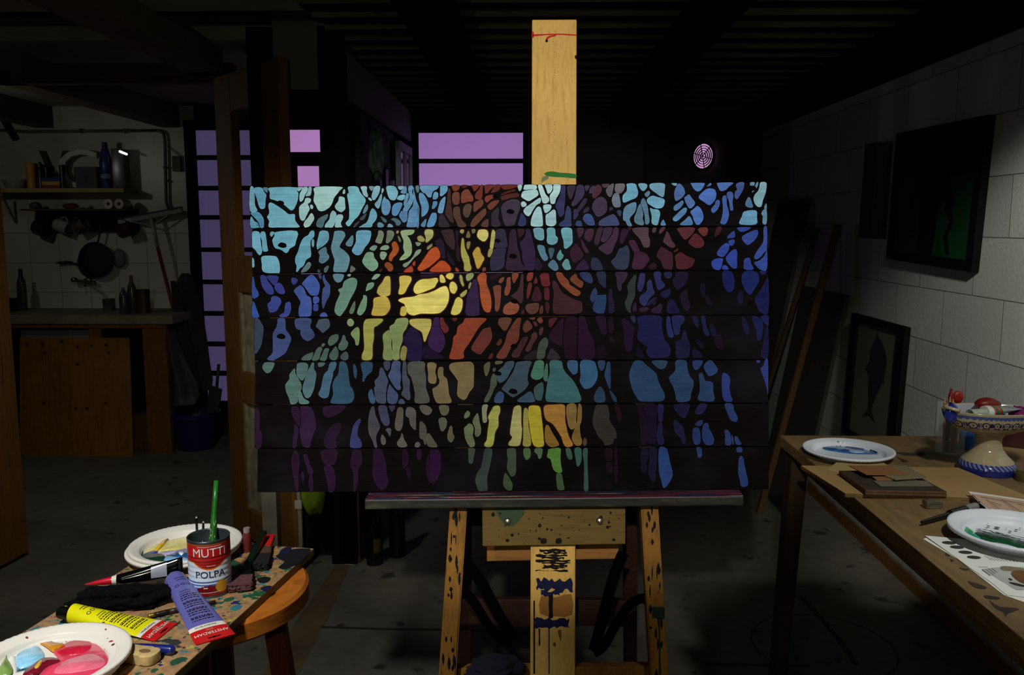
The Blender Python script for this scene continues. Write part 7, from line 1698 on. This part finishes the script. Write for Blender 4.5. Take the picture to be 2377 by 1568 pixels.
bm = B(); span(bm, (cl_, KW - 0.04, 0), (cr_ - 0.03, KW - 0.003, zt0 - 0.002)); obj('back_panel', bm, M_steel, ctr)
P = [at(u, v_, y=yf - 0.07) for u, v_ in ((33, 788), (290, 788), (309, 1061), (46, 1059))]
bm = B(); P[2].z = P[3].z = 0.0; P[0].y = P[1].y = yf - 0.012
slab(bm, P, (0, 0.012, 0), 0, 0.001); random.seed(6)
for u, v_ in ((62, 800), (98, 800), (143, 793), (180, 806), (212, 802), (246, 801), (55, 946), (100, 936), (176, 948), (202, 949), (245, 937), (104, 820), (180, 846), (252, 820)):
    q = (v_ - 788) / 272; p = at(u, v_, y=yf - 0.012 - 0.058 * q - 0.0022); r = random.uniform(0.008, 0.014); poly(bm, smooth_loop([p + V((r * math.cos(a), 0, r * math.sin(a))) for a in (0, 1.2, 2.5, 3.7, 5)], 2), 1)
solo('plywood_sheet', bm, [M_kply, mat('knot_dark', '2a1604', 0.8)], (-3.0, yf - 0.07, 0), 'knotty plywood panel leaning on the front of the kitchen counter', 'panel')
bm = B(); fbox(bm, 50, 766, 212, 800, yf + 0.06, 0.2, 0.003); solo('white_box', bm, mat('box_white', '5c6058', 0.7), (at(130, 800, y=yf + 0.1).x, yf + 0.1, at(130, 800, y=yf + 0.1).z), 'pale box just visible above the plywood panel under the counter', 'box')
# shelf and rack on the wall
M_shelf = mat('shelf_ochre', '8a7846', 0.7)
SD = 0.22
sh = thing('wall_shelf', (-3.2, KW - 0.01, 1.66), 'ochre wall shelf above the sink holding letters and bottles', 'shelf')
sz1 = at(150, 437, y=KW - SD).z; sz0 = at(150, 447, y=KW - SD).z; sx1 = at(287, 440, y=KW - SD).x
bm = B(); span(bm, (-3.9, KW - SD, sz0), (sx1, KW - 0.002, sz1), 0.002); obj('board', bm, M_shelf, sh)
bm = B(); tube(bm, [at(3, 452, y=KW - SD), at(36, 516, y=KW - 0.02)], 0.008, 8); obj('bracket', bm, mat('bracket_grey', '6b6a5c', 0.6), sh)
rk = thing('dish_rack', (-3.1, KW - 0.01, 1.45), 'low dark rack under the wall shelf with hanging mugs', 'rack')
rz = at(150, 485, y=KW - 0.2).z; rx0, rx1 = at(46, 480, y=KW - 0.2).x, at(290, 480, y=KW - 0.2).x
bm = B(); span(bm, (rx0, KW - 0.2, rz - 0.012), (rx1, KW - 0.002, rz), 0.002); obj('board', bm, wood('rack_brown', '3a240c', '4c3212'), rk)
bm = B(); span(bm, (rx0, KW - 0.03, rz - 0.15), (rx1, KW - 0.002, rz - 0.013)); obj('back_board', bm, M_steel, rk)
def on_shelf(u, y, z): return V((at(u, 437, y=y).x, y, z))
def pot(name, u0, u1, vtop, prof, m, label, cat, y=KW - 0.13, z=None, group=None):
    "prof: radius/height fractions"
    z = sz1 if z is None else z; xa, xb = at(u0, 430, y=y).x, at(u1, 430, y=y).x; r = (xb - xa) / 2; c = V(((xa + xb) / 2, y, z)); h = at((u0 + u1) / 2, vtop, y=y).z - z
    o = thing(name, c, label, cat, group); bm = B(); lathe(bm, [(r * a, h * b) for a, b in prof], c, 24); obj('body', bm, m, o, 'auto'); return o, c, r, h
pot('food_dish', 8, 62, 417, [(0, 0), (0.7, 0), (1, 0.9), (1, 1), (0.95, 1), (0.68, 0.1), (0, 0.1)], mat('grey_dish', '77756a', 0.5), 'shallow grey dish at the left end of the wall shelf', 'dish')
o, c, r, h = pot('mustard_tub', 63, 85, 380, [(0, 0), (0.85, 0), (0.9, 0.5), (1, 0.97), (0, 0.97)], mat('mustard_yellow', 'b07c10', 0.5), 'yellow tapered tub on the wall shelf', 'tub'); bm = B(); lathe(bm, [(0, h * 0.97), (r * 1.15, h * 0.97), (r * 1.15, h * 1.02), (0, h * 1.02)], c, 24); obj('lid', bm, M_shelf, o, 'auto')
pot('dark_jar', 86, 106, 376, [(0, 0), (1, 0), (1, 0.7), (0.85, 0.78), (1, 0.8), (1, 0.9), (0.3, 0.93), (0.3, 1), (0, 1)], mat('jar_black', '10100e', 0.4), 'dark lidded jar beside the yellow tub', 'jar')
pot('dark_canister', 140, 153, 383, [(0, 0), (1, 0), (1, 1), (0, 1)], mat('canister_black', '0e0f10', 0.4), 'slim black canister in front of the letter G', 'canister', y=KW - 0.16)
p0 = on_shelf(98, KW - 0.2, sz1); p1 = on_shelf(139, KW - 0.2, sz1); hb = at(120, 413, y=KW - 0.2).z - sz1
o = thing('food_box', (p0 + p1) / 2, 'small blue and yellow food carton on the wall shelf', 'carton')
for a, b, m_, nm in ((0, 0.30, mat('carton_red', '6a1c14', 0.6), 'red_base'), (0.30, 0.65, mat('carton_yellow', 'a8882c', 0.6), 'yellow_band'), (0.65, 1.0, mat('carton_blue', '1c2668', 0.6), 'blue_top')):
    bm = B(); span(bm, (p0.x, KW - 0.2, sz1 + hb * a), (p1.x, KW - 0.14, sz1 + hb * b)); obj(nm, bm, m_, o)
def letter(ch, u, vtop, vbot, y, m, label, bold=0.0, xs=1.0, th=0.03):
    z0 = sz1; c = V((at(u, 400, y=y).x, y, z0)); h = at(u, vtop, y=y).z - z0; vs, fs = text_faces(ch, 1.0, bold); mn, mx = min(v[1] for v in vs), max(v[1] for v in vs); s = h / (mx - mn); bm = B()
    q = [bm.verts.new((c.x + x * s * xs, y, z0 + (yy - mn) * s)) for x, yy in vs]
    for f in fs:
        try: bm.faces.new([q[i] for i in f])
        except ValueError: pass
    bmesh.ops.remove_doubles(bm, verts=bm.verts[:], dist=1e-5)
    r_ = bmesh.ops.extrude_face_region(bm, geom=bm.faces[:]); bmesh.ops.translate(bm, vec=(0, th, 0), verts=[g for g in r_['geom'] if isinstance(g, bmesh.types.BMVert)])
    return solo('letter_sign', bm, m, c, label, 'letter')
letter('G', 182, 347, 437, KW - 0.09, mat('letter_grey', 'b0b2ac', 0.6), 'large grey letter G standing on the wall shelf', 0.035, 1.2)
letter('V', 126, 350, 437, KW - 0.04, mat('letter_dark', '1c1d1c', 0.6), 'large dark letter leaning left of the grey letter G', 0.03, 0.85)
pb_ = on_shelf(207, KW - 0.12, sz1); hh_ = at(207, 388, y=KW - 0.12).z - sz1
gb_ = thing('glass_block', pb_, 'clear square glass vase standing in front of the letter G', 'vase')
bm = B(); w_ = (at(229, 430, y=KW - 0.12).x - at(182, 430, y=KW - 0.12).x)
P4 = [(-w_ / 2, -0.03), (w_ / 2, -0.03), (w_ / 2, 0.03), (-w_ / 2, 0.03)]
for i in range(4):
    a, b = P4[i], P4[(i + 1) % 4]; bar(bm, pb_ + V(((a[0] + b[0]) / 2, (a[1] + b[1]) / 2, 0)), pb_ + V(((a[0] + b[0]) / 2, (a[1] + b[1]) / 2, hh_)), 0.006 if i % 2 else w_, 0.06 if i % 2 else 0.006, up=(0, 1, 0))
obj('vessel', bm, mat('vase_glass', '7c8a90', 0.1, trans=0.7), gb_)
bm = B(); lathe(bm, [(0, 0.004), (0.025, 0.004), (0.02, 0.06), (0.006, 0.08), (0, 0.085)], pb_, 16); obj('contents', bm, mat('vase_contents', '3a3a34', 0.6), gb_, True)
o, c, r, h = pot('detergent_bottle', 236, 261, 342, [(0, 0), (0.9, 0), (1, 0.05), (0.95, 0.35), (1.08, 0.40), (1.12, 0.62), (0.95, 0.75), (0.62, 0.95), (0, 0.96)], mat('bottle_blue', '122c6a', 0.35, var=0.3), 'tall blue detergent bottle at the right of the wall shelf', 'bottle'); bm = B(); lathe(bm, [(0, h * 0.96), (r * 0.5, h * 0.96), (r * 0.45, h * 1.12), (0, h * 1.12)], c, 16); obj('cap', bm, mat('cap_navy', '10142c', 0.4), o, 'auto')
bm = B(); lathe(bm, [(r * 1.0, h * 0.24), (r * 1.02, h * 0.26), (r * 1.02, h * 0.33), (r * 1.0, h * 0.35)], c, 24); obj('pale_label', bm, mat('label_pale', '6a7a9a', 0.5), o, True)
pm_ = on_shelf(283, KW - 0.10, sz1); hm_ = at(283, 346, y=KW - 0.1).z - sz1; bm = B(); box(bm, (pm_.x - 0.004, pm_.y, sz1 + hm_ / 2), (0.078, 0.085, hm_ - 0.001), (0, 0, 0.1), 0.006)
o = solo('steel_canister', bm, mat('brushed_steel', '4a4d4c', 0.3, 0.7), (pm_.x - 0.012, pm_.y, sz1), 'tall steel canister with a small glowing strip as its glint, right end of the wall shelf', 'canister', smooth='auto')
bm = B(); tl_, tr_ = at(276, 351, y=KW - 0.16), at(296, 359, y=KW - 0.15); bar(bm, tl_, tr_, 0.012, 0.014, up=(0, -0.3, 1), bev=0.003); obj('glint_strip', bm, mat('glint_glow', 'f4f4f4', 0.2, var=0.02, emit='ffffff', es=1.2), o)  # glowing strip added to imitate a bright reflection on the metal
# rack contents
for i, (u, v_, r, m_, lb) in enumerate(((258, 474, 0.032, 'b5b0a0', 'left of two pale rolls on the rack'), (283, 479, 0.032, 'aca796', 'right of two pale rolls on the rack'))):
    c = V((at(u, v_, y=KW - 0.15).x, KW - 0.19, rz + r)); bm = B(); lathe(bm, [(0.012, 0), (r, 0), (r, 0.09), (0.012, 0.09)], c, 24, (0.1, 1, 0), closed=True); solo('paper_roll', bm, mat('roll_' + m_, m_, 0.7), (c.x, c.y, rz), lb, 'roll', smooth='auto')
for u0, u1, h_, col, lb in ((146, 182, 0.03, '5a1c10', 'crumpled orange-red packet on the rack'), (70, 95, 0.035, '3a3a34', 'small grey packet at the left of the rack'), (203, 214, 0.018, '9a9a98', 'small white box in the middle of the rack')):
    c = V((at((u0 + u1) / 2, 480, y=KW - 0.13).x, KW - 0.13, rz)); w_ = at(u1, 480, y=KW - 0.13).x - at(u0, 480, y=KW - 0.13).x; bm = B(); lump(bm, c + V((0, 0, h_ * 0.6)), (w_ / 2, 0.04, h_ * 0.7), int(u0), 0.2, 2.0, 3, 0, rz + 0.0005); solo('food_packet', bm, mat('packet_' + col, col, 0.6), c, lb, 'packet', smooth=True)
def mug(u, v_, r, h, m, label, tilt, group='mugs hanging under the rack'):
    c = at(u, v_, y=KW - 0.10); ax = V((math.sin(tilt), -0.15, math.cos(tilt))).normalized(); o = thing('mug', c, label, 'mug', group)
    bm = B(); lathe(bm, [(0, 0), (r * 0.9, 0), (r, h * 0.1), (r, h), (r * 0.93, h), (r * 0.93, h * 0.08), (0, h * 0.08)], c - ax * h / 2, 24, ax); obj('cup', bm, m, o, 'auto')
    s = ax.cross(V((0, 1, 0))).normalized(); bm = B(); tube(bm, [c + s * (r + 0.022 * math.sin(q)) + ax * (0.026 * math.cos(q)) for q in [PI * j / 8 for j in range(9)]], 0.005, 8); obj('handle', bm, m, o, True)
    bm = B(); top = V((c.x, c.y, rz - 0.013)); tube(bm, [top, V((c.x, c.y, c.z + h * 0.55))], 0.002, 6); obj('hook', bm, M_steel, o); return o
mug(97, 530, 0.055, 0.09, mat('mug_black', '0c0c0c', 0.4), 'black mug hanging under the rack, leftmost', 1.9)
mug(145, 526, 0.042, 0.10, mat('mug_white', '8f918e', 0.35), 'white mug hanging under the rack beside the black one', 1.9)
mug(187, 526, 0.042, 0.09, mat('mug_pattern', '56483f', 0.35, var=0.7, scale=30), 'patterned mug hanging under the rack beside the white one', 1.0)
mug(292, 534, 0.048, 0.09, mat('mug_red', '3c0708', 0.4), 'dark red mug hanging below the right end of the rack', 1.25)
# frying pan
pcx = at(221, 603, y=KW - 0.08); R_ = (at(262, 603, y=KW - 0.08).x - at(181, 603, y=KW - 0.08).x) / 2
pan = thing('frying_pan', pcx, 'black frying pan hanging by its handle under the rack', 'frying pan'); M_pan = mat('pan_black', '050505', 0.5)
bm = B(); lathe(bm, [(0, 0), (R_ * 0.85, 0), (R_, 0.035), (R_ * 0.97, 0.035), (R_ * 0.82, 0.004), (0, 0.004)], pcx + V((0, 0.042, 0)), 40, (0, -1, 0)); obj('pan_body', bm, M_pan, pan, 'auto')
bm = B(); tube(bm, curve_pts([at(227, 563, y=KW - 0.07), at(232, 540, y=KW - 0.07), at(237, 514, y=KW - 0.06)], 4), [0.009, 0.009, 0.009, 0.010, 0.011, 0.011, 0.010, 0.009, 0.006], 10, flat=0.6); obj('handle', bm, M_pan, pan, True)
sp2 = thing('saucepan', at(165, 615, y=KW - 0.05), 'dark pan behind the frying pan, its handle pointing left', 'saucepan')
bm = B(); tube(bm, curve_pts([at(184, 617, y=KW - 0.022), at(160, 609, y=KW - 0.03), at(131, 611, y=KW - 0.04)], 4), [0.008, 0.007, 0.007, 0.008, 0.009, 0.009, 0.009, 0.009, 0.006], 10); obj('handle', bm, M_pan, sp2, True)
bm = B(); lathe(bm, [(0, 0), (R_ * 0.80, 0), (R_ * 0.86, 0.014), (R_ * 0.82, 0.014), (0, 0.004)], at(216, 612, y=KW - 0.003), 32, (0, -1, 0)); obj('pan_body', bm, M_pan, sp2, 'auto')
c = at(276, 600, y=KW - 0.03); bm = B(); lump(bm, c, (0.045, 0.02, 0.06), 8, 0.2, 1.5, 3); solo('sponge', bm, mat('grey_cloth', '5f625f', 0.8), (c.x, KW - 0.01, c.z), 'pale grey cloth hung on the tiles right of the frying pan', 'cloth', smooth=True)
# tap
tp = thing('tap', at(195, 652, y=KW - 0.01), 'chrome wall tap above the sink', 'tap'); M_chr = mat('chrome', '8a8c88', 0.2, 0.9)
bm = B(); tube(bm, [at(170, 652, y=KW - 0.05), at(222, 656, y=KW - 0.05)], 0.011, 12); obj('body', bm, M_chr, tp, True)
for u in (172, 206): bm = B(); lump(bm, at(u, 650, y=KW - 0.07), (0.024, 0.022, 0.018), u, 0.08, 1.0, 3); obj('knob', bm, M_chr, tp, True)
bm = B(); tube(bm, curve_pts([at(196, 655, y=KW - 0.05), at(196, 650, y=KW - 0.18), at(197, 662, y=KW - 0.24)], 4), 0.008, 10); obj('spout', bm, M_chr, tp, True)
# bottles and jars on the counter
def standing(name, u0, u1, vbase, vtop, prof, m, label, cat, lid=None):
    c = at((u0 + u1) / 2, vbase, z=zt1); c.y = min(c.y, KW - 0.08); c.x = at((u0 + u1) / 2, vbase, y=c.y).x; r = (at(u1, 700, y=c.y).x - at(u0, 700, y=c.y).x) / 2; h = at((u0 + u1) / 2, vtop, y=c.y).z - zt1
    o = thing(name, c, label, cat); bm = B(); lathe(bm, [(r * a, h * b) for a, b in prof], c, 24); obj('body', bm, m, o, 'auto')
    if lid: bm = B(); lathe(bm, [(0, h * lid[1]), (r * lid[0], h * lid[1]), (r * lid[0], h), (0, h)], c, 18); obj('lid', bm, lid[2], o, 'auto')
    return o, c, r, h
BP = [(0, 0), (1, 0), (1, 0.62), (0.85, 0.72), (0.4, 0.84), (0.36, 0.94), (0, 0.94)]
M_oil, M_vin = mat('oil_bottle', '4a4636', 0.15, trans=0.4), mat('vinegar_bottle', '4c4446', 0.15, trans=0.4)
standing('glass_bottle', 299, 319, 728, 640, BP, M_oil, 'clear bottle with a red cap on the counter', 'bottle', (0.34, 0.93, mat('cap_red', '5a1210', 0.5)))
o, c, r, h = standing('glass_bottle', 279, 299, 730, 664, BP, M_vin, 'shorter clear bottle left of the red-capped one', 'bottle')
bm = B(); lathe(bm, [(0, 0.003), (r * 0.9, 0.003), (r * 0.9, h * 0.25), (0, h * 0.25)], c, 20); obj('dark_liquid', bm, mat('wine_liquid', '1c0806', 0.2), o, 'auto')
standing('storage_jar', 320, 349, 727, 672, [(0, 0), (1, 0), (1, 0.85), (0, 0.85)], mat('jar_brown', '3c200c', 0.4), 'brown jar with a black lid at the right of the counter bottles', 'jar', (1.02, 0.84, mat('jar_lid', '121210', 0.5)))
standing('glass_tumbler', 240, 268, 722, 694, [(0, 0), (0.9, 0), (1, 1), (0.93, 1), (0.84, 0.06), (0, 0.06)], mat('tumbler_glass', '55585a', 0.15, trans=0.5), 'small clear tumbler on the counter under the tap', 'glass')
standing('wine_bottle', 44, 64, 722, 624, BP, mat('bottle_clear', '3c3f3e', 0.15, trans=0.3), 'clear bottle with a navy cap at the left of the counter', 'bottle', (0.45, 0.80, mat('cap_navy', '10142c', 0.4)))
c = at(58, 716, z=zt1); bm = B(); span(bm, (c.x - 0.13, KW - 0.34, zt1), (c.x + 0.06, KW - 0.16, zt1 + 0.085), 0.006); solo('gas_cooker', bm, mat('cooker_black', '0d0b0a', 0.4), (c.x, KW - 0.3, zt1), 'small black cooker at the left end of the counter', 'cooker')
# floor squeegee leaning in the corner
A_, B_ = at(275, 516, y=KW - 0.09), at(424, 488, y=KW - 0.09); sq = thing('squeegee', at(410, 745, y=KW - 0.2), 'floor squeegee with a red stick and white head, standing upside down', 'squeegee')
bm = B(); bar(bm, A_, B_, 0.03, 0.03, up=(0, 1, 0.2), bev=0.004); obj('head', bm, mat('squeegee_white', '8d8d84', 0.5), sq)
up_ = (B_ - A_).normalized().cross(V((0, 1, 0))).normalized(); up_ = up_ if up_.z > 0 else -up_
bm = B(); bar(bm, A_ + up_ * 0.02, B_ + up_ * 0.02, 0.02, 0.010, up=up_); obj('rubber_blade', bm, mat('rubber_navy', '14203c', 0.6), sq)
m0, m1, m2 = at(350, 502, y=KW - 0.10), at(366, 575, y=KW - 0.11), at(409, 746, y=KW - 0.08)
m2 = m1 + (m2 - m1) * 1.0
bm = B(); tube(bm, [m0, m1], [0.014, 0.011], 12); obj('socket', bm, mat('squeegee_white', '8d8d84', 0.5), sq, True)
bm = B(); dd = (m2 - m1).normalized(); fl_ = m1 + dd * ((m1.z - 0.0) / -dd.z); tube(bm, [m1, fl_], 0.011, 12); obj('stick', bm, mat('stick_red', '6a0c10', 0.4), sq, True)
for s in (-1, 1): bm = B(); tube(bm, [at(354, 524, y=KW - 0.10), at(350 + s * 45, 506 - s * 9, y=KW - 0.10)], 0.005, 8); obj('brace', bm, mat('squeegee_white', '8d8d84', 0.5), sq, True)
# wall pipe
bm = B(); tube(bm, [at(0, 303, y=KW - 0.03), at(60, 306, y=KW - 0.03), at(365, 303, y=KW - 0.03)], 0.010, 10); tube(bm, curve_pts([at(365, 303, y=KW - 0.03), at(379, 310, y=KW - 0.03), at(383, 330, y=KW - 0.03)], 4) + [at(386, 470, y=KW - 0.03), at(392, 485, y=KW - 0.03)], 0.010, 10)
for u, v_ in ((188, 304), (290, 304), (384, 389), (386, 420)): lathe(bm, [(0.010, -0.006), (0.016, -0.006), (0.016, 0.006), (0.010, 0.006)], at(u, v_, y=KW - 0.03), 12, (1, 0, 0) if v_ < 320 else (0, 0, 1))
struct('trim_16', bm, mat('painted_pipe', '4a4636', 0.5), smooth=True)
bm = B(); fbox(bm, 400, 362, 418, 398, KW - 0.03, 0.028, 0.003); a, b = at(388, 340, y=KW - 0.02), at(417, 362, y=KW - 0.02); tube(bm, [a, b], 0.003, 6); solo('wall_plaque', bm, mat('plaque_olive', '57533c', 0.7), (at(409, 398, y=KW).x, KW - 0.005, at(409, 398, y=KW).z), 'small olive plaque hanging by the pipe', 'plaque')
bm = B(); tube(bm, curve_pts([at(0, 262, y=KW - 0.06), at(14, 290, y=KW - 0.05), at(36, 325, y=KW - 0.04)], 5), 0.018, 10); solo('cable_duct', bm, M_steel, at(20, 300, y=KW - 0.03), 'dark curved duct at the upper left corner of the kitchen wall', 'duct', smooth=True)
# coats, bag, bucket, dustpan
def drape(name, rows, y, th, m, label, cat, seed=1):
    "cloth hanging on the wall: rows of (u_left, u_right, v)"
    bm = B(); n = 18; grid = []
    for j, (ul, ur, v_) in enumerate(rows):
        r1 = []
        for i in range(n + 1):
            q = i / n; p = at(ul + (ur - ul) * q, v_, y=y); fold = math.sin(q * 9 + j * 0.35 + seed) * 0.5 + noise.noise(V((q * 4, j * 0.5, seed))) * 0.7
            p.y = y - th * (0.35 + 0.65 * math.sin(PI * q)) - th * 0.5 * fold; r1.append(bm.verts.new(p))
        grid.append(r1)
    for a, b in zip(grid, grid[1:]):
        for i in range(n): bm.faces.new((a[i], a[i + 1], b[i + 1], b[i]))
    bmesh.ops.solidify(bm, geom=bm.faces[:], thickness=0.004)
    c = at((rows[0][0] + rows[0][1]) / 2, rows[0][2], y=y); return solo(name, bm, m, c, label, cat, smooth=True)
drape('coat', [(425, 440, 634), (416, 452, 650), (410, 462, 690), (408, 474, 740), (414, 482, 790), (430, 488, 840), (448, 496, 880), (458, 494, 905)], KW - 0.12, 0.05, mat('coat_grey', '4a443a', 0.9, var=0.25), 'grey-brown coat hanging beside the window', 'coat', 1)
drape('apron', [(398, 412, 652), (400, 424, 690), (404, 440, 760), (410, 455, 830), (424, 470, 900)], KW - 0.22, 0.04, mat('apron_brown', '3c352a', 0.9), 'brown apron hanging in front of the coat', 'apron', 5)
drape('plastic_bag', [(400, 408, 765), (396, 416, 790), (392, 438, 840), (390, 462, 890), (392, 468, 915), (400, 456, 938)], KW - 0.34, 0.07, mat('bag_white', '56524e', 0.5, var=0.2), 'translucent white plastic bag hanging at the end of the counter', 'bag', 9)
c = at(453, 1054, z=0); c.y += 0.16; rb = (at(500, 960, y=c.y).x - at(396, 960, y=c.y).x) / 2; c.x = at(453, 960, y=c.y).x; hb_ = at(448, 958, y=c.y).z
bk = thing('bucket', (c.x, c.y, 0), 'dark blue plastic bucket on the floor under the hanging bag', 'bucket'); bm = B(); lathe(bm, [(0, 0), (rb * 0.78, 0), (rb, hb_), (rb * 1.05, hb_), (rb * 1.05, hb_ - 0.02), (rb * 0.98, hb_ - 0.02), (rb * 0.96, hb_ - 0.005), (rb * 0.75, 0.006), (0, 0.006)], (c.x, c.y, 0), 40); obj('pail', bm, mat('bucket_blue', '0c0e44', 0.45), bk, 'auto')
bm = B(); lathe(bm, [(rb * 1.0, hb_ - 0.012), (rb * 1.06, hb_ - 0.012), (rb * 1.07, hb_ + 0.004), (rb * 1.0, hb_ + 0.004)], (c.x, c.y, 0), 40, closed=True); obj('rim', bm, mat('bucket_rim', '14185c', 0.4), bk, 'auto')
c2 = at(575, 960, y=5.45); bm = B(); lathe(bm, [(0, 0), (0.10, 0), (0.13, 0.26), (0.135, 0.26), (0.135, 0.245), (0.12, 0.245), (0.095, 0.006), (0, 0.006)], (c2.x - 0.0, 5.50, 0), 32); solo('bucket', bm, mat('bucket_dark', '0b0c22', 0.5), (c2.x, 5.50, 0), 'second dark bucket half hidden behind the door edge', 'bucket', smooth='auto')
d0, d1 = at(498, 955, y=5.42), at(508, 846, y=5.52); dpn = thing('dustpan', V((d0.x, d0.y, d0.z)), 'grey-green long-handled dustpan propped in the bucket', 'dustpan')
bm = B(); tube(bm, [at(503, 900, y=5.48), d1], 0.010, 10); obj('handle', bm, mat('dustpan_grey', '2c2f2c', 0.5), dpn, True)
bm = B(); slab(bm, [at(u, v_, y=5.45) for u, v_ in ((486, 895), (514, 905), (506, 958), (478, 962))], (0, 0.02, 0), 0, 0.003); obj('pan', bm, mat('dustpan_dark', '24221a', 0.6), dpn)

# ================================================================== BEHIND THE PAINTING
M_shelfdark = mat('cabinet_black', '0d0a08', 0.7)
bm = B(); a, b = at(690, 1310, z=0), at(800, 1310, z=0); span(bm, (-1.02, 3.60, 0), (-0.79, 3.95, 0.72), 0.003)
cab = solo('low_cabinet', bm, M_shelfdark, (-0.9, 3.6, 0), 'black low cabinet against the partition post, below the lime bag', 'cabinet')
bm = B(); span(bm, (-0.82, 4.05, 0), (-0.795, 5.05, 1.98)); struct('wall_partition_board', bm, mat('pegboard_dark', '100e0b', 0.85))
bp_ = at(728, 1165, y=3.44); bag = thing('backpack', V((bp_.x, 3.44, bp_.z - 0.08)), 'lime green bag hanging by the door post behind the painting', 'bag')
bm = B(); lump(bm, bp_ + V((0, 0.0, 0.065)), (0.052, 0.045, 0.13), 7, 0.16, 1.6, 4); obj('bag_body', bm, mat('lime_fabric', '6f8f08', 0.7, var=0.2, scale=12), bag, True)
bm = B(); ribbon(bm, [at(u, v_, y=3.42) for u, v_ in ((691, 1100), (692, 1150), (696, 1200), (698, 1262), (697, 1272))], 0.016, (0, -1, 0)); stp_ = obj('strap', bm, mat('strap_grey', '6d6a62', 0.8), bag)
bm = B(); fbox(bm, 684, 1163, 700, 1183, 3.41, 0.006, 0.002); obj('buckle', bm, mat('buckle_grey', '8a877c', 0.5), stp_)
bt = at(870, 1308, z=0); BH = 0.30; RB = 0.036
wbt = thing('beer_bottle', bt, 'dark glass bottle with a red and green neck label on the floor behind the easel', 'bottle'); bm = B(); lathe(bm, [(0, 0), (RB, 0), (RB, 0.17), (RB * 0.85, 0.20), (RB * 0.45, 0.235), (RB * 0.40, BH), (0, BH)], bt, 32); obj('glass_body', bm, mat('bottle_black_glass', '060504', 0.12), wbt, 'auto')
for z0, z1, m_, nm in ((0.262, 0.292, mat('foil_red', '5a0e0c', 0.5), 'red_neck_label'), (0.248, 0.262, mat('foil_green', '0f3a14', 0.5), 'green_neck_label'), (BH, BH + 0.012, mat('gold_cap', '8a6c1c', 0.4, 0.6), 'crown_cap')):
    bm = B(); lathe(bm, [(0, z0), (RB * 0.46, z0), (RB * 0.44, z1), (0, z1)], bt, 24); obj(nm, bm, m_, wbt, 'auto')
bm = B(); n = 10; rows = [[bm.verts.new((bt.x + math.cos(a) * RB * 1.01, bt.y + math.sin(a) * RB * 1.01, z)) for a in [-1.5 + 1.0 * i / n for i in range(n + 1)]] for z in (0.06, 0.12)]
for i in range(n): bm.faces.new((rows[0][i], rows[0][i + 1], rows[1][i + 1], rows[1][i]))
obj('paper_label', bm, mat('bottle_label', '5a4a18', 0.6, var=0.6, scale=40), wbt)
bt2 = V((bt.x + 0.085, bt.y + 0.09, 0)); bm = B(); lathe(bm, [(0, 0), (RB, 0), (RB, 0.17), (RB * 0.85, 0.20), (RB * 0.45, 0.235), (RB * 0.40, BH), (0, BH)], bt2, 32); solo('beer_bottle', bm, mat('bottle_brown_glass', '100703', 0.15), bt2, 'plain dark bottle standing just behind the labelled one', 'bottle', smooth='auto')
# things hanging on the dark partition board
c = at(845, 350, x=-0.76); tl = drape
hg = thing('hanging_bag', V((-0.785, c.y, c.z)), 'grey-green cloth bag hanging on the partition above the painting', 'bag')
bm = B(); lump(bm, V((-0.735, 4.16, at(845, 355, y=4.16).z)), (0.04, 0.08, 0.125), 12, 0.4, 1.6, 4); obj('bag_body', bm, mat('bag_teal', '2c3a38', 0.8), hg, True)
bm = B(); tube(bm, [V((-0.76, 4.16, at(845, 320, y=4.16).z)), V((-0.78, 4.16, 1.97))], 0.004, 6); obj('cord', bm, M_web, hg)
for i, (y_, l_, r, lb) in enumerate(((4.42, 0.34, 0.012, 'thin dark tool hanging on the partition, nearest the grey bag'), (4.62, 0.28, 0.018, 'thick dark tool hanging on the partition, second from the grey bag'), (4.84, 0.36, 0.014, 'dark tool hanging at the far end of the partition row'))):
    o = thing('hand_tool', (-0.79, y_, 1.92), lb, 'tool'); bm = B(); tube(bm, [V((-0.775, y_, 1.92)), V((-0.775, y_, 1.92 - l_ * 0.6))], r * 0.7, 8); obj('shaft', bm, M_steel, o); bm = B(); box(bm, (-0.775, y_, 1.92 - l_ * 0.8), (0.02, r * 5, l_ * 0.4), bev=0.004); obj('blade', bm, mat('tool_grey', '24241f', 0.5, 0.4), o)
